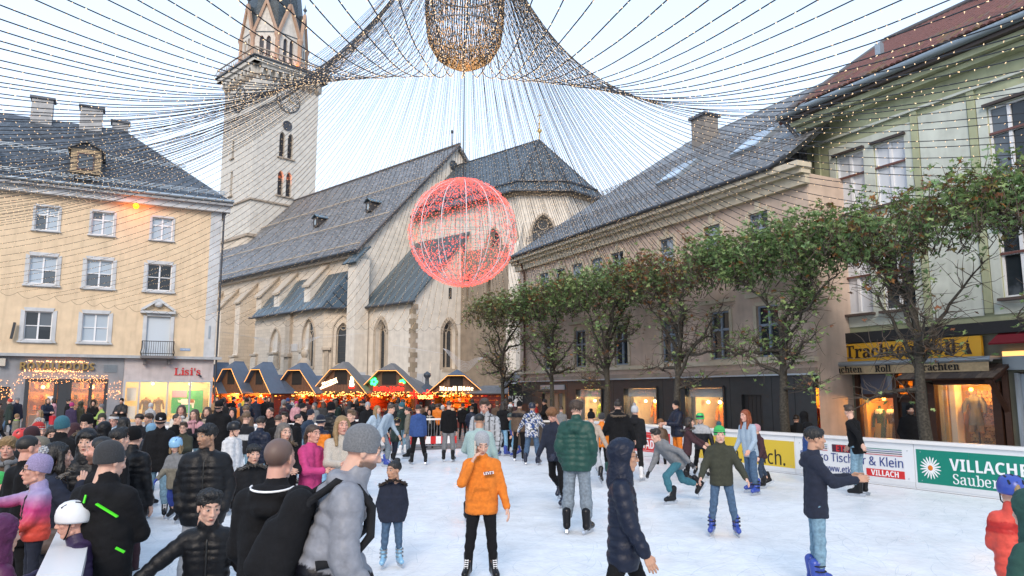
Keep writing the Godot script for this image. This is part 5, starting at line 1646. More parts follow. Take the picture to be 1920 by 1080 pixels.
	for i in 6:
		var a: Vector2 = prof[i]; var b: Vector2 = prof[i + 1]
		var za := z0; var zb := z0
		if front_hip and i in [2, 3]:
			za = z0 - (0.55 if i == 3 else 0.0)
			zb = z0 - (0.55 if i == 2 else 0.0)
		slab(rf, [Vector3(a.x, a.y, zm), Vector3(b.x, b.y, zm), Vector3(b.x, b.y, zb), Vector3(a.x, a.y, za)], 0.06)
		# the main roof sits lower
		var la := a - Vector2(0, 0.75 * (a.y - eave) / (peak - eave)); var lb := b - Vector2(0, 0.75 * (b.y - eave) / (peak - eave))
		slab(rf, [Vector3(la.x, la.y, z1), Vector3(lb.x, lb.y, z1), Vector3(lb.x, lb.y, zm + 0.02), Vector3(la.x, la.y, zm + 0.02)], 0.06)
		if i in [2, 3]:
			rf.tri(Vector3(a.x, a.y, zm), Vector3(b.x, b.y, zm), Vector3(0, prof[2].y - 0.3, zm))
	for i in 2:
		var q: Vector2 = prof[2 + i * 2]
		rf.tri(Vector3(q.x, q.y, zm), Vector3(q.x, q.y - 0.35, zm), Vector3(0, prof[2].y - 0.3, zm))
	if front_hip:
		rf.tri(Vector3(prof[2].x, prof[2].y, z0), Vector3(0, peak, z0 - 0.55), Vector3(prof[4].x, prof[4].y, z0))
	else:
		rf.tri(Vector3(prof[2].x, prof[2].y, 0.14), Vector3(0, peak, 0.14), Vector3(prof[4].x, prof[4].y, 0.14))
	mi("roof", rf.done(), roof_m, h)
	# rope light round the front edge
	var rope := PackedVector3Array()
	for i in [0, 1, 2, 4, 5, 6]:
		rope.append(Vector3(prof[i].x, prof[i].y - 0.04, z0 + 0.03))
	var rb := B.new()
	rb.tube(rope, PackedFloat32Array([0.014]), 5)
	mi("rope_light", rb.done(), glow("rope_light", Color(1.0, 0.66, 0.34), 1.3), h)
	# garland of bulbs along the eaves
	if tone:
		var fl := B.new()
		for k in 90:
			fl.box(Vector3(rng.randf_range(-hw - 0.2, hw + 0.2), eave - 0.02 + rng.randf_range(-0.16, 0.1), 0.3 + rng.randf_range(-0.05, 0.1)), Vector3.ONE * 0.04)
		var gl := mi("garland_lights", fl.done(), glow("garland_bulb", Color(1.0, 0.66, 0.34), 2.6), h)
		gl.set_meta("kind", "stuff")
		var green := B.new()
		for k in 60:
			var x := -hw + k * w / 59.0
			green.bar(Vector3(x, eave, 0.26), Vector3(x + rng.randf_range(-0.1, 0.1), eave + rng.randf_range(-0.16, 0.08), 0.32), 0.05)
		var gs := mi("garland", green.done(), mat("fir_green", lin(0.02, 0.05, 0.02), 0.9), h)
		gs.set_meta("kind", "stuff")
	if sign:
		text("stall_lettering", h, sign, glow("sign_glow", Color(1.0, 0.85, 0.7), 2.2), Vector3(0, eave + 0.26, 0.2), 0.24, Basis(), "Droid Serif", 700, 0.02, true)
	for x in [-w * 0.28, w * 0.28]:
		mi("stall_bulb", sphere(0.07), glow("stall_bulb", Color(1.0, 0.66, 0.28), 9.0), h, pos(x, 1.88, -0.55))
	lamp(Vector3(0, 1.88, -0.55), Color(1.0, 0.55, 0.2), 4.2 if tone else 5.5, h, 0.07)
	return h


func prof_y(prof: Array, x: float) -> float:
	for i in prof.size() - 1:
		if x >= prof[i].x and x <= prof[i + 1].x:
			return lerpf(prof[i].y, prof[i + 1].y, (x - prof[i].x) / (prof[i + 1].x - prof[i].x))
	return prof[0].y


func market() -> void:
	var blue := rough_mat("stall_roof_blue", lin(0.105, 0.135, 0.185), 0.7, noise_tex("t_plaster86", 0.011, grey(0.8), grey(1), 1024), 0.3)
	var greyr := rough_mat("stall_roof_grey", lin(0.18, 0.168, 0.16), 0.7, noise_tex("t_plaster86", 0.011, grey(0.8), grey(1), 1024), 0.3)
	stall("market hut half hidden by the corner of the yellow house", Vector3(-18.3, PLAZA, -46.5), -0.75, 2.3, 2.6, 3.95, blue, 0, "")
	stall("small blue-roofed hut with brown gable, second from the yellow house", Vector3(-16.9, PLAZA, -45.6), -0.48, 2.2, 2.8, 3.98, blue, 0, "")
	stall("blue-roofed hut with white-edged gable and plain red side wall", Vector3(-15.05, PLAZA, -45.2), -0.55, 2.3, 4.4, 3.92, blue, 0, "")
	stall("blue-roofed red hut under a statue, gold garland over its counter", Vector3(-13.05, PLAZA, -46.0), -0.36, 2.7, 3.2, 3.9, blue, 1, "")
	var s5 := stall("grey-roofed hut with snowman light and paper stars in its window", Vector3(-10.3, PLAZA, -45.6), -0.28, 3.3, 3.2, 3.95, greyr, 1, "")
	var s6 := stall("grey-roofed hut with red neon sign and green clover lights", Vector3(-7.35, PLAZA, -45.4), -0.22, 3.5, 3.2, 3.85, greyr, 1, "")
	var s7 := stall("lone brown hut with white lettering, golden counter below the choir wall", Vector3(-3.3, PLAZA, -45.0), -0.05, 3.0, 2.6, 3.45, blue, 1, "Mandl Hütte")
	stall("dark-roofed hut at the sports shop corner with round white logo", Vector3(0.55, PLAZA, -43.2), 0.75, 2.4, 3.0, 3.25, greyr, 0, "")
	var red := glow("neon_red", Color(1.0, 0.12, 0.08), 3.0)
	var green := glow("neon_green", Color(0.2, 1.0, 0.45), 2.6)
	var white := glow("neon_white", Color(0.9, 1.0, 0.9), 2.6)
	text("neon_lettering", s6, "Heiße Liebe", red, Vector3(0, 2.3, 0.24), 0.24, Basis(), "Droid Serif", 700, 0.03, true)
	text("neon_lettering", s6, "Café", red, Vector3(0.1, 2.08, 0.24), 0.2, Basis(), "Droid Serif", 700, 0.03, true)
	for k in 5:
		var a := TAU * k / 5
		mi("neon_leaf", sphere(0.1), green, s6, Transform3D(Basis.from_scale(Vector3(1, 1, 0.4)), Vector3(-0.95 + cos(a) * 0.16, 2.72 + sin(a) * 0.16, 0.24)))
		mi("neon_bell", sphere(0.08), green if k < 3 else red, s6, Transform3D(Basis.from_scale(Vector3(1, 1, 0.4)), Vector3(0.85 + cos(a) * 0.13, 2.68 + sin(a) * 0.12, 0.24)))
	for k in 3:
		mi("neon_snowman", sphere(0.16 - k * 0.03), white if k else white, s5, Transform3D(Basis.from_scale(Vector3(1, 1, 0.4)), Vector3(0.78, 2.55 + k * 0.2, 0.24)))
	mi("neon_scarf", box_mesh(Vector3(0.34, 0.1, 0.06)), red, s5, pos(0.78, 2.4, 0.25))
	for i in 4:
		for k in 5:
			var a := TAU * k / 5 + 0.3
			mi("paper_star", box_mesh(Vector3(0.06, 0.26, 0.03)), mat("goods_cream", Color.WHITE), s5, Transform3D(Basis(Vector3(0, 0, 1), a), Vector3(-1.1 + i * 0.7, 1.55 + 0.1 * (i % 2), 0.2) + Basis(Vector3(0, 0, 1), a) * Vector3(0, 0.1, 0)))
	for s in [s6, s7]:
		for x in [-1.7, 1.7]:
			for k in 5:
				var a := TAU * k / 5
				mi("red_star", box_mesh(Vector3(0.09, 0.3, 0.05)), glow("red_star", Color(1.0, 0.1, 0.04), 1.3), s, Transform3D(Basis(Vector3(0, 0, 1), a), Vector3(x, 1.98, 0.42) + Basis(Vector3(0, 0, 1), a) * Vector3(0, 0.12, 0)))
	for s in [[s5, -0.75, "Kärntner"], [s5, -0.85, "Schmankerl"]]:
		text("stall_lettering", s[0], s[2], glow("sign_glow", Color.WHITE, 1), Vector3(s[1], 2.75 if s[2] == "Kärntner" else 2.52, 0.2), 0.17, Basis(Vector3(0, 0, 1), 0.35), "Droid Serif", 700, 0.02, true)
	# lights strung between the two huts, and the dark kiosk with a ball finial behind
	var b := B.new()
	for k in 120:
		var t := rng.randf()
		b.box(Vector3(lerpf(-5.6, -4.7, t), 1.75 + rng.randf_range(-0.12, 0.1), -44.7 + rng.randf_range(-0.1, 0.1)), Vector3.ONE * 0.04)
	var gl := mi("garland_lights", b.done(), glow("garland_bulb", Color.WHITE, 1), self)
	gl.set_meta("kind", "stuff")
	tag(gl, "gold garland of small bulbs strung between two huts", "garland")
	var kiosk := thing("kiosk", "dark kiosk with ball finial behind the garland, between two huts", "kiosk", Vector3(-5.3, PLAZA, -47.0), -0.2)
	bx("kiosk_wall", kiosk, mat("kiosk_dark", lin(0.03, 0.026, 0.025), 0.7), Vector3(0, 1.0, 0), Vector3(1.5, 2.0, 1.5))
	var kb := B.new()
	kb.lathe([Vector2(1.1, 2.0), Vector2(0.5, 2.35), Vector2(0.14, 2.6), Vector2(0.12, 2.95), Vector2(0.24, 3.1), Vector2(0.24, 3.25), Vector2(0.001, 3.4)], 8)
	mi("kiosk_roof", kb.done(), mat("spire_lead", Color.WHITE), kiosk)
	# the shop's projecting signs at the corner
	var sg := thing("shop_sign", "white-lettered dark sign of the sports shop above the last hut", "sign", on_square(33.7, 17.6, 0), deg_to_rad(10))
	bx("sign_board", sg, mat("dark_door", Color.WHITE), Vector3(0.2, 1.95, 0), Vector3(1.1, 1.0, 0.1))
	text("sign_lettering", sg, "PLESSIN", mat("advert_white", Color.WHITE), Vector3(0.2, 1.68, 0.055), 0.32, Basis(), "Droid Sans", 700, 0.01, false, 0.72)
	bx("sign_arm", sg, mat("iron", Color.WHITE), Vector3(0.6, 2.5, -0.3), Vector3(0.06, 0.06, 0.7))
	var sg2 := thing("shop_sign", "round white logo on a brown hut gable beside the dark sign", "sign", Vector3(0.1, 0, -42.1), deg_to_rad(8))
	var rb := B.new()
	for i in 1:
		var ring := PackedVector3Array()
		for k in 17:
			ring.append(Vector3(cos(TAU * k / 16) * 0.2, 2.35 + sin(TAU * k / 16) * 0.15, 0.0))
		rb.tube(ring, PackedFloat32Array([0.045]), 6)
	mi("logo_ring", rb.done(), mat("advert_white", Color.WHITE), sg2)
	text("sign_lettering", sg2, "BIBLI", mat("advert_white", Color.WHITE), Vector3(0, 2.02, 0), 0.16, Basis(), "Droid Sans", 700, 0.02)
	# the statue between the windows
	var st := thing("statue", "weathered stone bust on a plinth above the fourth hut", "statue", Vector3(-14.55, PLAZA, -52.5), -0.6)
	var sb := B.new()
	sb.lathe([Vector2(0.5, 0.0), Vector2(0.5, 3.2), Vector2(0.62, 3.3), Vector2(0.62, 3.45), Vector2(0.42, 3.6), Vector2(0.48, 4.1), Vector2(0.3, 4.4), Vector2(0.14, 4.5)], 14)
	mi("plinth", sb.done(), plaster("dressed_stone", Color.WHITE), st)
	var hb := B.new()
	hb.lathe([Vector2(0.12, 4.45), Vector2(0.24, 4.65), Vector2(0.26, 4.85), Vector2(0.16, 5.05), Vector2(0.001, 5.1)], 12)
	mi("bust_head", hb.done(), plaster("dressed_stone", Color.WHITE), st)


# ---------------------------------------------------------------- plane trees, clipped flat
func trees() -> void:
	var bark := rough_mat("bark", lin(0.13, 0.115, 0.09), 0.9, noise_tex("t_bark", 0.03, grey(0.35), grey(1), 512, FastNoiseLite.TYPE_CELLULAR, 3, 12), 1.2, noise_tex("t_bark", 0.03, grey(0.35), grey(1)), 1.5)
	var twig := mat("twig", lin(0.09, 0.07, 0.055), 0.9)
	# a lobed leaf, folded along its rib
	var leaf := ArrayMesh.new()
	var lb := B.new()
	var pts := [Vector2(0, 0), Vector2(0.28, 0.1), Vector2(0.52, 0.02), Vector2(0.42, 0.3), Vector2(0.62, 0.56), Vector2(0.3, 0.56), Vector2(0.0, 1.0)]
	for s in [-1.0, 1.0]:
		for i in pts.size() - 2:
			var a := Vector3(0, 0, 0) if i == 0 else Vector3(0, 0.3, 0)
			var p: Vector2 = pts[i + 1]; var q: Vector2 = pts[i + 2]
			lb.tri(a, Vector3(p.x * s, p.y, absf(p.x) * 0.3), Vector3(q.x * s, q.y, absf(q.x) * 0.3 - 0.1 * q.y * q.y))
	var lm := mat("leaf", Color.WHITE, 0.55)
	lm.vertex_color_use_as_albedo = true
	lm.backlight_enabled = true
	lm.backlight = lin(0.1, 0.12, 0.03)
	leaf = lb.done()
	var info := [[6.9, "plane tree at the right edge, only its branches reaching into view", 0.5], [10.97, "plane tree before the yellow shop sign, nearest of the clipped row", 0.5], [15.05, "thickly leaved green plane tree left of the yellow shop sign", 0.85], [19.24, "thin brownish plane tree with leaning trunk before the sports windows", 0.42], [23.66, "plane tree with dark twigs right of the shop entrance", 0.6], [27.7, "dark-leaved plane tree over the shop entrance door", 0.6], [32.4, "farthest plane tree, yellowing and thin, before the church wall", 0.5]]
	for k in info.size():
		var t: Array = info[k]
		var base := on_square(t[0], 16.2, PLAZA)
		var h := thing("plane_tree", t[1], "tree", base, deg_to_rad(-62.7), "clipped plane trees along the shops")
		var r := RandomNumberGenerator.new()
		r.seed = 40 + k
		var trunk := B.new()
		var lean := [0.0, -0.05, 0.03, -0.55, 0.1, 0.0, 0.05][k] as float
		var path := PackedVector3Array()
		var rad := PackedFloat32Array()
		for i in 12:
			var y := i * 0.36
			path.append(Vector3(lean * sin(y / 3.96 * PI * 0.5) * (1.0 if k != 3 else (1.0 - y / 3.96) * 1.6) + 0.03 * sin(y * 2.3 + k), y, 0.03 * cos(y * 1.9 + k)))
			rad.append((0.165 - 0.012 * i * 0.75) * (1.25 if i == 0 else 1.0) * [1, 1.06, 0.98, 0.9, 0.95, 0.8, 0.75][k])
		trunk.tube(path, rad, 10)
		mi("trunk", trunk.done(), bark, h)
		# limbs reach out along the row and up; twigs fork off them
		var tips := []
		var sprays := B.new()
		for i in 13:
			var limb := B.new()
			var at := path[mini(11, 7 + i % 5)] if i < 10 else path[6 + i % 4]
			var a := r.randf() * TAU
			var reach := Vector3(cos(a) * r.randf_range(0.8, 2.3), r.randf_range(0.5, 2.4), sin(a) * r.randf_range(0.4, 1.2))
			if i >= 10:
				reach.y = r.randf_range(-0.3, 0.7)
			if at.y + reach.y > 6.75:
				reach.y = 6.75 - at.y
			var lp := PackedVector3Array()
			var lr := PackedFloat32Array()
			for j in 8:
				var u := j / 7.0
				var p := at + Vector3(reach.x * u, reach.y * pow(u, 0.8), reach.z * u) + Vector3(r.randf_range(-0.09, 0.09), r.randf_range(-0.07, 0.07), r.randf_range(-0.09, 0.09)) * minf(1.0, u * 3.0)
				lp.append(p)
				lr.append(lerpf(0.062, 0.014, u))
				if j > 1:
					for q in 3:
						tips.append(p)
			limb.tube(lp, lr, 6, false)
			mi("limb", limb.done(), bark, h)
		var ends := []
		for p: Vector3 in tips:
			for q in 2:
				var d := Vector3(r.randf_range(-1, 1), r.randf_range(-0.35, 0.8), r.randf_range(-0.8, 0.8)).normalized()
				var l := r.randf_range(0.35, 0.95)
				var tp := PackedVector3Array([p])
				var w := p
				for j in 4:
					d = (d + Vector3(r.randf_range(-0.45, 0.45), r.randf_range(-0.3, 0.4), r.randf_range(-0.45, 0.45))).normalized()
					w += d * l / 4
					w.y = minf(w.y, 6.95)
					w.x = clampf(w.x, -2.35, 2.35)
					w.z = clampf(w.z, -1.35, 1.35)
					tp.append(w)
					if j > 0:
						ends.append([w, d])
				sprays.tube(tp, PackedFloat32Array([0.013, 0.01, 0.008, 0.006, 0.004]), 3, false)
		# the clipped top: a mat of upright shoots
		for i in 420:
			var p := Vector3(r.randf_range(-2.3, 2.3), r.randf_range(5.2, 6.2), r.randf_range(-1.3, 1.3))
			var tp := PackedVector3Array([p])
			for j in 3:
				p += Vector3(r.randf_range(-0.2, 0.2), r.randf_range(0.08, 0.34), r.randf_range(-0.18, 0.18))
				p.y = minf(p.y, 7.0)
				tp.append(p)
				ends.append([p, Vector3(r.randf_range(-1, 1), r.randf_range(0, 1), r.randf_range(-1, 1)).normalized()])
			sprays.tube(tp, PackedFloat32Array([0.014, 0.01, 0.007, 0.004]), 3, false)
		var sp := mi("twigs", sprays.done(), twig, h)
		sp.set_meta("kind", "stuff")
		var where := []
		for e in ends:
			var y: float = e[0].y
			var x: float = e[0].x
			var many := 0
			var dens: float = t[2] * (1.35 if y > 5.3 else (0.42 if y > 4.4 else 0.2))
			dens *= 0.55 + 0.9 * clampf(0.5 + fold.get_noise_3d(x * 0.8 + k * 7, y * 0.9, e[0].z), 0, 1)
			if y > 5.9:
				dens *= 1.5
			if k == 1 and y < 4.7:
				dens *= 0.4
			many = int(dens * 3.1 + r.randf())
			for q in many:
				where.append(e[0] + Vector3(r.randf_range(-0.13, 0.13), r.randf_range(-0.15, 0.08), r.randf_range(-0.13, 0.13)))
		var mm := MultiMesh.new()
		mm.transform_format = MultiMesh.TRANSFORM_3D
		mm.use_colors = true
		mm.mesh = leaf
		mm.instance_count = where.size()
		for i in where.size():
			var p: Vector3 = where[i]
			var bs := Basis.from_euler(Vector3(r.randf_range(-2.6, -0.4), r.randf() * TAU, r.randf_range(-0.7, 0.7))).scaled(Vector3.ONE * r.randf_range(0.08, 0.155))
			mm.set_instance_transform(i, Transform3D(bs, p))
			var n := fold.get_noise_3d(p.x * 1.1 + k * 5.0, p.y * 1.1, p.z * 1.1 + 3.0)
			var autumn: float = [0.1, 0.15, 0.03, 0.26, 0.05, 0.06, 0.2][k]
			var c := Color(0.11, 0.21, 0.07).lerp(Color(0.29, 0.37, 0.14), r.randf())
			if n > 0.35 - autumn or r.randf() < autumn * 0.25:
				c = [Color(0.22, 0.085, 0.035), Color(0.32, 0.14, 0.04), Color(0.26, 0.2, 0.06), Color(0.13, 0.065, 0.035)][r.randi() % 4]
			if k == 6 and r.randf() < 0.7:
				c = c.lerp(Color(0.22, 0.2, 0.07), 0.6)
			mm.set_instance_color(i, c)
		var crown := MultiMeshInstance3D.new()
		crown.name = "crown"
		crown.multimesh = mm
		crown.material_override = lm
		crown.set_meta("kind", "stuff")
		h.add_child(crown)


# ---------------------------------------------------------------- lights overhead
const HUB := Vector3(-1.777, 0, -26.5)

func canopy_height(r: float, far: float, end: float) -> float:
	var k := 6.0
	var e := (exp(-r / k) - exp(-far / k)) / (exp(-0.8 / k) - exp(-far / k))
	return end + (20.2 - end) * e


func light_canopy() -> void:
	var h := thing("light_canopy", "wide tent of dark cords with tiny bulbs, hung from its peak over the rink", "string lights", Vector3.ZERO)
	var cord := mat("cord", lin(0.018, 0.02, 0.024), 0.7)
	var bulb := glow("canopy_bulb", Color(1.0, 0.85, 0.66), 0.55)
	var hu := HUB.dot(U); var hv := HUB.dot(V)
	var n := 252
	var ends := []
	for i in n:
		var phi := TAU * i / n + 0.01
		var du := cos(phi); var dv := sin(phi)
		var far := 1e3
		far = minf(far, (45.5 - hu) / du if du > 1e-4 else ((-14.0 - hu) / du if du < -1e-4 else 1e3))
		far = minf(far, (17.0 - hv) / dv if dv > 1e-4 else ((-24.0 - hv) / dv if dv < -1e-4 else 1e3))
		var end := 6.1 if du > -0.2 else 6.3
		# where the far corner is tied to the yellow house the edge rides higher
		var ev := hv + dv * far
		if du > 0.3 and ev < 4.7:
			end = 6.2 + 0.09 * (4.7 - ev)
		var steps := int(14 + far * 1.5)
		var path := PackedVector3Array()
		for j in steps + 1:
			var r := 0.8 + (far - 0.8) * pow(float(j) / steps, 1.35)
			var sway := 0.012 * sin(j * 0.9 + i * 2.1) + 0.05 * sin(i * 5.3 + j * 0.13)
			path.append(HUB + (U * du + V * dv) * r + (U * -dv + V * du) * sway + Vector3(0, canopy_height(r, far, end) + 0.05 * sin(i * 3.7) * r / far, 0))
		ends.append(path[steps])
		var c := B.new()
		c.tube(path, PackedFloat32Array([0.0095 if du > 0.0 else 0.0115]), 3, false)
		var lights := B.new()
		var run := 0.0
		var step := 0.17 if du > 0.0 else 0.22
		for j in steps:
			var a := path[j]; var b := path[j + 1]
			var l := a.distance_to(b)
			while run < l:
				var p := a.lerp(b, run / l)
				var d := Vector3(rng.randf_range(-1, 1), rng.randf_range(-1.2, 0.5), rng.randf_range(-1, 1)).normalized()
				var q := p + d * 0.012
				var e := p + d * 0.05
				var s := d.cross(Vector3(0.3, 0.9, 0.2)).normalized() * 0.0095
				var t := d.cross(s)
				t = t.normalized() * 0.0095
				lights.tri(q + s, q - s * 0.5 + t, e); lights.tri(q - s * 0.5 + t, q - s * 0.5 - t, e); lights.tri(q - s * 0.5 - t, q + s, e)
				c.tri(p + s * 0.8, p + t * 0.8, q + d * 0.022); c.tri(p + t * 0.8, p - s * 0.8, q + d * 0.022)
				run += step * rng.randf_range(0.7, 1.3)
			run -= l
		var o := mi("light_string", c.done(), cord, h)
		mi("bulbs", lights.done(), bulb, o).set_meta("kind", "stuff")
	# the outer cable, looping from string to string
	var rim := B.new()
	for i in n:
		var a: Vector3 = ends[i]; var b: Vector3 = ends[(i + 1) % n]
		var loop := PackedVector3Array()
		for j in 6:
			var t := j / 5.0
			loop.append(a.lerp(b, t) - Vector3(0, sin(t * PI) * 0.22, 0))
		rim.tube(loop, PackedFloat32Array([0.008]), 3, false)
	mi("rim_cable", rim.done(), cord, h)
	var ring := B.new()
	var rp := PackedVector3Array()
	for k in 25:
		rp.append(HUB + Vector3(cos(TAU * k / 24) * 0.8, 20.2, sin(TAU * k / 24) * 0.8))
	ring.tube(rp, PackedFloat32Array([0.05]), 6, false)
	mi("hub_ring", ring.done(), mat("fence_steel", Color.WHITE), h)
	# two carrying cables across the square
	var cab := B.new()
	for d in [[U * 24 + V * -38, U * -40 + V * 12], [U * 8 - V * 30, U * -8 + V * 12]]:
		cab.tube(PackedVector3Array([HUB + d[0] + Vector3(0, 18, 0), HUB + Vector3(0, 20.6, 0), HUB + d[1] + Vector3(0, 16, 0)]), PackedFloat32Array([0.012]), 4)
	mi("carrying_cable", cab.done(), cord, h)


func light_globe() -> void:
	var c := Vector3(HUB.x, 7.74, HUB.z)
	var h := thing("light_globe", "big hanging globe of white hoops and red lights above the rink", "light globe", c)
	var rib := mat("globe_rib", lin(0.75, 0.68, 0.7), 0.35)
	var wire := mat("globe_wire", lin(0.28, 0.2, 0.22), 0.6)
	var R := 1.92
	for k in 14:
		var a := TAU * k / 14 + 0.1
		var p := PackedVector3Array()
		for j in 25:
			var t := PI * j / 24
			p.append(Vector3(sin(t) * cos(a), cos(t), sin(t) * sin(a)) * R)
		var b := B.new()
		b.tube(p, PackedFloat32Array([0.015]), 5, false)
		mi("hoop", b.done(), rib, h)
	var g := B.new()
	for j in range(1, 20):
		var t := PI * j / 20
		var p := PackedVector3Array()
		for k in 41:
			p.append(Vector3(sin(t) * cos(TAU * k / 40), cos(t), sin(t) * sin(TAU * k / 40)) * R)
		g.tube(p, PackedFloat32Array([0.0055]), 3, false)
	for k in 42:
		var a := TAU * k / 42
		var p := PackedVector3Array()
		for j in 21:
			var t := PI * j / 20
			p.append(Vector3(sin(t) * cos(a), cos(t), sin(t) * sin(a)) * R)
		g.tube(p, PackedFloat32Array([0.0055]), 3, false)
	mi("wire_mesh", g.done(), wire, h)
	var mm := MultiMesh.new()
	mm.transform_format = MultiMesh.TRANSFORM_3D
	var d := B.new()
	d.lathe([Vector2(0.001, -0.5), Vector2(0.5, 0.0), Vector2(0.001, 0.5)], 4)
	mm.mesh = d.done()
	mm.instance_count = 7000
	for i in 7000:
		var y := rng.randf_range(-1, 1)
		if rng.randf() < 0.5:
			y = signf(y) * (1.0 - pow(rng.randf(), 1.6) * 0.55)
		var a := rng.randf() * TAU
		var s := sqrt(maxf(0, 1 - y * y))
		var p := Vector3(s * cos(a), y, s * sin(a)) * (R + rng.randf_range(-0.03, 0.06))
		mm.set_instance_transform(i, Transform3D(Basis.from_euler(Vector3(rng.randf() * 6, rng.randf() * 6, 0)).scaled(Vector3(0.024, 0.05, 0.024)), p))
	var o := MultiMeshInstance3D.new()
	o.name = "red_bulbs"
	o.multimesh = mm
	o.material_override = glow("red_bulb", Color(1.0, 0.4, 0.34), 0.8)
	o.set_meta("kind", "stuff")
	h.add_child(o)
	var rope := B.new()
	rope.bar(Vector3(0, R, 0), Vector3(0, 20.2 - c.y, 0), 0.03)
	mi("hanging_cable", rope.done(), mat("cord", Color.WHITE), h)


func light_lantern() -> void:
	var h := thing("light_lantern", "dense basket of amber lights hanging at the peak of the light tent", "light lantern", HUB)
	var cord := mat("cord", Color.WHITE)
	var prof := [Vector2(1.35, 20.0), Vector2(1.45, 18.6), Vector2(1.5, 17.0), Vector2(1.47, 15.8), Vector2(1.36, 15.0), Vector2(1.05, 14.45), Vector2(0.6, 14.15), Vector2(0.12, 14.0)]
	var at := func(t: float) -> Vector2:
		var i := mini(int(t * 7), 6)
		return prof[i].lerp(prof[i + 1], t * 7 - i)
	for k in 96:
		var a := TAU * k / 96
		var p := PackedVector3Array()
		var low: float = rng.randf_range(0.8, 1.0)
		for j in 13:
			var q: Vector2 = at.call(j / 12.0 * low)
			p.append(Vector3(cos(a + 0.02 * sin(j)) * q.x, q.y, sin(a + 0.02 * sin(j)) * q.x))
		var b := B.new()
		b.tube(p, PackedFloat32Array([0.014]), 3, false)
		mi("light_string", b.done(), cord, h)
	for y in [19.4, 17.2, 15.4]:
		var ring := PackedVector3Array()
		for k in 33:
			ring.append(Vector3(cos(TAU * k / 32) * 1.4, y, sin(TAU * k / 32) * 1.4))
		var b := B.new()
		b.tube(ring, PackedFloat32Array([0.035]), 5, false)
		mi("hoop", b.done(), mat("fence_steel", Color.WHITE), h)
	for m in 2:
		var mm := MultiMesh.new()
		mm.transform_format = MultiMesh.TRANSFORM_3D
		var d := B.new()
		d.lathe([Vector2(0.001, -0.5), Vector2(0.5, 0.0), Vector2(0.001, 0.5)], 4)
		mm.mesh = d.done()
		mm.instance_count = 7000
		for i in 7000:
			var q: Vector2 = at.call(rng.randf())
			var a := TAU * (rng.randi() % 96) / 96.0 + rng.randf_range(-0.03, 0.03)
			var r := q.x * (1.0 if i % 3 else rng.randf_range(0.5, 1.0))
			mm.set_instance_transform(i, Transform3D(Basis.from_euler(Vector3(rng.randf() * 6, rng.randf() * 6, 0)).scaled(Vector3(0.022, 0.07, 0.022)), Vector3(cos(a) * r, q.y, sin(a) * r)))
		var o := MultiMeshInstance3D.new()
		o.name = "amber_bulbs" if m else "bulb_sockets"
		o.multimesh = mm
		o.material_override = glow("amber_bulb", Color(1.0, 0.78, 0.52), 0.36) if m else mat("socket_brown", lin(0.1, 0.07, 0.045), 0.7)
		o.set_meta("kind", "stuff")
		h.add_child(o)


# ---------------------------------------------------------------- small things
func street_details() -> void:
	# draped nets of small white lights near the church wall
	for k in [[Vector3(-15.2, 5.7, -50.5), 4.6, -0.35, "white net of lights slung between poles before the chapel windows"], [Vector3(-2.9, 4.3, -44.5), 2.4, -0.2, "small white curved net of lights beside the plane tree"]]:
		var o := thing("light_net", k[3], "light net", k[0], 0.0)
		var b := B.new()
		var w: float = k[1]
		for r in 7:
			var p := PackedVector3Array()
			for j in 17:
				var t := j / 16.0
				p.append(Vector3((t - 0.5) * w, -sin(t * PI) * (0.35 + r * 0.1) + 0.6 * (0.5 - t) * (1 if k[1] < 3 else 0) + 0.12 * sin(t * 9), r * 0.02))
			b.tube(p, PackedFloat32Array([0.007]), 3, false)
		for j in 33:
			var t := j / 32.0
			var y0 := -sin(t * PI) * 0.35 + 0.6 * (0.5 - t) * (1 if k[1] < 3 else 0) + 0.12 * sin(t * 9)
			b.bar(Vector3((t - 0.5) * w, y0, 0), Vector3((t - 0.5) * w, y0 - sin(t * PI) * 0.6, 0.12), 0.007)
		b.bar(Vector3(-w / 2 - 3, 0.5, 0), Vector3(-w / 2, 0, 0), 0.012)
		b.bar(Vector3(w / 2 + 3, 0.3, 0), Vector3(w / 2, 0, 0), 0.012)
		mi("net", b.done(), mat("net_white", lin(0.6, 0.6, 0.62), 0.6), o)


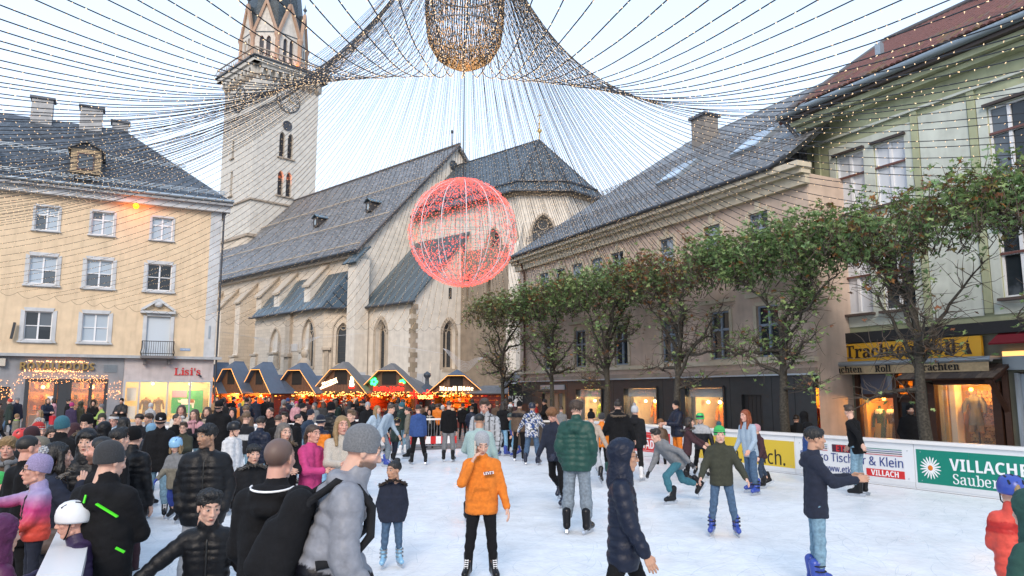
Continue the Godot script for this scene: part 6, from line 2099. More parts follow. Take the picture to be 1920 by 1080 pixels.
func people() -> void:
	var lines := """man in black jacket with lime zips and dark grey beanie, back turned by the rail; -2.75 -5.20 0 1.65 172; hold la=30,14,60,20 hy=-25 hp=8; coat black len=0.16 hood=1 girth=1.12; slim black; shoe black; short beanie=char skin=fair
child in white helmet and purple jacket leaning on the rail; -2.81 -5.15 0 1.22 -60; reach lean=12 la=60,4,25,20 ra=60,4,25,10; puffer violet len=0.08 hood=1; slim black; skatel black; fringe helmet=white vent=navy skin=rosy; gloves gloves=coral
small girl in pink and lilac ski jacket with lilac knit hat, reaching out; -3.46 -5.60 0.52 1.02 -50; reach ra=78,10,10,0 la=20,10,40,10 hp=-4; puffer lilac c2=pink c3=coral pat=fade hood=1 len=0.06; slim navy; shoe coral; none beanie=lilac bobble=white glasses=soot skin=rosy; g gloves=coral
child in plum quilted coat cut off by the left edge; -3.12 -4.70 0 1.24 150; stand; puffer plum len=0.2 hood=1; slim black; shoe black; none hood=plum
boy in black puffer gliding with one arm stretched out; -2.08 -5.30 0 1.29 18; wings hy=22 ra=8,52,8,0 la=10,30,25,0 lean=8 hp=10; puffer black hood=1 len=0.1; slim navy; skatel black; short hair=hblack; g gloves=black
man with cropped grey hair in black zip hoodie, seen from behind; -1.35 -4.40 0 1.74 172; hold la=10,14,40,20 ra=12,14,40,20 hy=-8; hoodie black hood=1 len=0.1 girth=1.1; slim soot; shoe black; none beard=buzz skin=rosy
man in grey and black puffer with blue-grey beanie leaning forward; -1.06 -4.15 0 1.84 104; hold lean=20 la=18,10,35,10 ra=18,10,35,10 hy=4 hp=10; puffer silver c2=black split=0.22 hood=1 len=0.12 girth=0.96; slim black; shoe black; short beanie=grey beard=full skin=fair; x gloves=black
hooded figure in navy quilted jacket striding right; 0.86 -6.00 0 1.60 84; walk la=-6,8,14,5 ra=12,8,16,5; puffer navy len=0.14 girth=0.95; slim black; skatel black; none hood=navy glasses=soot skin=tan
young man in navy hoodie and light blue jeans, hands before him; 3.16 -8.00 0 1.58 78; hold la=38,8,62,10 ra=38,8,62,10 hy=6; hoodie navy hood=1 len=0.1; slim ljeans; skate royal; fringe hair=hblack skin=tan
girl in red jacket with blue helmet at the right edge; 3.90 -6.00 0 1.28 150; stand la=15,10,70,30 ra=10,14,60,30 hy=20; puffer coral c2=red pat=bands split=0.7 len=0.1; slim black; skate royal; tail helmet=royal hair=hblond
child in dark green coat at the lower right corner; 2.95 -4.35 0 1.38 -160; stand la=10,16,20,10; coat green len=0.2 hood=1; slim black; skatel black; none hood=green
boy in orange hoodie holding a phone to his ear, grey beanie; -0.33 -8.35 0 1.50 2; phone hp=22 hy=12 la=4,16,12,5; hoodie orange hood=1 len=0.08 girth=1.12; slim black; skatel black c2=white; crop beanie=lgrey skin=fair
girl in navy parka with fur collar and light blue skates; -1.39 -8.95 0 1.15 12; pockets hy=-48; parka navy hood=1 len=0.1 girth=1.08; slim jeans; skate sky c2=grey; bun hair=hblack skin=tan fur=furdark
tall teenager in green quilted jacket and pale baggy jeans, back turned; 0.94 -11.10 0 1.81 163; pockets hy=-10; puffer green hood=1 len=0.06 girth=1.06; slim gjeans wide=1.38; skatel black c2=white; curly hair=hbrown
curly-haired boy in navy looking down beside the green jacket; 0.78 -13.60 0 1.66 -35; hold la=20,10,40,20 ra=15,12,30,10 hp=26 lean=8 rl=-12,6,40; hoodie navy len=0.06; slim black; skate navy; curly hair=hginger skin=rosy; g gloves=navy
boy in olive jacket and jeans with green striped bobble hat; 2.98 -10.90 0 1.46 -14; wings la=14,28,22,0 ra=14,22,30,0 hy=8 rl=2,7,4 ll=4,9,6; parka olive hood=1 len=0.06; slim jeans; skate royal; none beanie=bright bobble=teal stripe=navy
boy in grey hoodie bent low and racing to the left; 3.05 -14.10 0 1.60 -72; bend hy=4 ra=60,10,18,0 la=-20,18,30,0 rl=-25,6,48; hoodie grey hood=1 len=0.06; slim teal wide=1.15; skatel black c2=white; short hair=hdark; g gloves=black
red-haired woman in pale sweater and blue jeans at the boards; 4.75 -15.20 0 1.61 -62; skate lean=8 la=18,16,34,10 ra=10,14,30,10 ll=6,4,10 rl=-8,6,8; sweater pale len=0.1; slim jeans wide=1.2; skate royal; long hair=hred skin=rosy
skater half hidden behind the red-haired woman; 5.29 -16.20 0 1.28 -80; skate; coat maroon; slim djeans; skatel black; none beanie=rose
teenager in black sweater and light jeans pushing off along the boards; 6.80 -15.00 0 1.70 -140; skate hy=-26 lean=9 la=-38,26,15,0 ra=20,14,30,5 ll=4,4,10 rl=8,6,14; sweater black len=0.08; slim ljeans wide=1.15; skatel black c2=white; short hair=hbrown
man in black coat and cap standing before the costume shop door; 9.68 -18.40 -0.08 1.78 -8; pockets; coat black len=0.22 girth=1.15; slim black; shoe black; short beanie=black beard=full
woman in maroon coat with fur hood holding the boards; 3.96 -17.20 0 1.39 75; reach la=50,8,20,5 ra=40,10,25,5 lean=6; parka maroon hood=1 len=0.14; slim black; skatel black; bob hair=hdark fur=furgrey
child in green helmet and goggles with grey and black jacket; 4.53 -18.20 0 1.46 -20; skate; puffer lgrey c2=soot split=0.62 len=0.08; slim black; skatel black c2=white; none helmet=bright goggles=navy
person in navy jacket, orange trousers and dark beanie behind the boards; 4.68 -21.50 -0.08 1.84 -70; hold; puffer navy len=0.06; slim orange; shoe black; short beanie=soot
woman with fur-edged hood seen from behind, dark bun; 2.38 -17.00 0 1.76 175; stand la=5,22,25,5 ra=5,22,25,5; parka black hood=1 len=0.1 girth=1.1; slim black; skatel black; bun hair=hdark fur=furtan
person in black coat with white bobble hat beside the fur hood; 2.84 -17.50 0 1.63 160; stand; coat soot hood=1 len=0.12; slim soot; skatel white; none beanie=white bobble=white
girl in beige hoodie and pale trousers kicking one leg back, black bobble hat; 1.73 -16.60 0 1.54 170; skate rl=-32,14,8 lean=10; hoodie beige hood=1; slim lgrey wide=1.3; skatel black; none beanie=black bobble=black
child in orange and black vest jacket with grey beanie; 2.25 -19.00 0 1.42 168; stand; puffer orange c2=black pat=bands split=0.5 len=0.1; slim black; skate green; none beanie=char
boy in blue hoodie and black trousers skating away; -2.64 -21.40 0 1.60 -165; stand lean=6 ll=10,7,8 rl=-8,9,6; hoodie blue hood=1 len=0.06 girth=1.1; slim black wide=1.15; skatel black c2=white; short hair=hdark
boy in black sweater and grey trousers, back turned by the crowd fence; -1.86 -22.30 0 1.70 180; stand; sweater black len=0.06; slim grey wide=1.25; skatel black c2=white; crop hair=hbrown
child in black helmet with yellow stripes and green jacket; -3.39 -22.00 0 1.21 150; skate lean=12; puffer dgreen hood=1; slim navy; skatel black; none helmet=soot vent=yellow
tall laughing young man in checked grey jacket, hand on chest; -0.45 -12.90 0 1.84 -8; hold ra=20,10,105,50 la=15,14,40,15 hp=14 lean=8; parka lgrey c2=char pat=check hood=1 len=0.08; slim black; skatel black c2=white; short hair=hbrown skin=rosy
boy in mint sweatshirt seen from behind, facing the laughing man; -0.52 -12.00 0 1.63 178; glide la=30,20,55,20 ra=12,16,10,0; sweater mint len=0.08 girth=1.12; slim djeans; skatel black c2=white; crop hair=hblack skin=tan
child in blue camouflage jacket and helmet, back turned; 0.56 -21.30 0 1.65 172; glide; parka blue c2=white c3=soot pat=camo len=0.1 girth=1.1; slim jeans wide=1.35; skate navy; none helmet=navy
man in brown and black jacket next to the camouflage jacket; 0.22 -22.60 0 1.68 165; stand; puffer brown c2=black pat=bands split=0.75; slim black wide=1.2; skatel black; short beanie=black
child with blue sleeves and light blue trousers bending left; 0.07 -24.00 0 1.31 -70; skate lean=14; puffer teal c2=royal; slim sky; skate royal; none helmet=dgreen
woman in white bobble hat and white jacket near the last hut; -0.05 -24.80 0 1.55 -150; stand; puffer white; slim black; skatel black; long hair=hdark beanie=white
dark-haired woman in black parka, second from the white bobble hat; -0.29 -24.30 0 1.64 150; stand; parka black hood=1; slim sky; skate royal; long hair=hdark
person in pale blue sweatshirt bending over, grey jeans; -3.55 -20.60 0 1.72 70; bend lean=28 ll=22,5,28 rl=-8,6,18; sweater pale len=0.08; slim gjeans wide=1.2; skate royal; short hair=hbrown
girl in pale blue dress-like coat behind the bending skater; -3.93 -21.60 0 1.60 60; skate; coat pale len=0.22; slim black; skate royal; long hair=hblond
man in black windbreaker with pale grey beanie; -4.58 -24.00 0 1.63 10; pockets; coat black hood=1 girth=1.12; slim black; skatel black; short beanie=lgrey
person in dark teal jacket and blue-grey beanie behind the bending skater; -3.58 -24.60 0 1.62 -120; stand; puffer dgreen; slim ljeans wide=1.2; skatel white; short beanie=teal
woman in olive coat with dark ponytail behind the blue hoodie; -3.20 -23.40 0 1.49 -90; stand; coat khaki; slim gjeans; skatel black; tail hair=hdark
dark-haired woman facing the rink between two beanies; -4.07 -25.40 0 1.63 -10; hold; parka soot; slim black; skatel black; long hair=hblack skin=rosy
young man in black puffer with gold badge looking left, pale trousers; -3.09 -7.70 0 1.68 14; pockets hy=-42; puffer black hood=1 len=0.12 girth=1.1; slim lgrey wide=1.3; shoe black; fringe hair=hblack skin=olive beard=stubble
child in sky blue helmet, grey coat and blue trousers; -5.27 -12.00 0 1.24 -8; skate lean=4 la=10,18,30,5 ra=20,14,40,5 hp=16; coat grey c2=khaki len=0.16; slim royal wide=1.25; skatel black; bob helmet=sky hair=hblond vent=royal; g gloves=royal
man in black jacket and black cap with light jeans beside the child; -5.74 -12.40 0 1.60 12; pockets hp=20 hy=10; coat black len=0.1 hood=1 girth=1.12; slim ljeans wide=1.2; skatel black c2=white; crop cap=black
teenager in white hoodie and black helmet looking right; -4.70 -12.80 0 1.44 62; stand hy=15; hoodie white hood=1 len=0.12; slim black; skatel black c2=white; short helmet=soot
boy in dark parka with pale fur hood behind the shaved man; -3.14 -9.20 0 1.34 35; skate lean=6; parka soot hood=1 len=0.12 girth=1.1; slim black; skatel black c2=white; fringe hair=hblack fur=furgrey
person in dark blue puffer seen from behind; -4.58 -13.80 0 1.50 168; stand; puffer navy hood=1; slim ljeans; skatel black; short hair=hdark
teenager in black sweatshirt with white print, beside the white hoodie; -5.48 -15.60 0 1.54 170; stand; sweater black c2=white pat=bands split=0.5; slim ljeans wide=1.2; skatel black; short hair=hlight
grey-haired woman in black coat with fur collar looking right; -2.89 -9.60 0 1.56 38; hold hy=10; coat black hood=1 len=0.14 girth=1.08; slim black; skatel black; bob hair=hgrey fur=furtan
girl in hot pink hooded jacket looking right; -2.58 -9.80 0 1.53 58; hold; hoodie pink hood=1 len=0.1; slim black; skatel white; tail hair=hbrown skin=rosy
blonde woman with long hair in cream sweater; -2.22 -9.90 0 1.64 22; hold hy=10; sweater cream len=0.1; slim ljeans; skatel white; long hair=hblond skin=rosy
child in navy jacket with striped knit hat and orange hood; -3.54 -14.00 0 1.52 165; stand; puffer navy c2=orange split=0.88 hood=1; slim sky; skatel black; none beanie=navy stripe=cream
person in black puffer and black beanie, back turned, broad shoulders; -3.64 -15.20 0 1.74 172; stand; puffer black hood=1 len=0.1 girth=1.15; slim black; skatel black; short beanie=black
fair-haired boy with his hand at his mouth; -3.00 -14.20 0 1.62 -20; phone ra=45,15,135,20; coat soot hood=1; slim black; skatel black; short hair=hlight
laughing fair-skinned boy in black jacket leaning left; -5.30 -16.80 0 1.62 -15; hold side=8 hp=4; coat black hood=1; slim black; skatel black; crop hair=hbrown skin=rosy
boy with short hair seen from behind, in front of the laughing boys; -4.94 -16.00 0 1.48 170; stand; hoodie black; slim black; skatel black; crop hair=hbrown
grinning dark-haired boy bent forward in a black jacket; -5.09 -17.20 0 1.52 -10; hold lean=16 hp=-10; hoodie black; slim black; skatel black; short hair=hdark
slim boy in black jacket and light jeans turned right; -4.70 -16.60 0 1.48 100; pockets; coat black hood=1; slim ljeans wide=1.2; skatel black c2=white; crop hair=hdark
skater in slate blue fleece and navy beanie leaning right; -5.17 -19.00 0 1.54 70; skate lean=14; sweater djeans; slim ljeans wide=1.2; skatel black; none beanie=navy
man in black jacket and beret-like cap looking right; -5.95 -21.50 0 1.63 75; stand; coat black; slim black; skatel black; short beanie=soot beard=stubble
boy with glasses in olive jacket behind the blue helmet; -6.49 -15.00 0 1.36 10; hold; coat olive hood=1; slim black; skatel black; short hair=hbrown glasses=soot
dark-haired boy in black turned right, next to the glasses boy; -7.18 -16.20 0 1.49 75; pockets; hoodie black; slim black; skatel black; crop hair=hdark
woman in white scarf with auburn hair, laughing; -7.60 -17.40 0 1.66 12; hold; coat cream hood=1; slim black; skatel black; long hair=hbrown scarf=white skin=rosy
girl in rose and white coat over black top with white print; -7.12 -17.00 0 1.57 -6; hold; parka rose c2=black split=0.7; slim ljeans; skatel white; long hair=hbrown scarf=rose
girl with pale fur hood and long brown hair; -6.92 -17.20 0 1.62 4; pockets; parka cream hood=1; slim lgrey; skatel white; long hair=hbrown scarf=cream fur=furgrey
tall man in long black coat and black cap looking down; -6.35 -16.40 0 1.81 8; pockets hp=20; coat black len=0.3 girth=1.2; slim black; shoe black; crop cap=black
shouting child in a dark hood behind the tall man; -7.23 -19.60 0 1.53 0; pockets; puffer soot; slim black; skatel black; none hood=soot skin=rosy
light-haired child in white trousers seen from behind; -6.97 -19.80 0 1.60 176; stand; coat brown; slim white; skatel black; short hair=hlight
boy in white-collared black hoodie in front of the dress shop; -7.57 -15.40 0 1.51 8; pockets; hoodie black c2=black; slim black; skatel black; fringe hair=hdark
boy with brown fringe and dark jacket, right of the white collar; -7.56 -15.80 0 1.51 -20; pockets; coat navy hood=1; slim black; skatel black; fringe hair=hbrown
child in turquoise knit hat and navy jacket; -6.47 -13.60 0 1.38 160; stand; puffer navy hood=1; slim navy; skatel black; none beanie=sky
bearded man smiling towards the left, black jacket; -3.49 -6.50 -0.08 1.71 -58; pockets hy=-10; coat black len=0.1 hood=1 girth=1.1; slim black; shoe black; crop hair=hblack beard=full skin=rosy
boy in dark quilted jacket with hood pulled up; -4.47 -8.00 -0.08 1.68 16; pockets; puffer soot len=0.1; slim black; shoe black; fringe hood=soot hair=hblack
man with short dark hair turned away, right of the hooded boy; -4.36 -8.40 -0.08 1.68 140; stand; coat black hood=1; slim black; shoe black; short hair=hblack
tall figure in black beanie and black quilted coat, back turned; -4.44 -8.90 -0.08 1.67 170; stand; puffer black len=0.2 girth=1.15; slim maroon; shoe black; short beanie=black
man in black beanie and fur hood looking down; -6.16 -11.00 -0.08 1.76 6; hold hp=18; parka black hood=1 girth=1.15; slim black; shoe black; short beanie=black fur=furtan beard=stubble
broad man in teal beanie and dark coat seen from behind; -5.82 -9.80 -0.08 1.76 178; stand; coat black len=0.2 girth=1.25; slim black; shoe black; crop beanie=teal
child in red and white knit hat in the crowd; -6.87 -11.00 -0.08 1.64 60; stand; puffer navy; slim black; shoe black; none beanie=red stripe=white bobble=white
child in red helmet at the left of the crowd; -6.85 -10.60 -0.08 1.56 150; stand; puffer soot; slim black; shoe black; none helmet=red
person in dark knit hat between the red hats; -6.20 -9.80 -0.08 1.63 165; stand; coat black; slim black; shoe black; short beanie=maroon
dark-haired woman bowed low in the crowd; -7.03 -11.60 -0.08 1.56 40; hold hp=20; coat black; slim black; shoe black; bob hair=hdark
man with dark cropped hair and black fleece, back turned at the left; -4.46 -7.00 -0.08 1.69 150; pockets hy=-16; sweater black len=0.1 girth=1.2; slim black; shoe black; crop hair=hblack skin=rosy
person in grey-green cap beside the black fleece; -4.71 -7.60 -0.08 1.63 -40; pockets; coat navy; slim black; shoe black; short cap=khaki
woman in navy coat with fur hood lifting a finger, grey bag; -3.95 -6.60 -0.08 1.65 120; phone hy=10 ra=42,24,125,20; parka navy hood=1 len=0.16 girth=1.1; slim black; shoe black; long hair=hblack fur=furgrey
grey-haired woman smiling at the far left; -5.95 -9.00 -0.08 1.54 20; hold; coat brown; slim black; shoe black; curly hair=hblond scarf=grey skin=rosy
small child in bright green knit hat at the left edge; -5.50 -8.20 -0.08 1.22 90; stand; puffer violet c2=lime split=0.5; slim black; shoe black; none beanie=bright
child with black pompom hat near the white rail; -3.20 -5.90 -0.08 1.12 -150; stand; puffer soot c2=lgrey split=0.75; slim black; shoe black; none beanie=black bobble=black
woman with long dark hair, back turned, in the second row; -6.76 -13.20 -0.08 1.65 170; stand; coat black len=0.1; slim black; shoe black; long hair=hblack
laughing person in white headband and glasses; -7.88 -15.00 -0.08 1.64 10; hold; puffer pale; slim black; shoe black; short hair=hbrown band=white glasses=soot skin=rosy
person in olive beanie and violet scarf in the second row; -8.66 -16.00 -0.08 1.63 30; hold; coat soot; slim black; shoe black; none beanie=olive scarf=violet
hooded person in black between the fur hood and the laughing face; -6.77 -12.60 -0.08 1.58 170; stand; puffer black; slim black; shoe black; none hood=black
person in dark brown hood next to the teal beanie; -7.50 -13.00 -0.08 1.54 160; stand; coat soot; slim black; shoe black; none hood=maroon
blonde woman in beige teddy coat, smiling; -16.21 -26.00 -0.08 1.48 -20; hold hy=-10; coat beige len=0.25 girth=1.1; slim black; shoe black; long hair=hblond skin=rosy
child in sage green coat with brown knit hat before the grey wall; -19.62 -30.00 -0.08 1.23 150; stand; puffer khaki len=0.15 girth=1.15; slim black; shoe black; none beanie=tan scarf=lime
person in coral knit hat and dark teal coat walking left; -22.59 -34.00 -0.08 1.84 -70; walk; coat dgreen len=0.2; slim jeans; shoe white; none beanie=coral
elderly man in grey flat cap and navy coat; -22.68 -34.60 -0.08 1.84 60; stand; coat navy len=0.3; slim navy; shoe black; short cap=grey
woman with light brown hair and dark jacket carrying a red bag; -20.30 -33.00 -0.08 1.84 60; hold; puffer navy; slim ljeans; shoe black; long hair=hlight
woman in rose coat facing the dark jacket; -20.62 -34.00 -0.08 1.84 -60; hold; coat rose len=0.25; slim lgrey; shoe white; bob hair=hdark
person in raspberry knit hat and plum coat before the dark door; -18.06 -31.00 -0.08 1.66 175; stand; coat violet len=0.2; slim black; shoe black; none beanie=pink
person in dark coat in the shade of the shop door; -20.28 -34.50 -0.08 1.78 120; stand; coat soot; slim black; shoe black; short hair=hblack
woman in big fur-edged hood outside the lit shop; -18.28 -33.00 -0.08 1.73 20; hold; parka black; slim black; shoe black; long hair=hbrown hood=soot fur=furtan
person in lime green jacket and grey hat outside the lit shop; -17.37 -32.00 -0.08 1.58 -40; hold; puffer lime; slim black; shoe black; none beanie=grey
person in olive down coat beside the lit shop window; -19.97 -35.00 -0.08 1.66 160; stand; puffer olive len=0.2; slim black; shoe black; none hood=olive
man in black beanie with folded arms between the two shops; -17.05 -33.00 -0.08 1.82 6; fold; puffer soot hood=1 girth=1.2; slim black; shoe black; short beanie=black beard=stubble
child in white hat and white scarf at the dress shop window; -14.82 -31.00 -0.08 1.64 170; hold; coat lgrey; slim black; shoe black; none beanie=white scarf=white
person leaving the picture at the left edge, dark brown coat; -21.02 -31.00 -0.08 1.72 -90; walk; coat brown len=0.25; slim black; shoe black; short hair=hdark
man in long navy coat facing the huts; -12.90 -38.00 -0.08 1.84 175; stand; coat navy len=0.3; slim jeans; shoe black; short hair=hdark
person in black coat right of the navy coat; -12.76 -39.00 -0.08 1.82 170; pockets; coat black len=0.2; slim black; shoe black; short hair=hblack
woman with dark hair facing the rink by the red wall; -12.87 -40.00 -0.08 1.84 10; stand; coat soot; slim black; shoe black; long hair=hdark
woman with brown hair before the second hut; -15.24 -39.00 -0.08 1.84 20; hold; coat tan; slim black; shoe black; long hair=hbrown
person in maroon jacket before the second hut; -14.10 -37.00 -0.08 1.84 -20; pockets; puffer maroon; slim black; shoe black; bob hair=hbrown
person in yellow jacket at the lit counter; -14.22 -40.00 -0.08 1.84 160; pockets; puffer yellow; slim black; shoe black; short hair=hbrown
child in orange jacket low in the crowd; -11.91 -33.00 -0.08 1.61 170; stand; puffer orange; slim black; shoe black; none beanie=grey
man in dark jacket under the rope light; -14.76 -40.00 -0.08 1.84 90; stand; coat black; slim black; shoe black; short beanie=soot
fair-haired woman beside the lit counter; -13.24 -38.00 -0.08 1.83 30; stand; coat brown; slim black; shoe black; long hair=hlight
person in blue knit hat with white dotted coat; -10.69 -36.00 -0.08 1.80 165; stand; coat navy; slim black; shoe black; none beanie=blue
person in pale flecked jacket by the blue hat; -10.77 -37.00 -0.08 1.81 150; pockets; parka lgrey c2=navy c3=white pat=camo; slim black; shoe black; short hair=hbrown
person in camouflage jacket and grey hood; -10.58 -35.00 -0.08 1.73 140; hold; parka khaki c2=olive c3=soot pat=camo; slim black; shoe black; none hood=grey
child with pink hat in the middle of the market crowd; -9.99 -35.00 -0.08 1.66 20; pockets; puffer rose; slim black; shoe black; none beanie=pink
elderly woman in grey hat and grey coat; -8.10 -31.00 -0.08 1.64 -20; stand; coat grey len=0.2; slim black; shoe black; bob beanie=grey hair=hgrey
man in black beanie beside the gold garland hut; -10.30 -37.00 -0.08 1.74 180; stand; coat black; slim black; shoe black; short beanie=black
person in black cap at the red counter; -8.71 -37.00 -0.08 1.74 170; hold; coat black; slim black; shoe black; short beanie=black
dark-haired woman at the red counter; -8.13 -36.00 -0.08 1.54 0; hold; coat black; slim black; shoe black; long hair=hdark
person in grey hood looking at paper stars; -7.75 -36.00 -0.08 1.65 170; pockets; parka char; slim black; shoe black; none hood=char
person in brown coat looking at paper stars; -8.46 -38.00 -0.08 1.69 175; pockets; coat brown; slim black; shoe black; short hair=hbrown
person in camouflage coat by the paper stars; -6.68 -34.00 -0.08 1.74 160; stand; parka olive c2=soot c3=khaki pat=camo; slim black; shoe black; short beanie=soot
man in dark beanie between the neon hut and the fence; -4.61 -32.00 -0.08 1.78 150; stand; coat soot; slim black; shoe black; short beanie=teal
woman with scarf and hood by the crowd fence, smiling; -3.15 -29.00 -0.08 1.44 -10; pockets; coat soot; slim black; shoe black; none hood=black scarf=cream
person in orange jacket behind the crowd fence; -2.96 -30.00 -0.08 1.62 170; stand; puffer orange; slim black; shoe black; short hair=hbrown
person in white cap behind the crowd fence; -2.84 -31.00 -0.08 1.55 175; stand; coat lgrey; slim black; shoe black; none beanie=white
fair person looking over the crowd fence; -3.44 -30.50 -0.08 1.53 10; hold; coat black; slim black; shoe black; bob hair=hlight
dark-clad man at the golden counter; -2.21 -34.00 -0.08 1.57 175; pockets; coat black; slim black; shoe black; short hair=hdark
person in navy jacket beside the golden counter; -1.61 -30.00 -0.08 1.52 160; pockets; puffer navy; slim black; shoe black; short hair=hbrown
person in brown hat near the last hut; -0.63 -32.00 -0.08 1.71 170; stand; coat brown; slim black; shoe black; none beanie=brown
woman with dark hair near the last hut; -0.98 -33.00 -0.08 1.63 20; stand; coat maroon; slim black; shoe black; long hair=hdark
person in white headscarf near the last hut; 0.20 -35.00 -0.08 1.76 150; pockets; coat black; slim black; shoe black; none hood=white
person in red jacket near the shop entrance; 1.06 -34.00 -0.08 1.68 100; pockets; puffer red; slim black; shoe black; short hair=hbrown
man in dark jacket passing the shop entrance; 1.45 -33.00 -0.08 1.77 -80; hold; coat black; slim black; shoe black; short beanie=char
person in grey coat behind the wooden gate; 1.82 -28.00 -0.08 1.56 170; hold; coat grey; slim black; shoe black; short hair=hbrown
orange-haired child peering over the boards; 4.21 -21.50 -0.08 1.32 0; pockets; puffer brown; slim black; shoe black; curly hair=hginger
man in dark jacket left of the costume shop display; 7.87 -21.00 -0.08 1.45 150; stand; coat black; slim black; shoe black; short hair=hdark
person in blue jacket and black hat behind the boards; 6.68 -17.20 -0.08 1.40 60; hold; puffer blue; slim black; shoe black; none beanie=black
person in black headscarf behind the boards by the display; 7.56 -19.60 -0.08 1.58 -170; pockets; coat black; slim black; shoe black; none hood=black
person in charcoal loose parka with long brown hair before the paper-star hut; -8.56 -34.33 -0.08 1.67 186; hold; parka char; slim djeans; shoe black; long hair=hbrown
person in dark maroon loose parka with dark cap before the last hut; -0.06 -28.59 -0.08 1.84 200; hold; parka maroon; slim black; shoe black; short cap=soot
person in brown quilted jacket with raised black hood before the garland hut; -10.18 -36.39 -0.08 1.75 174; hold; puffer brown; slim black; shoe black; none hood=black
person in sooty black quilted jacket with cropped brown hair before the golden counter hut; -4.38 -41.94 -0.08 1.70 177; hold; puffer soot; slim black; shoe black; crop hair=hbrown
person in black smooth coat with short dark hair before the paper-star hut; -6.64 -33.41 -0.08 1.72 200; stand; coat black; slim black; shoe black; short hair=hdark
person in black smooth coat with raised black hood before the paper-star hut; -7.61 -32.72 -0.08 1.81 172; stand; coat black; slim djeans; shoe black; none hood=black
person in charcoal loose parka with dark cap before the second hut; -11.72 -30.49 -0.08 1.68 154; hold; parka char; slim black; shoe black; short cap=soot
person in black smooth coat with charcoal beanie before the neon-lit hut; -6.15 -32.26 -0.08 1.67 187; hold; coat black; slim djeans; shoe black; none beanie=char
person in bottle green quilted jacket with cropped brown hair before the neon-lit hut; -4.05 -28.13 -0.08 1.84 159; stand; puffer dgreen; slim black; shoe black; crop hair=hbrown
person in navy smooth coat with dark bobbed hair before the golden counter hut; -3.29 -34.77 -0.08 1.58 166; pockets; coat navy; slim black; shoe black; bob hair=hdark
person in charcoal quilted jacket with dark bobbed hair before the neon-lit hut; -5.54 -36.81 -0.08 1.82 198; pockets; puffer char; slim black; shoe black; bob hair=hdark
person in brown loose parka with cropped brown hair before the paper-star hut; -8.11 -39.53 -0.08 1.49 194; hold; parka brown; slim black; shoe black; crop hair=hbrown
person in black smooth coat with charcoal beanie before the golden counter hut; -1.91 -36.60 -0.08 1.74 167; stand; coat black; slim black; shoe black; none beanie=char
person in navy quilted jacket with dark cap before the red-walled hut; -10.29 -29.29 -0.08 1.84 178; hold; puffer navy; slim black; shoe black; short cap=soot
person in sooty black smooth coat with dark cap before the second hut; -10.86 -28.30 -0.08 1.84 200; pockets; coat soot; slim djeans; shoe black; short cap=soot
person in bottle green smooth coat with raised black hood before the last hut; 0.29 -37.85 -0.08 1.54 187; stand; coat dgreen; slim djeans; shoe black; none hood=black
person in dark maroon loose parka with dark bobbed hair before the last hut; -0.22 -28.20 -0.08 1.84 185; hold; parka maroon; slim black; shoe black; bob hair=hdark
person in brown quilted jacket with dark cap before the neon-lit hut; -4.55 -37.72 -0.08 1.59 182; hold; puffer brown; slim black; shoe black; short cap=soot
person in sooty black loose parka with dark cap before the second hut; -15.77 -41.40 -0.08 1.49 166; pockets; parka soot; slim djeans; shoe black; short cap=soot
person in brown smooth coat with dark cap before the garland hut; -9.67 -37.24 -0.08 1.62 185; pockets; coat brown; slim djeans; shoe black; short cap=soot
person in dark maroon loose parka with charcoal beanie before the red-walled hut; -13.99 -40.32 -0.08 1.75 127; stand; parka maroon; slim djeans; shoe black; none beanie=char
person in sooty black quilted jacket with dark cap before the paper-star hut; -8.38 -39.51 -0.08 1.54 176; stand; puffer soot; slim djeans; shoe black; short cap=soot
person in brown smooth coat with raised black hood before the golden counter hut; -1.92 -39.75 -0.08 1.51 213; pockets; coat brown; slim black; shoe black; none hood=black
person in dark maroon smooth coat with dark cap before the garland hut; -10.02 -36.97 -0.08 1.76 185; pockets; coat maroon; slim black; shoe black; short cap=soot
person in bottle green loose parka with black beanie before the second hut; -11.08 -29.53 -0.08 1.66 173; stand; parka dgreen; slim black; shoe black; short beanie=black
person in bottle green quilted jacket with long brown hair before the paper-star hut; -7.43 -31.81 -0.08 1.76 215; stand; puffer dgreen; slim black; shoe black; long hair=hbrown
person in black loose parka with dark bobbed hair before the paper-star hut; -7.55 -36.76 -0.08 1.73 186; pockets; parka black; slim djeans; shoe black; bob hair=hdark
person in dark maroon quilted jacket with black beanie before the paper-star hut; -6.53 -30.99 -0.08 1.62 174; pockets; puffer maroon; slim djeans; shoe black; short beanie=black
person in dark maroon quilted jacket with cropped brown hair before the garland hut; -9.88 -32.79 -0.08 1.64 216; stand; puffer maroon; slim black; shoe black; crop hair=hbrown
person in brown loose parka with dark cap before the red-walled hut; -12.17 -34.59 -0.08 1.72 193; stand; parka brown; slim black; shoe black; short cap=soot"""
	for line in lines.split("\n"):
		person(line)
	carried_things()


func pick(start: String) -> Dictionary:
	for key in figure_at:
		if key.begins_with(start):
			return figure_at[key]
	return {}


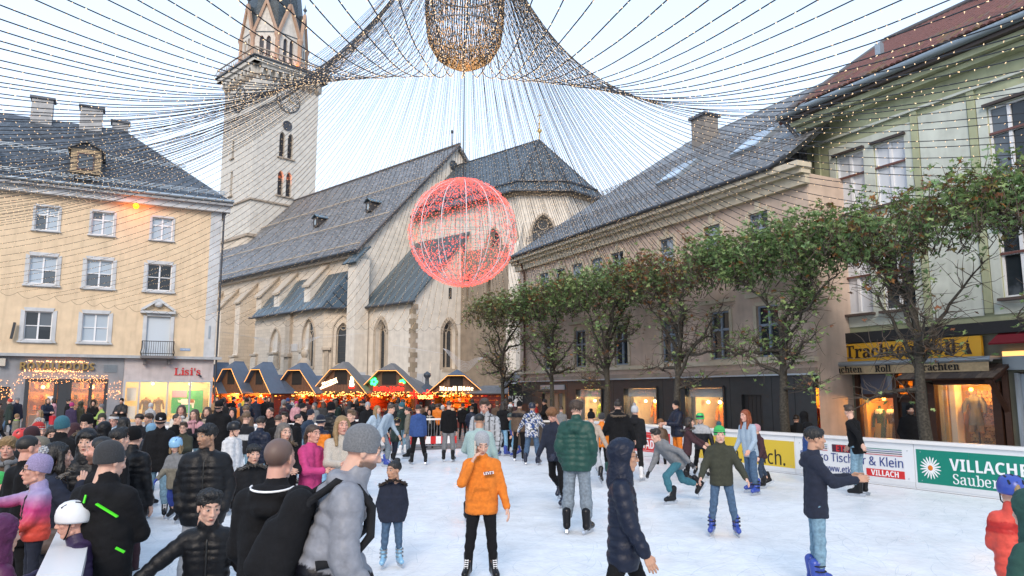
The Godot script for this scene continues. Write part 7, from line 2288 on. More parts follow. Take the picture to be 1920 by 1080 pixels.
func carried_things() -> void:
	# a phone at the orange hoodie's ear, and the label on his chest
	var f := pick("boy in orange hoodie")
	var n: Node3D = f.node
	var hand: Vector3 = n.transform * f.wrist.r
	var head: Vector3 = n.transform * (f.head * Vector3(-0.085, -0.03, 0.04))
	var ph := thing("phone", "dark phone held to the ear of the boy in the orange hoodie", "phone", head, n.rotation.y)
	bx("phone_body", ph, mat("phone_black", lin(0.01, 0.01, 0.012), 0.2), Vector3.ZERO, Vector3(0.014, 0.15, 0.075), Basis(Vector3.RIGHT, -0.35))
	var chest: Vector3 = f.trunk.call(0.075, f.h * 0.7, 0.155)
	bx("chest_label", n, mat("label_dark_red", lin(0.12, 0.01, 0.02), 0.7), chest, Vector3(0.1, 0.035, 0.012), Basis(Vector3(0, 0, 1), 0.12))
	text("label_lettering", n, "LEVI'S", mat("advert_white", Color.WHITE), chest + Vector3(0, 0, 0.008), 0.03, Basis(Vector3(0, 0, 1), 0.12), "Droid Sans", 700, 0.004)
	var pk := B.new()
	var a: Vector3 = f.trunk.call(-0.12, f.h * 0.12, 0.155); var b: Vector3 = f.trunk.call(-0.075, f.h * 0.36, 0.16); var c: Vector3 = f.trunk.call(0.075, f.h * 0.36, 0.16); var d: Vector3 = f.trunk.call(0.12, f.h * 0.12, 0.155)
	pk.tube(PackedVector3Array([a, b, c, d]), PackedFloat32Array([0.006]), 5)
	mi("pouch_pocket", pk.done(), cloth("cloth", "orange"), n)
	# lime zips and a logo on the black jacket of the man by the rail
	f = pick("man in black jacket with lime zips")
	n = f.node
	var lime := glow("lime_tape", Color(0.3, 0.85, 0.1), 0.0)
	for q in [[Vector3(-0.03, 0.93, -0.155), Vector3(-0.03, 0.83, -0.17)], [Vector3(0.05, 0.82, -0.155), Vector3(0.2, 0.66, -0.145)], [Vector3(0.22, 0.28, -0.17), Vector3(0.27, 0.22, -0.15)]]:
		var z := B.new()
		z.bar(f.trunk.call(-q[0].x, f.h * q[0].y, q[0].z), f.trunk.call(-q[1].x, f.h * q[1].y, q[1].z), 0.009, 0.02)
		mi("lime_zip", z.done(), lime, n)
	# piping round the hood of the shaved man
	f = pick("man with cropped grey hair")
	n = f.node
	var pp := PackedVector3Array()
	for k in 11:
		var t := PI * k / 10
		pp.append(f.trunk.call(-cos(t) * 0.125, f.h + 0.02 - sin(t) * 0.02, -0.05 - sin(t) * 0.1))
	var pb := B.new()
	pb.tube(pp, PackedFloat32Array([0.007]), 5)
	mi("hood_piping", pb.done(), mat("advert_white", Color.WHITE), n)
	# the backpack
	f = pick("man in grey and black puffer")
	n = f.node
	var bp := thing("backpack", "large black backpack on the man in the grey and black puffer", "backpack", n.position, n.rotation.y)
	var at: Vector3 = f.trunk.call(0.0, f.h * 0.42, -0.24)
	bp.position = n.transform * at
	bp.rotation.x = 0.0
	var bd := sdf_mesh([cap(Vector3(-0.09, -0.2, 0.02), Vector3(-0.08, 0.14, 0.02), 0.1, 0.085), cap(Vector3(0.09, -0.2, 0.02), Vector3(0.08, 0.14, 0.02), 0.1, 0.085), cap(Vector3(-0.07, -0.2, -0.07), Vector3(-0.06, -0.02, -0.06), 0.08, 0.06), cap(Vector3(0.07, -0.2, -0.07), Vector3(0.06, -0.02, -0.06), 0.08, 0.06)], 0.014, 0.03, 0.005, 9.0)
	mi("pack_body", made(bd), cloth("cloth", "black"), bp, Transform3D(Basis(Vector3.RIGHT, 0.3), Vector3.ZERO))
	for s in [-1.0, 1.0]:
		var st := B.new()
		var path := PackedVector3Array()
		for q in [Vector3(s * 0.12, 0.3, -0.2), Vector3(s * 0.13, 0.72, -0.19), Vector3(s * 0.135, 0.97, -0.09), Vector3(s * 0.135, 0.98, 0.02), Vector3(s * 0.14, 0.86, 0.13), Vector3(s * 0.15, 0.62, 0.175), Vector3(s * 0.19, 0.4, 0.12), Vector3(s * 0.2, 0.25, -0.04)]:
			path.append(bp.transform.affine_inverse() * (n.transform * (f.trunk.call(q.x, f.h * q.y, q.z) as Vector3)))
		st.tube(path, PackedFloat32Array([0.024]), 7)
		mi("shoulder_strap", st.done(), cloth("cloth", "soot"), bp)
	# a snowflake print on the white helmet
	f = pick("child in white helmet")
	n = f.node
	for k in 3:
		bx("snowflake", n, mat("advert_blue", Color.WHITE), f.head * Vector3(0.075, 0.075, 0.045), Vector3(0.012, 0.05, 0.006), f.head.basis.orthonormalized() * Basis(Vector3.UP, 1.0) * Basis(Vector3.RIGHT, -0.5) * Basis(Vector3(0, 0, 1), PI * k / 3))
	# the bench that the small girl stands on
	var g: Vector3 = pick("small girl in pink").node.position
	var bench := thing("bench", "dark wooden bench beside the rail on which the small girl stands", "bench", Vector3(g.x, PLAZA, g.z), deg_to_rad(27.3))
	for k in 4:
		bx("seat_slat", bench, mat("bench_wood", lin(0.08, 0.05, 0.03), 0.7), Vector3(0, 0.58, -0.18 + k * 0.12), Vector3(1.2, 0.035, 0.11))
	for x in [-0.5, 0.5]:
		bx("leg", bench, mat("iron", Color.WHITE), Vector3(x, 0.28, 0), Vector3(0.06, 0.56, 0.4))
	# bags
	f = pick("woman in navy coat with fur hood")
	n = f.node
	var bag := thing("handbag", "soft grey-brown handbag hanging from the woman in the navy coat", "bag", n.transform * (f.trunk.call(-0.24, f.h * 0.05, 0.05) as Vector3), n.rotation.y)
	mi("bag_body", made(sdf_mesh([cap(Vector3(0, -0.06, -0.1), Vector3(0, -0.06, 0.1), 0.07), cap(Vector3(0, 0.02, -0.08), Vector3(0, 0.02, 0.08), 0.055)], 0.014, 0.03, 0.004)), cloth("plastic", "furdark"), bag)
	var sb := B.new()
	sb.tube(PackedVector3Array([Vector3(0, 0.05, -0.1), Vector3(0.06, 0.42, -0.08), Vector3(0.1, 0.46, 0.0), Vector3(0.06, 0.42, 0.06), Vector3(0, 0.05, 0.1)]), PackedFloat32Array([0.009]), 5)
	mi("bag_strap", sb.done(), cloth("cloth", "soot"), bag)
	f = pick("woman with light brown hair and dark jacket")
	n = f.node
	var rb := thing("shopping_bag", "red carrier bag held by the woman outside the lit shop", "bag", n.transform * ((f.wrist.l as Vector3) + Vector3(0, -0.32, 0.05)), n.rotation.y)
	bx("bag_body", rb, mat("bag_red", lin(0.5, 0.02, 0.03), 0.6), Vector3.ZERO, Vector3(0.12, 0.36, 0.3))
	for s in [-0.05, 0.05]:
		var hb := B.new()
		hb.tube(PackedVector3Array([Vector3(s, 0.18, -0.08), Vector3(s * 0.3, 0.3, 0), Vector3(s, 0.18, 0.08)]), PackedFloat32Array([0.008]), 4)
		mi("handle", hb.done(), mat("bag_red", Color.WHITE), rb)
	# the emblem on the black cap
	f = pick("man in black jacket and black cap")
	n = f.node
	bx("cap_emblem", n, mat("advert_white", Color.WHITE), f.head * Vector3(0.0, 0.085, 0.093), Vector3(0.012, 0.04, 0.006), f.head.basis.orthonormalized() * Basis(Vector3(0, 0, 1), 0.6))
	bx("cap_emblem", n, mat("advert_white", Color.WHITE), f.head * Vector3(0.003, 0.082, 0.0945), Vector3(0.045, 0.008, 0.006), f.head.basis.orthonormalized() * Basis(Vector3(0, 0, 1), 0.5))


# ---------------------------------------------------------------- people
# distance fields meshed as surface nets. A primitive is [kind, a, b, ra, rb, cut, puff, rings]: kind 0 is a tapered capsule from a to b, kind 1 an ellipsoid at a with radii b
const EDGES := [0, 1, 2, 3, 4, 5, 6, 7, 0, 2, 1, 3, 4, 6, 5, 7, 0, 4, 1, 5, 2, 6, 3, 7]

func sdf_mesh(prims: Array, cell: float, k: float, wrinkle := 0.0, freq := 9.0, along := 1.7, hem := Plane(0, 0, 0, 0)) -> Array:
	var lo := Vector3.ONE * 1e3
	var hi := -lo
	for p in prims:
		if p[5]:
			continue
		if p[0] == 0:
			var r: float = maxf(p[3], p[4]) + p[6]
			lo = lo.min(p[1] - Vector3.ONE * r).min(p[2] - Vector3.ONE * r)
			hi = hi.max(p[1] + Vector3.ONE * r).max(p[2] + Vector3.ONE * r)
		else:
			lo = lo.min(p[1] - p[2])
			hi = hi.max(p[1] + p[2])
	lo -= Vector3.ONE * (cell * 3.0 + k * 0.3)
	hi += Vector3.ONE * (cell * 3.0 + k * 0.3)
	var nx := int((hi.x - lo.x) / cell) + 2
	var ny := int((hi.y - lo.y) / cell) + 2
	var nz := int((hi.z - lo.z) / cell) + 2
	var F := PackedFloat32Array()
	F.resize(nx * ny * nz)
	F.fill(9.0)
	var pad := k + cell * 2.5
	for p in prims:
		var a: Vector3 = p[1]
		var b: Vector3 = p[2]
		var caps: bool = p[0] == 0
		var cut: bool = p[5]
		var ra: float = p[3]
		var rb: float = p[4]
		var puff: float = p[6]
		var rings: float = p[7]
		var l: Vector3
		var h: Vector3
		if caps:
			var r := maxf(ra, rb) + puff + pad
			l = a.min(b) - Vector3.ONE * r
			h = a.max(b) + Vector3.ONE * r
		else:
			l = a - b - Vector3.ONE * pad
			h = a + b + Vector3.ONE * pad
		var x0 := clampi(int((l.x - lo.x) / cell), 0, nx); var x1 := clampi(int((h.x - lo.x) / cell) + 2, 0, nx)
		var y0 := clampi(int((l.y - lo.y) / cell), 0, ny); var y1 := clampi(int((h.y - lo.y) / cell) + 2, 0, ny)
		var z0 := clampi(int((l.z - lo.z) / cell), 0, nz); var z1 := clampi(int((h.z - lo.z) / cell) + 2, 0, nz)
		var ba := b - a
		var inv := 1.0 / maxf(ba.length_squared(), 1e-9)
		var dr := rb - ra
		var minr := minf(b.x, minf(b.y, b.z))
		var ir := Vector3(1.0 / b.x, 1.0 / b.y, 1.0 / b.z) if not caps else Vector3.ZERO
		var ir2 := ir * ir
		for z in range(z0, z1):
			for y in range(y0, y1):
				var i := (z * ny + y) * nx + x0
				var pa := lo + Vector3(x0, y, z) * cell - a
				for x in range(x0, x1):
					var d: float
					if caps:
						var t := clampf(pa.dot(ba) * inv, 0.0, 1.0)
						d = (pa - ba * t).length() - ra - dr * t
						if puff > 0.0:
							d -= puff * absf(sin(t * rings))
					else:
						var q := (pa * ir).length()
						d = q * (q - 1.0) / maxf((pa * ir2).length(), 1e-5)
					pa.x += cell
					if d < pad:
						var f := F[i]
						if cut:
							d = -d
							var e := f - d
							if e < -k:
								F[i] = d
							elif e < k:
								var w := 0.5 - 0.5 * e / k
								F[i] = lerpf(f, d, w) + k * w * (1.0 - w)
						else:
							var e := f - d
							if e > k:
								F[i] = d
							elif e > -k:
								var w := 0.5 + 0.5 * e / k
								F[i] = lerpf(f, d, w) - k * w * (1.0 - w)
					i += 1
	if hem.normal != Vector3.ZERO:     # cut off straight below a plane
		for z in nz:
			for y in ny:
				var i := (z * ny + y) * nx
				var d := hem.distance_to(lo + Vector3(0, y, z) * cell)
				if d < -0.15:
					continue
				for x in nx:
					var e := d + hem.normal.x * cell * x
					if e > F[i]:
						F[i] = e
					i += 1
	var sy := nx
	var sz := nx * ny
	var off := [0, 1, sy, sy + 1, sz, sz + 1, sz + sy, sz + sy + 1]
	var at := PackedInt32Array()
	at.resize(F.size())
	at.fill(-1)
	var verts := PackedVector3Array()
	var norms := PackedVector3Array()
	var cells := PackedInt32Array()
	var band := cell * 2.8
	var last := F.size() - sz - sy - 2
	var g := [0.0, 0.0, 0.0, 0.0, 0.0, 0.0, 0.0, 0.0]
	for i in last:
		var f := F[i]
		if f > band or f < -band:
			continue
		var neg := 0
		for c in 8:
			g[c] = F[i + off[c]]
			if g[c] < 0.0:
				neg += 1
		if neg == 0 or neg == 8:
			continue
		var s := Vector3.ZERO
		var n := 0
		for e in 12:
			var c0: int = EDGES[e * 2]
			var c1: int = EDGES[e * 2 + 1]
			var f0: float = g[c0]
			var f1: float = g[c1]
			if (f0 < 0.0) != (f1 < 0.0):
				var t := f0 / (f0 - f1)
				s.x += (c0 & 1) + ((c1 & 1) - (c0 & 1)) * t
				s.y += (c0 >> 1 & 1) + ((c1 >> 1 & 1) - (c0 >> 1 & 1)) * t
				s.z += (c0 >> 2) + ((c1 >> 2) - (c0 >> 2)) * t
				n += 1
		s /= n
		var cx := i % nx
		var cy := i / nx % ny
		var cz := i / sz
		at[i] = verts.size()
		cells.append(i)
		verts.append(lo + (Vector3(cx, cy, cz) + s) * cell)
		norms.append(Vector3(g[1] + g[3] + g[5] + g[7] - g[0] - g[2] - g[4] - g[6], g[2] + g[3] + g[6] + g[7] - g[0] - g[1] - g[4] - g[5], g[4] + g[5] + g[6] + g[7] - g[0] - g[1] - g[2] - g[3]).normalized())
	var idx := PackedInt32Array()
	for i in cells:
		var inside := F[i] < 0.0
		for ax in 3:
			var d: int = [1, sy, sz][ax]
			if (F[i + d] < 0.0) == inside:
				continue
			var o1: int = [sy, sz, 1][ax]
			var o2: int = [sz, 1, sy][ax]
			if i - o1 - o2 < 0:
				continue
			var q0 := at[i - o1 - o2]
			var q1 := at[i - o2]
			var q2 := at[i]
			var q3 := at[i - o1]
			if q0 < 0 or q1 < 0 or q3 < 0:
				continue
			if inside:
				idx.append_array(PackedInt32Array([q0, q2, q1, q0, q3, q2]))
			else:
				idx.append_array(PackedInt32Array([q0, q1, q2, q0, q2, q3]))
	if wrinkle > 0.0:
		for i in verts.size():
			var p := verts[i]
			verts[i] = p + norms[i] * (wrinkle * (fold.get_noise_3d(p.x * freq, p.y * freq * along, p.z * freq) + 0.4 * fold.get_noise_3d(p.x * freq * 3.1, p.y * freq * along * 2.5, p.z * freq * 3.1)))
		norms.fill(Vector3.ZERO)
		for i in range(0, idx.size(), 3):
			var a := verts[idx[i]]
			var n := (verts[idx[i + 2]] - a).cross(verts[idx[i + 1]] - a)
			norms[idx[i]] += n
			norms[idx[i + 1]] += n
			norms[idx[i + 2]] += n
		for i in norms.size():
			norms[i] = norms[i].normalized()
	return [verts, norms, idx]


func made(d: Array, colors := PackedColorArray()) -> ArrayMesh:
	var a := []
	a.resize(Mesh.ARRAY_MAX)
	a[Mesh.ARRAY_VERTEX] = d[0]
	a[Mesh.ARRAY_NORMAL] = d[1]
	if colors.size():
		a[Mesh.ARRAY_COLOR] = colors
	a[Mesh.ARRAY_INDEX] = d[2]
	var m := ArrayMesh.new()
	m.add_surface_from_arrays(Mesh.PRIMITIVE_TRIANGLES, a)
	return m


func cap(a: Vector3, b: Vector3, ra: float, rb := -1.0, puff := 0.0, rings := 0.0) -> Array:
	return [0, a, b, ra, ra if rb < 0 else rb, false, puff, rings]


func ell(c: Vector3, r: Vector3, cut := false) -> Array:
	return [1, c, r, 0.0, 0.0, cut, 0.0, 0.0]


func P3(x: float, y: float, z: float) -> Vector3:
	return Vector3(x, y, z)


# head space: origin between the ears at eye height less 1 cm, y up, the face towards +z, 0.235 m from chin to crown
func head_prims() -> Array:
	var p := [
		ell(P3(0, 0.036, -0.018), P3(0.076, 0.084, 0.096)),
		ell(P3(0, -0.03, 0.022), P3(0.06, 0.08, 0.064)),
		ell(P3(0, -0.098, 0.052), P3(0.026, 0.02, 0.024)),
		cap(P3(-0.05, -0.07, 0.0), P3(-0.014, -0.098, 0.05), 0.019, 0.015), cap(P3(0.05, -0.07, 0.0), P3(0.014, -0.098, 0.05), 0.019, 0.015),
		cap(P3(-0.034, 0.034, 0.071), P3(0.034, 0.034, 0.071), 0.013),
		ell(P3(-0.041, -0.018, 0.056), P3(0.022, 0.02, 0.02)), ell(P3(0.041, -0.018, 0.056), P3(0.022, 0.02, 0.02)),
		ell(P3(-0.031, 0.0095, 0.092), P3(0.0165, 0.0085, 0.016), true), ell(P3(0.031, 0.0095, 0.092), P3(0.0165, 0.0085, 0.016), true),
		cap(P3(-0.044, 0.015, 0.072), P3(-0.019, 0.0165, 0.0775), 0.0045), cap(P3(0.044, 0.015, 0.072), P3(0.019, 0.0165, 0.0775), 0.0045),
		cap(P3(-0.043, 0.001, 0.07), P3(-0.02, 0.001, 0.0745), 0.004), cap(P3(0.043, 0.001, 0.07), P3(0.02, 0.001, 0.0745), 0.004),
		cap(P3(0, 0.014, 0.082), P3(0, -0.026, 0.1), 0.008, 0.0125),
		ell(P3(-0.012, -0.031, 0.089), P3(0.008, 0.007, 0.009)), ell(P3(0.012, -0.031, 0.089), P3(0.008, 0.007, 0.009)),
		cap(P3(-0.019, -0.061, 0.072), P3(0, -0.057, 0.084), 0.006, 0.007), cap(P3(0.019, -0.061, 0.072), P3(0, -0.057, 0.084), 0.006, 0.007),
		cap(P3(-0.014, -0.07, 0.073), P3(0.014, -0.07, 0.073), 0.0085),
		ell(P3(-0.075, -0.004, -0.008), P3(0.009, 0.029, 0.017)), ell(P3(0.075, -0.004, -0.008), P3(0.009, 0.029, 0.017)),
		cap(P3(0, -0.06, -0.025), P3(0, -0.2, -0.04), 0.054, 0.06),
	]
	return p


const TONES := {"fair": Color(0.56, 0.33, 0.245), "rosy": Color(0.54, 0.285, 0.215), "tan": Color(0.42, 0.235, 0.15), "olive": Color(0.36, 0.2, 0.125), "brown": Color(0.22, 0.12, 0.075)}

func head_mesh(tone: String, cell: float, beard: String) -> ArrayMesh:
	var key := "head" + tone + str(cell) + beard
	if cache.has(key):
		return cache[key]
	var raw := "headraw" + str(cell)
	if not cache.has(raw):
		cache[raw] = sdf_mesh(head_prims(), cell, 0.012)
	var d: Array = cache[raw]
	var skin: Color = TONES[tone]
	var cols := PackedColorArray()
	for p: Vector3 in d[0]:
		var c := skin
		var x := absf(p.x)
		var lip := clampf(1.0 - Vector2(x / 0.024, (p.y + 0.064) / 0.0125).length(), 0, 1) if p.z > 0.07 else 0.0
		c = c.lerp(Color(skin.r * 0.8, skin.g * 0.42, skin.b * 0.42), minf(1.0, lip * 2.2))
		c = c.lerp(Color(skin.r * 1.02, skin.g * 0.8, skin.b * 0.78), clampf(1.0 - Vector2((x - 0.043) / 0.026, (p.y + 0.025) / 0.028).length(), 0, 1) * 0.45)
		if p.z > 0.06 and x > 0.013 and x < 0.052 and absf(p.y - 0.034 - 0.006 * sin((x - 0.013) * 60.0)) < 0.0065:
			c = c.lerp(Color(0.035, 0.022, 0.014), 0.8)
		if absf(p.y + 0.0635) < 0.0022 and x < 0.021 and p.z > 0.07:
			c = c * 0.45
		if "buzz" in beard:
			var line := lerpf(-0.05, 0.022, clampf((p.z + 0.05) / 0.05, 0, 1)) if p.z < 0.0 else lerpf(0.022, 0.082, clampf(p.z / 0.06, 0, 1))
			c = c.lerp(Color(0.05, 0.04, 0.035), 0.85 * clampf((p.y - line) / 0.016, 0, 1) * float(x < 0.0785 or p.y > 0.03))
		if beard in ["full", "stubble"]:
			var jaw := clampf((-0.028 - p.y - maxf(0.0, 0.03 - p.z) * 0.3) / 0.02, 0, 1) * (1.0 - lip) * float(p.y > -0.125)
			if p.z > -0.01:
				c = c.lerp(Color(0.035, 0.021, 0.013), jaw * (0.8 if beard == "full" else 0.45))
		c.a = 1.0
		cols.append(c)
	var st := SurfaceTool.new()
	st.begin(Mesh.PRIMITIVE_TRIANGLES)
	st.append_from(made(d, cols), 0, Transform3D())
	# eyes
	var ev := PackedVector3Array(); var en := PackedVector3Array(); var ei := PackedInt32Array(); var ec := PackedColorArray()
	for side in [-1.0, 1.0]:
		var base := ev.size()
		for i in 7:
			for j in 10:
				var t := PI * 0.5 * i / 6.0
				var n := P3(sin(t) * cos(TAU * j / 10), sin(t) * sin(TAU * j / 10), cos(t))
				ev.append(P3(side * 0.0305, 0.0095, 0.0728) + n * 0.0118)
				en.append(n)
				ec.append(Color(0.008, 0.006, 0.006) if i < 3 else Color(0.34, 0.3, 0.28))
		for i in 6:
			for j in 10:
				var q := [base + i * 10 + j, base + i * 10 + (j + 1) % 10, base + i * 10 + 10 + (j + 1) % 10, base + i * 10 + 10 + j]
				ei.append_array(PackedInt32Array([q[0], q[1], q[2], q[0], q[2], q[3]]))
	st.append_from(made([ev, en, ei], ec), 0, Transform3D())
	cache[key] = st.commit()
	return cache[key]


# a left hand hanging from the wrist at the origin: fingers down -y, palm towards -x, thumb forward +z
func hand_mesh(c: Color, cell: float, pose: String, mirrored: bool) -> ArrayMesh:
	var key := "hand" + str(c) + str(cell) + pose + str(mirrored)
	if cache.has(key):
		return cache[key]
	var raw := "handraw" + str(cell) + pose
	if not cache.has(raw):
		var curl: float = {"relaxed": 0.42, "fist": 1.25, "open": 0.1}[pose]
		var p := [cap(P3(0, 0.03, 0), P3(0, -0.015, 0), 0.026, 0.024)]
		for f in 4:
			var z := 0.028 - f * 0.0187
			var knuckle := P3(0.002, -0.083 + absf(f - 1.2) * 0.005, z)
			p.append(cap(P3(0, -0.02, z * 0.55), knuckle, 0.0155, 0.0125))
			var at := knuckle
			var a := curl * 0.55
			for s in 3:
				var l: float = [0.042, 0.027, 0.02][s] * [0.95, 1.05, 1.0, 0.8][f]
				var to := at + P3(-sin(a), -cos(a), (f - 1.5) * -0.06) * l
				p.append(cap(at, to, 0.0098 - s * 0.001, 0.0092 - s * 0.001))
				at = to
				a += curl * 0.85
		p.append(cap(P3(-0.004, -0.022, 0.018), P3(-0.012, -0.055, 0.044), 0.017, 0.012))
		p.append(cap(P3(-0.012, -0.055, 0.044), P3(-0.02 - curl * 0.01, -0.083, 0.047 - curl * 0.008), 0.0115, 0.009))
		cache[raw] = sdf_mesh(p, cell, 0.006)
	var d: Array = cache[raw]
	var cols := PackedColorArray()
	cols.resize(d[0].size())
	cols.fill(c)
	if mirrored:
		var vv := PackedVector3Array(); var nn := PackedVector3Array(); var ii := PackedInt32Array()
		for p: Vector3 in d[0]:
			vv.append(Vector3(-p.x, p.y, p.z))
		for p: Vector3 in d[1]:
			nn.append(Vector3(-p.x, p.y, p.z))
		for i in range(0, d[2].size(), 3):
			ii.append_array(PackedInt32Array([d[2][i], d[2][i + 2], d[2][i + 1]]))
		d = [vv, nn, ii]
	cache[key] = made(d, cols)
	return cache[key]


# ---------------------------------------------------------------- hair and headgear, in head space
func hair_mesh(style: String, cell: float) -> ArrayMesh:
	var key := "hair" + style + str(cell)
	if cache.has(key):
		return cache[key]
	var p := [ell(P3(0, 0.05, -0.025), P3(0.084, 0.083, 0.1))]
	var face := ell(P3(0, -0.05, 0.1), P3(0.083, 0.11, 0.105), true)
	var wr := 0.006
	var fq := 60.0
	match style:
		"crop":
			p = [ell(P3(0, 0.042, -0.022), P3(0.0795, 0.081, 0.096)), ell(P3(0, -0.06, 0.085), P3(0.09, 0.115, 0.115), true), ell(P3(0, -0.15, -0.03), P3(0.1, 0.1, 0.12), true)]
			wr = 0.0015
		"short":
			p = [ell(P3(0, 0.054, -0.022), P3(0.086, 0.084, 0.1)), ell(P3(0.01, 0.112, 0.04), P3(0.07, 0.034, 0.05)), face, ell(P3(0, -0.16, -0.02), P3(0.11, 0.11, 0.14), true)]
			wr = 0.011
		"fringe":
			p = [ell(P3(0, 0.052, -0.02), P3(0.088, 0.086, 0.1)), ell(P3(0.015, 0.075, 0.062), P3(0.068, 0.034, 0.034)), ell(P3(0, -0.075, 0.1), P3(0.084, 0.11, 0.105), true), ell(P3(0, -0.17, -0.02), P3(0.12, 0.11, 0.14), true)]
			wr = 0.011
		"curly":
			p = [ell(P3(0, 0.064, -0.02), P3(0.1, 0.092, 0.11)), ell(P3(0.0, 0.1, 0.045), P3(0.08, 0.045, 0.055)), ell(P3(0, -0.06, 0.11), P3(0.085, 0.11, 0.105), true), ell(P3(0, -0.18, -0.02), P3(0.14, 0.11, 0.16), true)]
			wr = 0.02
			fq = 75.0
		"long":
			p.append_array([ell(P3(0, -0.09, -0.075), P3(0.098, 0.19, 0.05)), cap(P3(-0.078, 0.04, 0.0), P3(-0.088, -0.1, 0.0), 0.026, 0.032), cap(P3(0.078, 0.04, 0.0), P3(0.088, -0.1, 0.0), 0.026, 0.032), cap(P3(-0.088, -0.1, 0.0), P3(-0.085, -0.25, 0.045), 0.036, 0.02), cap(P3(0.088, -0.1, 0.0), P3(0.085, -0.25, 0.045), 0.036, 0.02), ell(P3(0, -0.06, 0.1), P3(0.07, 0.12, 0.1), true)])
			wr = 0.008
		"bob":
			p.append_array([ell(P3(0, -0.045, -0.055), P3(0.1, 0.12, 0.065)), cap(P3(-0.083, 0.03, 0.01), P3(-0.092, -0.11, 0.03), 0.02, 0.026), cap(P3(0.083, 0.03, 0.01), P3(0.092, -0.11, 0.03), 0.02, 0.026), ell(P3(0, -0.05, 0.1), P3(0.07, 0.11, 0.1), true)])
			wr = 0.008
		"tail":
			p.append_array([face, ell(P3(0, -0.17, 0.0), P3(0.11, 0.11, 0.11), true), cap(P3(0, 0.06, -0.12), P3(0.01, -0.05, -0.16), 0.025, 0.03), cap(P3(0.01, -0.05, -0.16), P3(0.015, -0.2, -0.14), 0.03, 0.012)])
		"bun":
			p.append_array([face, ell(P3(0, -0.17, 0.0), P3(0.11, 0.11, 0.11), true), ell(P3(0, 0.125, -0.07), P3(0.042, 0.04, 0.042))])
	cache[key] = made(sdf_mesh(p, cell, 0.022 if style in ["long", "bob"] else 0.012, wr, fq, 1.0 if style == "curly" else 0.22))
	return cache[key]


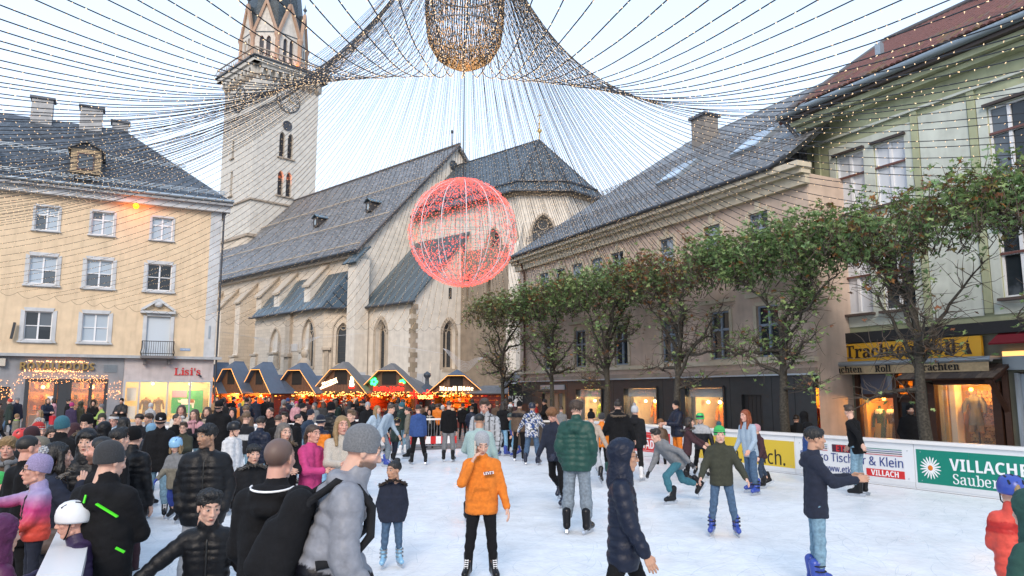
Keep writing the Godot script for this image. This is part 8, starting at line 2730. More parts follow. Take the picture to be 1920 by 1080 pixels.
func hat_mesh(kind: String) -> ArrayMesh:
	if cache.has(kind):
		return cache[kind]
	var b := B.new()
	match kind:
		"beanie":   # ribbed knit, with a folded band
			b.xf = Transform3D(Basis(Vector3.RIGHT, -0.2), P3(0, 0.006, -0.016))
			b.lathe([Vector2(0.08, -0.012), Vector2(0.0852, -0.008), Vector2(0.0868, 0.02), Vector2(0.0862, 0.044), Vector2(0.0838, 0.05), Vector2(0.0845, 0.058), Vector2(0.0805, 0.084), Vector2(0.0705, 0.107), Vector2(0.055, 0.125), Vector2(0.036, 0.137), Vector2(0.016, 0.143), Vector2(0.001, 0.144)], 66, 1.17, 0.012, 22)
		"bobble":
			b.xf = Transform3D(Basis(), P3(0, 0.17, -0.035))
			for i in 26:
				var t := acos(1 - 2 * (i + 0.5) / 26)
				var a := i * 2.4
				var d := P3(sin(t) * cos(a), cos(t), sin(t) * sin(a))
				b.tube(PackedVector3Array([d * 0.005, d * 0.028, d * 0.042]), PackedFloat32Array([0.014, 0.016, 0.004]), 5)
		"cap_crown":
			b.xf = Transform3D(Basis(Vector3.RIGHT, -0.1), P3(0, 0.03, -0.012))
			b.lathe([Vector2(0.086, 0.0), Vector2(0.089, 0.02), Vector2(0.087, 0.055), Vector2(0.076, 0.085), Vector2(0.055, 0.104), Vector2(0.028, 0.113), Vector2(0.001, 0.115)], 28, 1.16)
		"cap_brim":
			b.xf = Transform3D(Basis(Vector3.RIGHT, 0.12), P3(0, 0.036, 0))
			for k in 12:
				var a0 := PI * k / 12.0
				var a1 := PI * (k + 1) / 12.0
				var f := func(a: float, r: float) -> Vector3: return P3(cos(a) * 0.083, -0.012 * cos(a) * cos(a), 0.055 + sin(a) * r)
				for y in [0.0, 0.005]:
					b.quad(f.call(a0, 0.045) + P3(0, y, 0), f.call(a1, 0.045) + P3(0, y, 0), f.call(a1, 0.115) + P3(0, y, 0), f.call(a0, 0.115) + P3(0, y, 0))
				b.quad(f.call(a0, 0.115), f.call(a1, 0.115), f.call(a1, 0.115) + P3(0, 0.005, 0), f.call(a0, 0.115) + P3(0, 0.005, 0))
		"helmet":
			b.xf = Transform3D(Basis(Vector3.RIGHT, -0.08), P3(0, 0.012, -0.012))
			b.lathe([Vector2(0.088, -0.012), Vector2(0.101, -0.016), Vector2(0.106, 0.0), Vector2(0.108, 0.035), Vector2(0.102, 0.075), Vector2(0.086, 0.108), Vector2(0.06, 0.13), Vector2(0.03, 0.14), Vector2(0.001, 0.142)], 32, 1.17)
		"helmet_vent":
			b.xf = Transform3D(Basis(Vector3.RIGHT, -0.08), P3(0, 0.012, -0.012))
			for x in [-0.055, 0.0, 0.055]:
				for s in [[0.07, 0.118], [-0.02, 0.14], [-0.09, 0.105]]:
					b.box(P3(x, s[1] - absf(x) * 0.22, s[0]), P3(0.014, 0.012, 0.04), Basis(Vector3.RIGHT, s[0] * 8.0))
		"helmet_strap":
			b.tube(PackedVector3Array([P3(-0.086, 0.0, 0.01), P3(-0.074, -0.07, 0.03), P3(-0.03, -0.118, 0.05), P3(0.03, -0.118, 0.05), P3(0.074, -0.07, 0.03), P3(0.086, 0.0, 0.01)]), PackedFloat32Array([0.006]), 5)
		"goggles":
			for k in 10:
				var a0 := -0.9 + 1.8 * k / 10; var a1 := -0.9 + 1.8 * (k + 1) / 10
				b.quad(P3(sin(a0) * 0.112, 0.095, cos(a0) * 0.125 - 0.015), P3(sin(a1) * 0.112, 0.095, cos(a1) * 0.125 - 0.015), P3(sin(a1) * 0.116, 0.045, cos(a1) * 0.13 - 0.012), P3(sin(a0) * 0.116, 0.045, cos(a0) * 0.13 - 0.012))
		"glasses":
			for s in [-1, 1]:
				var ring := PackedVector3Array()
				for i in 13:
					ring.append(P3(s * 0.032 + cos(TAU * i / 12) * 0.022, 0.008 + sin(TAU * i / 12) * 0.017, 0.097 - 0.1 * absf(cos(TAU * i / 12)) * 0.06))
				b.tube(ring, PackedFloat32Array([0.0022]), 4)
				b.bar(P3(s * 0.054, 0.012, 0.093), P3(s * 0.08, 0.01, 0.0), 0.003)
			b.bar(P3(-0.01, 0.012, 0.099), P3(0.01, 0.012, 0.099), 0.003)
		"fur":      # a ruff of tufts round the edge of a hood
			var r := RandomNumberGenerator.new()
			r.seed = 5
			for i in 150:
				var a := TAU * i / 50.0 + r.randf() * 0.1
				var c := P3(sin(a) * 0.125, 0.012 + cos(a) * 0.14, 0.052 - 0.035 * cos(a) * cos(a))
				var d := P3(sin(a), cos(a), r.randf_range(-0.6, 0.9)).normalized()
				d = (d + P3(r.randf_range(-0.4, 0.4), r.randf_range(-0.4, 0.4), r.randf_range(-0.2, 0.4))).normalized()
				b.tube(PackedVector3Array([c, c + d * 0.03, c + d * r.randf_range(0.045, 0.06)]), PackedFloat32Array([0.014, 0.012, 0.002]), 4, false)
		"scarf":
			b.xf = Transform3D(Basis(Vector3.RIGHT, 0.2), P3(0, -0.155, -0.015))
			var ring := PackedVector3Array()
			var rad := PackedFloat32Array()
			for i in 25:
				var a := TAU * i / 24
				ring.append(P3(sin(a) * 0.085, 0.01 * sin(a * 3), cos(a) * 0.09))
				rad.append(0.034 + 0.006 * sin(a * 5))
			b.tube(ring, rad, 8, false)
			b.tube(PackedVector3Array([P3(0.03, -0.01, 0.09), P3(0.04, -0.12, 0.125), P3(0.05, -0.27, 0.13)]), PackedFloat32Array([0.03, 0.035, 0.03]), 6)
		"band":
			b.xf = Transform3D(Basis(Vector3.RIGHT, -0.12), P3(0, 0.035, -0.014))
			b.lathe([Vector2(0.087, 0.0), Vector2(0.0925, 0.006), Vector2(0.0925, 0.044), Vector2(0.088, 0.05)], 28, 1.17)
		"earmuff":
			for s in [-1, 1]:
				b.xf = Transform3D(Basis(Vector3(0, 0, 1), s * -PI / 2), P3(s * 0.085, -0.005, -0.005))
				b.lathe([Vector2(0.04, 0.0), Vector2(0.046, 0.014), Vector2(0.03, 0.032), Vector2(0.001, 0.036)], 14)
	cache[kind] = b.done()
	return cache[kind]


func hood_up_mesh(cell: float) -> ArrayMesh:
	var key := "hood" + str(cell)
	if not cache.has(key):
		cache[key] = made(sdf_mesh([ell(P3(0, 0.035, -0.025), P3(0.108, 0.122, 0.128)), cap(P3(0, -0.06, -0.04), P3(0, -0.19, -0.045), 0.098, 0.11),
			ell(P3(0, -0.008, 0.125), P3(0.074, 0.108, 0.12), true), ell(P3(0, -0.02, 0.145), P3(0.17, 0.122, 0.115), true)], cell, 0.02, 0.007, 14.0))
	return cache[key]


# ---------------------------------------------------------------- footwear: the ankle joint is 0.1 above the sole at the origin, toe towards +z
func boot_mesh(kind: String, cell: float) -> ArrayMesh:
	var key := "boot" + kind + str(cell)
	if not cache.has(key):
		var p: Array
		if kind == "shoe":
			p = [cap(P3(0, 0.045, -0.05), P3(0, 0.035, 0.15), 0.043, 0.036), cap(P3(0, 0.06, -0.03), P3(0, 0.1, -0.04), 0.043, 0.042), cap(P3(0, 0.07, 0.03), P3(0, 0.05, 0.1), 0.036, 0.03)]
		else:
			p = [cap(P3(0, 0.05, -0.06), P3(0, 0.042, 0.145), 0.046, 0.042), cap(P3(0, 0.07, -0.045), P3(0, 0.24, -0.06), 0.05, 0.06), cap(P3(0, 0.09, 0.02), P3(0, 0.06, 0.11), 0.042, 0.036), cap(P3(0, 0.12, 0.01), P3(0, 0.25, 0.005), 0.035, 0.04)]
		cache[key] = made(sdf_mesh(p, cell, 0.02))
	return cache[key]


func blade_mesh() -> ArrayMesh:
	if not cache.has("blade"):
		var b := B.new()
		b.xf = Transform3D(Basis(Vector3.UP, -PI / 2), Vector3.ZERO)
		b.prism(PackedVector2Array([Vector2(-0.13, -0.055), Vector2(-0.15, -0.045), Vector2(-0.145, -0.02), Vector2(0.175, -0.02), Vector2(0.2, -0.035), Vector2(0.185, -0.055)]), -0.002, 0.002)
		for x in [-0.1, 0.1]:
			b.prism(PackedVector2Array([Vector2(x - 0.06, -0.022), Vector2(x - 0.045, 0.012), Vector2(x + 0.05, 0.012), Vector2(x + 0.035, -0.022)]), -0.016, 0.016)
		b.prism(PackedVector2Array([Vector2(-0.15, -0.026), Vector2(-0.15, -0.012), Vector2(0.18, -0.012), Vector2(0.18, -0.026)]), -0.012, 0.012)
		cache["blade"] = b.done()
	return cache["blade"]


func lace_mesh(kind: String) -> ArrayMesh:
	var key := "lace" + kind
	if not cache.has(key):
		var b := B.new()
		if kind == "lace":
			for i in 7:
				var y := 0.1 + i * 0.022
				var z := 0.085 - i * 0.011
				b.bar(P3(-0.026, y - 0.006, z), P3(0.026, y + 0.006, z + 0.002), 0.007)
				b.bar(P3(-0.026, y + 0.006, z), P3(0.026, y - 0.006, z + 0.002), 0.007)
		else:
			for y in [0.105, 0.17, 0.225]:
				var ring := PackedVector3Array()
				for i in 13:
					var a := TAU * i / 12
					ring.append(P3(sin(a) * 0.062, y, cos(a) * 0.07 - 0.022 + (0.24 - y) * 0.14))
				b.tube(ring, PackedFloat32Array([0.009]), 4, false)
				b.box(P3(0.06, y, -0.015), P3(0.014, 0.03, 0.04))
		cache[key] = b.done()
	return cache[key]


# ---------------------------------------------------------------- cloth
const DYE := {
	"black": [0.007, 0.007, 0.0085], "soot": [0.014, 0.0145, 0.017], "char": [0.045, 0.046, 0.05], "grey": [0.2, 0.205, 0.215], "silver": [0.26, 0.27, 0.3], "lgrey": [0.42, 0.43, 0.45], "white": [0.66, 0.66, 0.67],
	"navy": [0.01, 0.015, 0.034], "blue": [0.03, 0.075, 0.24], "royal": [0.03, 0.06, 0.3], "sky": [0.22, 0.42, 0.6], "pale": [0.42, 0.53, 0.64], "mint": [0.4, 0.54, 0.52], "teal": [0.04, 0.16, 0.21],
	"jeans": [0.075, 0.14, 0.24], "ljeans": [0.22, 0.37, 0.48], "djeans": [0.03, 0.055, 0.1], "gjeans": [0.24, 0.29, 0.34], "green": [0.018, 0.07, 0.055], "dgreen": [0.018, 0.035, 0.03], "olive": [0.04, 0.042, 0.026], "khaki": [0.19, 0.17, 0.13],
	"lime": [0.36, 0.5, 0.12], "bright": [0.06, 0.5, 0.12], "orange": [0.75, 0.2, 0.015], "red": [0.5, 0.03, 0.025], "coral": [0.72, 0.09, 0.06], "pink": [0.55, 0.05, 0.2], "rose": [0.62, 0.32, 0.36], "maroon": [0.05, 0.018, 0.024],
	"plum": [0.1, 0.02, 0.075], "violet": [0.04, 0.025, 0.07], "lilac": [0.36, 0.3, 0.5], "beige": [0.45, 0.36, 0.29], "cream": [0.62, 0.56, 0.48], "brown": [0.12, 0.075, 0.05], "tan": [0.34, 0.2, 0.1], "yellow": [0.62, 0.45, 0.04],
	"hblack": [0.012, 0.01, 0.009], "hdark": [0.03, 0.02, 0.014], "hbrown": [0.085, 0.05, 0.03], "hlight": [0.2, 0.12, 0.065], "hblond": [0.42, 0.27, 0.12], "hred": [0.34, 0.07, 0.012], "hgrey": [0.2, 0.17, 0.145], "hcrop": [0.055, 0.045, 0.04], "hginger": [0.3, 0.13, 0.045], "furtan": [0.3, 0.22, 0.15], "furgrey": [0.2, 0.18, 0.16], "furdark": [0.09, 0.065, 0.055],
}

func dye(c: String) -> Color:
	var d: Array = DYE[c]
	return Color(d[0], d[1], d[2])


func cloth(kind: String, c: String) -> StandardMaterial3D:
	var key := kind + "_" + c
	if M.has(key):
		return M[key]
	var col := Color.WHITE if c == "mixed" else dye(c).linear_to_srgb()
	var m: StandardMaterial3D
	match kind:
		"puffer":
			m = rough_mat(key, col, 0.48, noise_tex("t_cloth", 0.02, grey(0.86), grey(1)), 1.5, noise_tex("t_fold", 0.012, grey(0), grey(1), 512, FastNoiseLite.TYPE_SIMPLEX_SMOOTH, 4, 9), 0.7)
		"denim":
			m = rough_mat(key, col, 0.9, noise_tex("t_denim", 0.03, grey(0.66), grey(1), 512, FastNoiseLite.TYPE_SIMPLEX_SMOOTH, 5, 4), 1.3, noise_tex("t_fold", 0.012, grey(0), grey(1), 512, FastNoiseLite.TYPE_SIMPLEX_SMOOTH, 4, 9), 0.9)
		"knit":
			m = rough_mat(key, col, 0.95, noise_tex("t_knit", 0.09, grey(0.7), grey(1), 512, FastNoiseLite.TYPE_CELLULAR, 2, 6), 2.0, noise_tex("t_knit", 0.09, grey(0.7), grey(1)), 0.5)
			if c != "black":
				m.rim_enabled = true
				m.rim = 0.3
		"hair":
			m = rough_mat(key, col, 0.5, noise_tex("t_hair", 0.05, grey(0.55), grey(1), 512, FastNoiseLite.TYPE_SIMPLEX, 4, 3), 4.0, noise_tex("t_hair", 0.05, grey(0.55), grey(1)), 0.5)
		"plastic":
			m = mat(key, col, 0.32)
		_:
			m = rough_mat(key, col, 0.9, noise_tex("t_cloth", 0.02, grey(0.8), grey(1)), 1.5, noise_tex("t_fold", 0.012, grey(0), grey(1), 512, FastNoiseLite.TYPE_SIMPLEX_SMOOTH, 4, 9), 0.7)
	m.uv1_world_triplanar = false
	m.uv1_triplanar = true
	if kind == "puffer" or c in ["black", "soot"]:
		m.metallic_specular = 0.36
	if c == "mixed":
		m.vertex_color_use_as_albedo = true
	return m


const POSES := {
	# arms: forward, out, elbow, inward; legs: forward, out, knee
	"stand": {"la": [2, 8, 14, 10], "ra": [2, 8, 14, 10], "ll": [0, 4, 2], "rl": [0, 4, 2]},
	"pockets": {"la": [-8, 14, 42, 30], "ra": [-8, 14, 42, 30], "ll": [0, 4, 2], "rl": [2, 4, 4], "hide": 1},
	"fold": {"la": [25, 12, 95, 65], "ra": [25, 12, 95, 65], "ll": [0, 4, 2], "rl": [0, 4, 2]},
	"hold": {"la": [25, 8, 75, 35], "ra": [25, 8, 75, 35], "ll": [0, 4, 2], "rl": [0, 4, 2]},
	"walk": {"la": [-20, 8, 20, 5], "ra": [22, 8, 30, 10], "ll": [22, 3, 8], "rl": [-16, 3, 22]},
	"skate": {"la": [15, 24, 30, 5], "ra": [-12, 26, 20, 5], "ll": [16, 5, 22], "rl": [-14, 10, 16], "lean": 10},
	"glide": {"la": [8, 30, 20, 5], "ra": [8, 30, 20, 5], "ll": [8, 8, 12], "rl": [4, 8, 10], "lean": 6},
	"bend": {"la": [40, 12, 25, 10], "ra": [10, 15, 35, 10], "ll": [50, 6, 62], "rl": [0, 8, 45], "lean": 48},
	"phone": {"la": [4, 12, 14, 5], "ra": [42, 20, 138, 10], "ll": [1, 5, 3], "rl": [0, 6, 2]},
	"reach": {"la": [75, 6, 15, 0], "ra": [65, 4, 20, 0], "ll": [0, 4, 2], "rl": [0, 4, 2]},
	"wings": {"la": [5, 42, 22, 0], "ra": [12, 48, 18, 0], "ll": [2, 6, 4], "rl": [2, 6, 4]},
}

# line: label ; x z ground height yaw ; pose ; top ; legs ; feet ; head ; extras
func person(line: String) -> Node3D:
	var w := line.split(";")
	var q := w[1].split_floats(" ", false)
	var h := q[3]
	var dist := Vector2(q[0], q[1]).length()
	var pose: Dictionary = {}
	var ps := w[2].strip_edges().split(" ", false)
	pose.merge(POSES[ps[0]])
	for i in range(1, ps.size()):
		var kv := ps[i].split("=")
		var nums := kv[1].split_floats(",")
		pose[kv[0]] = Array(nums) if nums.size() > 1 else nums[0]
	var top := opts(w[3])
	var legs := opts(w[4])
	var feet := opts(w[5])
	var hd := opts(w[6])
	var ex := opts(w[7]) if w.size() > 7 else {"kind": ""}
	var who := thing("person", w[0].strip_edges(), "person", Vector3(q[0], q[2], q[1]), deg_to_rad(q[4]), "people in the square")
	var child := clampf((1.72 - h) / 0.7, 0.0, 1.0)
	var s := h / 1.75
	var hs := (0.235 - 0.035 * child) / 0.235          # head size
	var girth: float = float(top.get("girth", 1.0)) * lerpf(1.0, 0.92 / s * 0.82, child * 0.5)
	var skating: bool = feet.kind.begins_with("skate")
	var sole := 0.055 if skating else 0.0
	# joints
	var leg_scale := lerpf(1.0, 0.93, child)
	var thigh := 0.43 * s * leg_scale
	var shin := 0.41 * s * leg_scale
	var neck_y := h - 0.285 * hs                       # base of the neck when upright
	var hip_h := 0.09 * s + thigh + shin
	var trunk := neck_y - hip_h
	var lean := Basis(Vector3.RIGHT, deg_to_rad(pose.get("lean", 0.0))) * Basis(Vector3(0, 0, 1), deg_to_rad(pose.get("side", 0.0)))
	var hipw := 0.088 * s
	var shw: float = (0.165 if h > 1.3 else 0.15) * s * (1.06 if girth > 1.0 else 1.0)
	var L := {}
	var low := 1e3
	var k := [[1.0, "l"], [-1.0, "r"]]
	for side in k:
		var leg: Array = pose[side[1] + "l"]
		var hip := P3(side[0] * hipw, 0, 0)
		var b := Basis(Vector3(0, 0, 1), deg_to_rad(leg[1]) * side[0]) * Basis(Vector3.RIGHT, -deg_to_rad(leg[0]))
		var knee := hip + b * P3(0, -thigh, 0)
		var bs := b * Basis(Vector3.RIGHT, deg_to_rad(leg[2]))
		var ankle := knee + bs * P3(0, -shin, 0)
		var fb := Basis(Vector3.UP, side[0] * 0.2)
		if absf(leg[0] - leg[2]) > 18.0:
			fb = fb * Basis(Vector3.RIGHT, deg_to_rad(leg[2] - leg[0]) * (0.75 if leg[2] > leg[0] else 0.3))
		L[side[1]] = [hip, knee, ankle, fb]
		low = minf(low, ankle.y)
	var pelvis := P3(0, -low + 0.09 * s + sole, 0)
	for side in k:
		for i in 3:
			L[side[1]][i] += pelvis
	var near := dist < 9.0
	var cell := 0.0135 if dist < 7.0 else (0.017 if dist < 12.0 else (0.022 if dist < 19.0 else 0.034))
	# ---- trousers
	var wide: float = float(legs.get("wide", 1.0))
	var tp := [cap(pelvis + P3(-0.05 * s, 0.0, -0.004), pelvis + P3(0.05 * s, 0.0, -0.004), 0.1 * s * girth), cap(pelvis + P3(-0.04 * s, 0.07 * s, 0), pelvis + P3(0.04 * s, 0.07 * s, 0), 0.085 * s * girth)]
	for side in k:
		var j: Array = L[side[1]]
		var cuff: Vector3 = j[2] + (j[1] - j[2]).normalized() * ((0.12 if legs.kind == "slim" else 0.0) if skating else 0.015)
		tp.append(cap(j[0], j[1], 0.094 * s * girth, 0.062 * s * lerpf(1.0, wide, 0.7)))
		tp.append(cap(j[1], j[1].lerp(cuff, 0.5), 0.062 * s * lerpf(1.0, wide, 0.7), 0.06 * s * wide))
		tp.append(cap(j[1].lerp(cuff, 0.5), cuff, 0.06 * s * wide, 0.054 * s * wide))
	var tkey := "trousers" + w[2] + w[4].split("#")[0] + "%.2f %.2f %.3f %d" % [h, girth, cell, int(skating)]
	var far := dist > 21.0
	if not cache.has(tkey):
		cache[tkey] = made(sdf_mesh(tp, cell, 0.035 * s, 0.007 if not far else 0.005, 8.0))
	mi("trousers", cache[tkey], cloth("denim" if "jeans" in legs.c else "cloth", legs.c), who)
	# ---- jacket
	var T := func(x: float, y: float, z: float) -> Vector3: return pelvis + lean * P3(x, y, z)
	var style: String = top.kind
	var puff := 0.0
	var bulk := 0.0
	match style:
		"puffer": puff = 0.016 * s; bulk = 0.012
		"parka", "coat": bulk = 0.014
		"hoodie": bulk = 0.006
	bulk *= s
	var drop: float = float(top.get("len", 0.04)) * s
	var gw := girth * s
	var jp := [
		cap(T.call(-0.064 * gw, -drop - 0.03 * s, -0.003), T.call(-0.072 * gw, trunk * 0.45, 0.004), 0.121 * gw + bulk, 0.106 * gw + bulk, puff, 12.5), cap(T.call(0.064 * gw, -drop - 0.03 * s, -0.003), T.call(0.072 * gw, trunk * 0.45, 0.004), 0.121 * gw + bulk, 0.106 * gw + bulk, puff, 12.5),
		cap(T.call(-0.072 * gw, trunk * 0.45, 0.004), T.call(-0.08 * gw, trunk * 0.8, -0.004), 0.106 * gw + bulk, 0.1 * gw + bulk, puff, 9.4), cap(T.call(0.072 * gw, trunk * 0.45, 0.004), T.call(0.08 * gw, trunk * 0.8, -0.004), 0.106 * gw + bulk, 0.1 * gw + bulk, puff, 9.4),
		cap(T.call(-shw * 0.86, trunk - 0.068 * s, -0.012), T.call(shw * 0.86, trunk - 0.068 * s, -0.012), 0.066 * s + bulk * 0.7),
		cap(T.call(0, trunk - 0.075 * s, -0.012), T.call(0, trunk + (0.022 if style in ["sweater", "hoodie"] else 0.05) * s, -0.012 + 0.012 * s), 0.092 * s + bulk * 0.5, 0.067 * hs + bulk * 0.6),
	]
	if top.has("hood"):
		jp.append(cap(T.call(-0.07 * s, trunk - 0.02, -0.085 * s), T.call(0.07 * s, trunk - 0.02, -0.085 * s), 0.05 * s, 0.05 * s))
		jp.append(cap(T.call(-0.04 * s, trunk - 0.1 * s, -0.115 * s), T.call(0.04 * s, trunk - 0.1 * s, -0.115 * s), 0.045 * s))
		for sg in [-1.0, 1.0]:
			jp.append(cap(T.call(sg * 0.08 * s, trunk - 0.01, -0.06 * s), T.call(sg * 0.06 * s, trunk - 0.045 * s, 0.07 * s), 0.034 * s, 0.026 * s))
	var wrists := {}
	var elbows := {}
	var body_st := SurfaceTool.new()
	body_st.begin(Mesh.PRIMITIVE_TRIANGLES)
	var ua := 0.285 * s
	var fa := 0.25 * s
	var skin: Color = TONES[hd.get("skin", "fair")]
	for side in k:
		var arm: Array = pose[side[1] + "a"]
		var sg: float = side[0]
		var sh: Vector3 = T.call(sg * shw, trunk - 0.075 * s, -0.01)
		var b: Basis = lean * Basis(Vector3(0, 0, 1), deg_to_rad(arm[1]) * sg) * Basis(Vector3.RIGHT, -deg_to_rad(arm[0]))
		var elbow := sh + b * P3(0, -ua, 0)
		var bf := b * Basis(Vector3.UP, -sg * deg_to_rad(arm[3] if arm.size() > 3 else 0.0)) * Basis(Vector3.RIGHT, -deg_to_rad(arm[2]))
		var wrist := elbow + bf * P3(0, -fa, 0)
		jp.append(cap(sh, elbow, 0.066 * s + bulk * 0.8, 0.055 * s + bulk * 0.8, puff * 0.7, 9.4))
		jp.append(cap(elbow, wrist, 0.055 * s + bulk * 0.8, 0.043 * s + bulk * 0.6, puff * 0.7, 9.4))
		wrists[side[1]] = wrist
		elbows[side[1]] = elbow
		if not pose.has("hide"):
			var hb := bf * Basis.from_scale(Vector3.ONE * s * 1.02)
			var hc: Color = dye(ex.gloves) if ex.has("gloves") else skin
			body_st.append_from(hand_mesh(hc, 0.0045 if near else (0.0075 if dist < 15 else 0.012), "open" if ex.kind == "open" else ("fist" if pose.has("fist") else "relaxed"), sg < 0), 0, Transform3D(hb, wrist + bf * P3(0, -0.012 * s, 0)))
	var jkey := "jacket" + w[2] + w[3].split("#")[0].replace(top.c, "") + "%.2f %.3f" % [h, cell]
	var jcols := PackedColorArray()
	var jd: Array
	if cache.has(jkey):
		jd = cache[jkey]
	else:
		jd = sdf_mesh(jp, cell, 0.03 * s, {"puffer": 0.004, "sweater": 0.006}.get(style, 0.008) if not far else 0.005, 7.0, 1.7, Plane(lean * Vector3.DOWN, (pelvis + lean * P3(0, -drop - 0.075 * s, 0)).dot(lean * Vector3.DOWN)))
		cache[jkey] = jd
	var patterned := top.has("c2")
	if patterned:
		var c1 := dye(top.c); var c2 := dye(top.c2); var c3 := dye(top.get("c3", top.c2))
		var cut := float(top.get("split", 0.45))
		for p: Vector3 in jd[0]:
			var y := (lean.inverse() * (p - pelvis)).y / trunk
			match top.get("pat", "split"):
				"split": jcols.append(c1 if y > cut else c2)
				"fade": jcols.append(c1.lerp(c2, clampf((0.95 - y) / 0.4, 0, 1)).lerp(c3, clampf((0.5 - y) / 0.4, 0, 1)))
				"camo":
					var n := fold.get_noise_3d(p.x * 16, p.y * 16, p.z * 16)
					jcols.append(c1 if n > 0.12 else (c2 if n > -0.12 else c3))
				"check":
					var g := fposmod(y * 9.0, 1.0) < 0.2 or fposmod(p.x * 11.0, 1.0) < 0.16
					jcols.append(c2 if g else c1)
				"bands": jcols.append(c2 if absf(y - cut) < 0.13 else c1)
	mi("jacket" if style != "sweater" else "sweater", made(jd, jcols), cloth("puffer" if style == "puffer" else ("knit" if style == "sweater" else "cloth"), "mixed" if patterned else top.c), who)
	# ---- head
	var hy := deg_to_rad(pose.get("hy", 0.0))
	var hp := deg_to_rad(pose.get("hp", 0.0))
	var lean2 := Basis(Vector3.RIGHT, deg_to_rad(pose.get("lean", 0.0)) * 0.35)
	var hb2 := lean2 * Basis(Vector3.UP, hy) * Basis(Vector3.RIGHT, hp)
	var hx := Transform3D(hb2 * Basis.from_scale(Vector3.ONE * hs), T.call(0, trunk, 0.0) + lean2 * P3(0, 0.165 * hs, 0.03 * hs))
	var hcell := 0.0042 if dist < 7.5 else (0.0058 if dist < 13.0 else (0.009 if dist < 20.0 else 0.014))
	body_st.append_from(head_mesh(hd.get("skin", "fair"), hcell, hd.get("beard", "")), 0, hx)
	var under := B.new()
	under.st.set_color(skin)
	for side in k:
		var j: Array = L[side[1]]
		var sh: Vector3 = T.call(side[0] * shw * 0.9, trunk - 0.08 * s, -0.01)
		under.tube(PackedVector3Array([T.call(0, trunk - 0.02, -0.01), sh, elbows[side[1]], wrists[side[1]]]), PackedFloat32Array([0.04 * s, 0.04 * s, 0.035 * s, 0.024 * s]), 6)
		under.tube(PackedVector3Array([T.call(side[0] * 0.05 * s, trunk * 0.9, 0), T.call(side[0] * 0.05 * s, trunk * 0.4, 0), j[0], j[1], j[2], j[2] + j[3] * P3(0, -0.05 * s, 0.06 * s)]), PackedFloat32Array([0.07 * s, 0.07 * s, 0.07 * s, 0.045 * s, 0.03 * s, 0.025 * s]), 6)
	under.st.index()
	var um := under.done()
	body_st.append_from(um, 0, Transform3D())
	mi("body", body_st.commit(), skin_mat(), who)
	var hair: String = hd.kind
	if (hd.has("beanie") or hd.has("cap") or hd.has("helmet")) and hair in ["short", "fringe", "curly"]:
		hair = "crop"
	if hair != "none":
		mi("hair", hair_mesh(hair, 0.0065 if dist < 9 else (0.009 if dist < 18 else 0.016)), cloth("hair", hd.get("hair", "hdark")), who, hx)
	if hd.has("beanie"):
		var hat := mi("beanie", hat_mesh("beanie"), cloth("knit", hd.beanie), who, hx)
		if hd.has("bobble"):
			mi("bobble", hat_mesh("bobble"), cloth("knit", hd.bobble), hat)
		if hd.has("stripe"):
			for y in 3:
				mi("stripe", hat_mesh("band"), cloth("knit", hd.stripe), hat, Transform3D(Basis.from_scale(P3(0.965 - y * 0.03 - y * y * 0.045, 0.32, 0.965 - y * 0.03 - y * y * 0.045)), P3(0, 0.02 + y * 0.032, -0.006 * y - 0.004)))
	if hd.has("cap"):
		var hat := mi("cap", hat_mesh("cap_crown"), cloth("cloth", hd.cap), who, hx)
		mi("brim", hat_mesh("cap_brim"), cloth("cloth", hd.cap), hat)
	if hd.has("helmet"):
		var hat := mi("helmet", hat_mesh("helmet"), cloth("plastic", hd.helmet), who, hx)
		mi("vent", hat_mesh("helmet_vent"), cloth("plastic", hd.get("vent", "soot")), hat)
		mi("chin_strap", hat_mesh("helmet_strap"), cloth("cloth", "soot"), hat)
	if hd.has("goggles"):
		mi("goggles", hat_mesh("goggles"), cloth("plastic", hd.goggles), who, hx)
	if hd.has("glasses"):
		mi("glasses", hat_mesh("glasses"), cloth("plastic", hd.glasses), who, hx)
	if hd.has("band"):
		mi("headband", hat_mesh("band"), cloth("knit", hd.band), who, hx)
	if hd.has("hood"):
		mi("hood", hood_up_mesh(0.009 if dist < 9 else 0.016), cloth("puffer" if style == "puffer" else "cloth", hd.hood), who, hx)
	if hd.has("fur"):
		var down: bool = not hd.has("hood")
		mi("fur_trim", hat_mesh("fur"), cloth("hair", hd.fur), who, Transform3D(lean * Basis(Vector3.RIGHT, 1.25 if down else 0.0) * Basis.from_scale((P3(1.0, 1.0, 1.0) if not down else P3(1.12, 1.0, 0.9)) * hs), T.call(0, trunk + 0.02 * s, -0.05 * s)) if down else hx)
	if hd.has("scarf"):
		mi("scarf", hat_mesh("scarf"), cloth("knit", hd.scarf), who, hx)
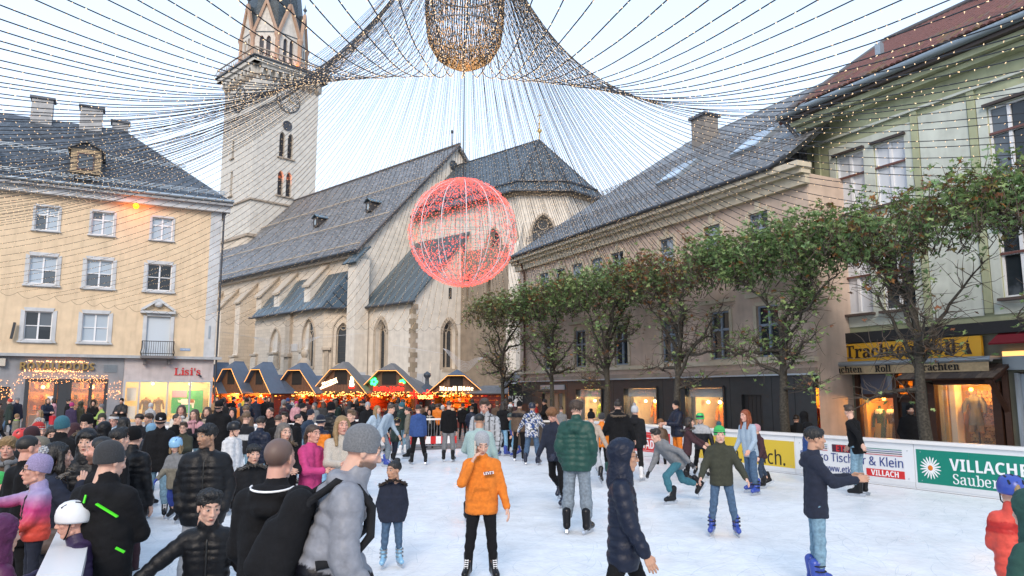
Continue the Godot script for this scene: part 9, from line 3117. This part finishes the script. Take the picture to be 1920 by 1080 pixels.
	# ---- feet
	for side in k:
		var j: Array = L[side[1]]
		var fx := Transform3D(j[3] * Basis.from_scale(Vector3.ONE * s * (0.98 if not skating else 1.02)), j[2] + j[3] * P3(0, -0.09 * s, 0))
		if skating:
			var boot := mi("skate", boot_mesh("skate", 0.008 if dist < 13 else 0.014), cloth("plastic", feet.c), who, fx)
			mi("blade", blade_mesh(), mat("blade_steel", Color(0.72, 0.74, 0.77), 0.3, 0.6), boot)
			if dist < 20:
				mi("laces" if feet.kind == "skatel" else "buckle", lace_mesh("lace" if feet.kind == "skatel" else "buckle"), cloth("plastic", feet.get("c2", "soot")), boot)
		else:
			mi("shoe", boot_mesh("shoe", 0.009 if dist < 13 else 0.016), cloth("plastic", feet.c), who, fx)
	# ---- what near figures show besides
	if near and style in ["puffer", "parka", "coat"]:
		var b := B.new()
		var bins := PackedFloat32Array()
		bins.resize(14)
		bins.fill(-1.0)
		var inv := lean.inverse()
		for p: Vector3 in jd[0]:
			var lq := inv * (p - pelvis)
			if absf(lq.x) < 0.022:
				var n := int((lq.y + drop) / (trunk + drop) * 14.0)
				if n >= 0 and n < 14:
					bins[n] = maxf(bins[n], lq.z)
		var zp := PackedVector3Array()
		for n in range(1, 13):
			if bins[n] > 0.02:
				zp.append(T.call(0, -drop + (n + 0.5) / 14.0 * (trunk + drop), bins[n] + 0.001))
		b.tube(zp, PackedFloat32Array([0.0075]), 5)
		mi("zip", b.done(), mat("zip_metal", grey(0.18), 0.4, 0.5), who)
	figure_at[w[0].strip_edges()] = {"node": who, "wrist": wrists, "trunk": T, "h": trunk, "head": hx, "s": s}
	return who


var figure_at := {}


func opts(t: String) -> Dictionary:
	var out := {"kind": "", "c": "black"}
	var n := 0
	for word in t.split("#")[0].split(" ", false):
		if "=" in word:
			var kv := word.split("=")
			out[kv[0]] = kv[1]
		elif n == 0:
			out.kind = word
			n = 1
		else:
			out.c = word
	return out


func skin_mat() -> StandardMaterial3D:
	if not M.has("skin"):
		var m := mat("skin", Color.WHITE, 0.55)
		m.vertex_color_use_as_albedo = true
		m.subsurf_scatter_enabled = true
		m.subsurf_scatter_strength = 0.06
	return M["skin"]
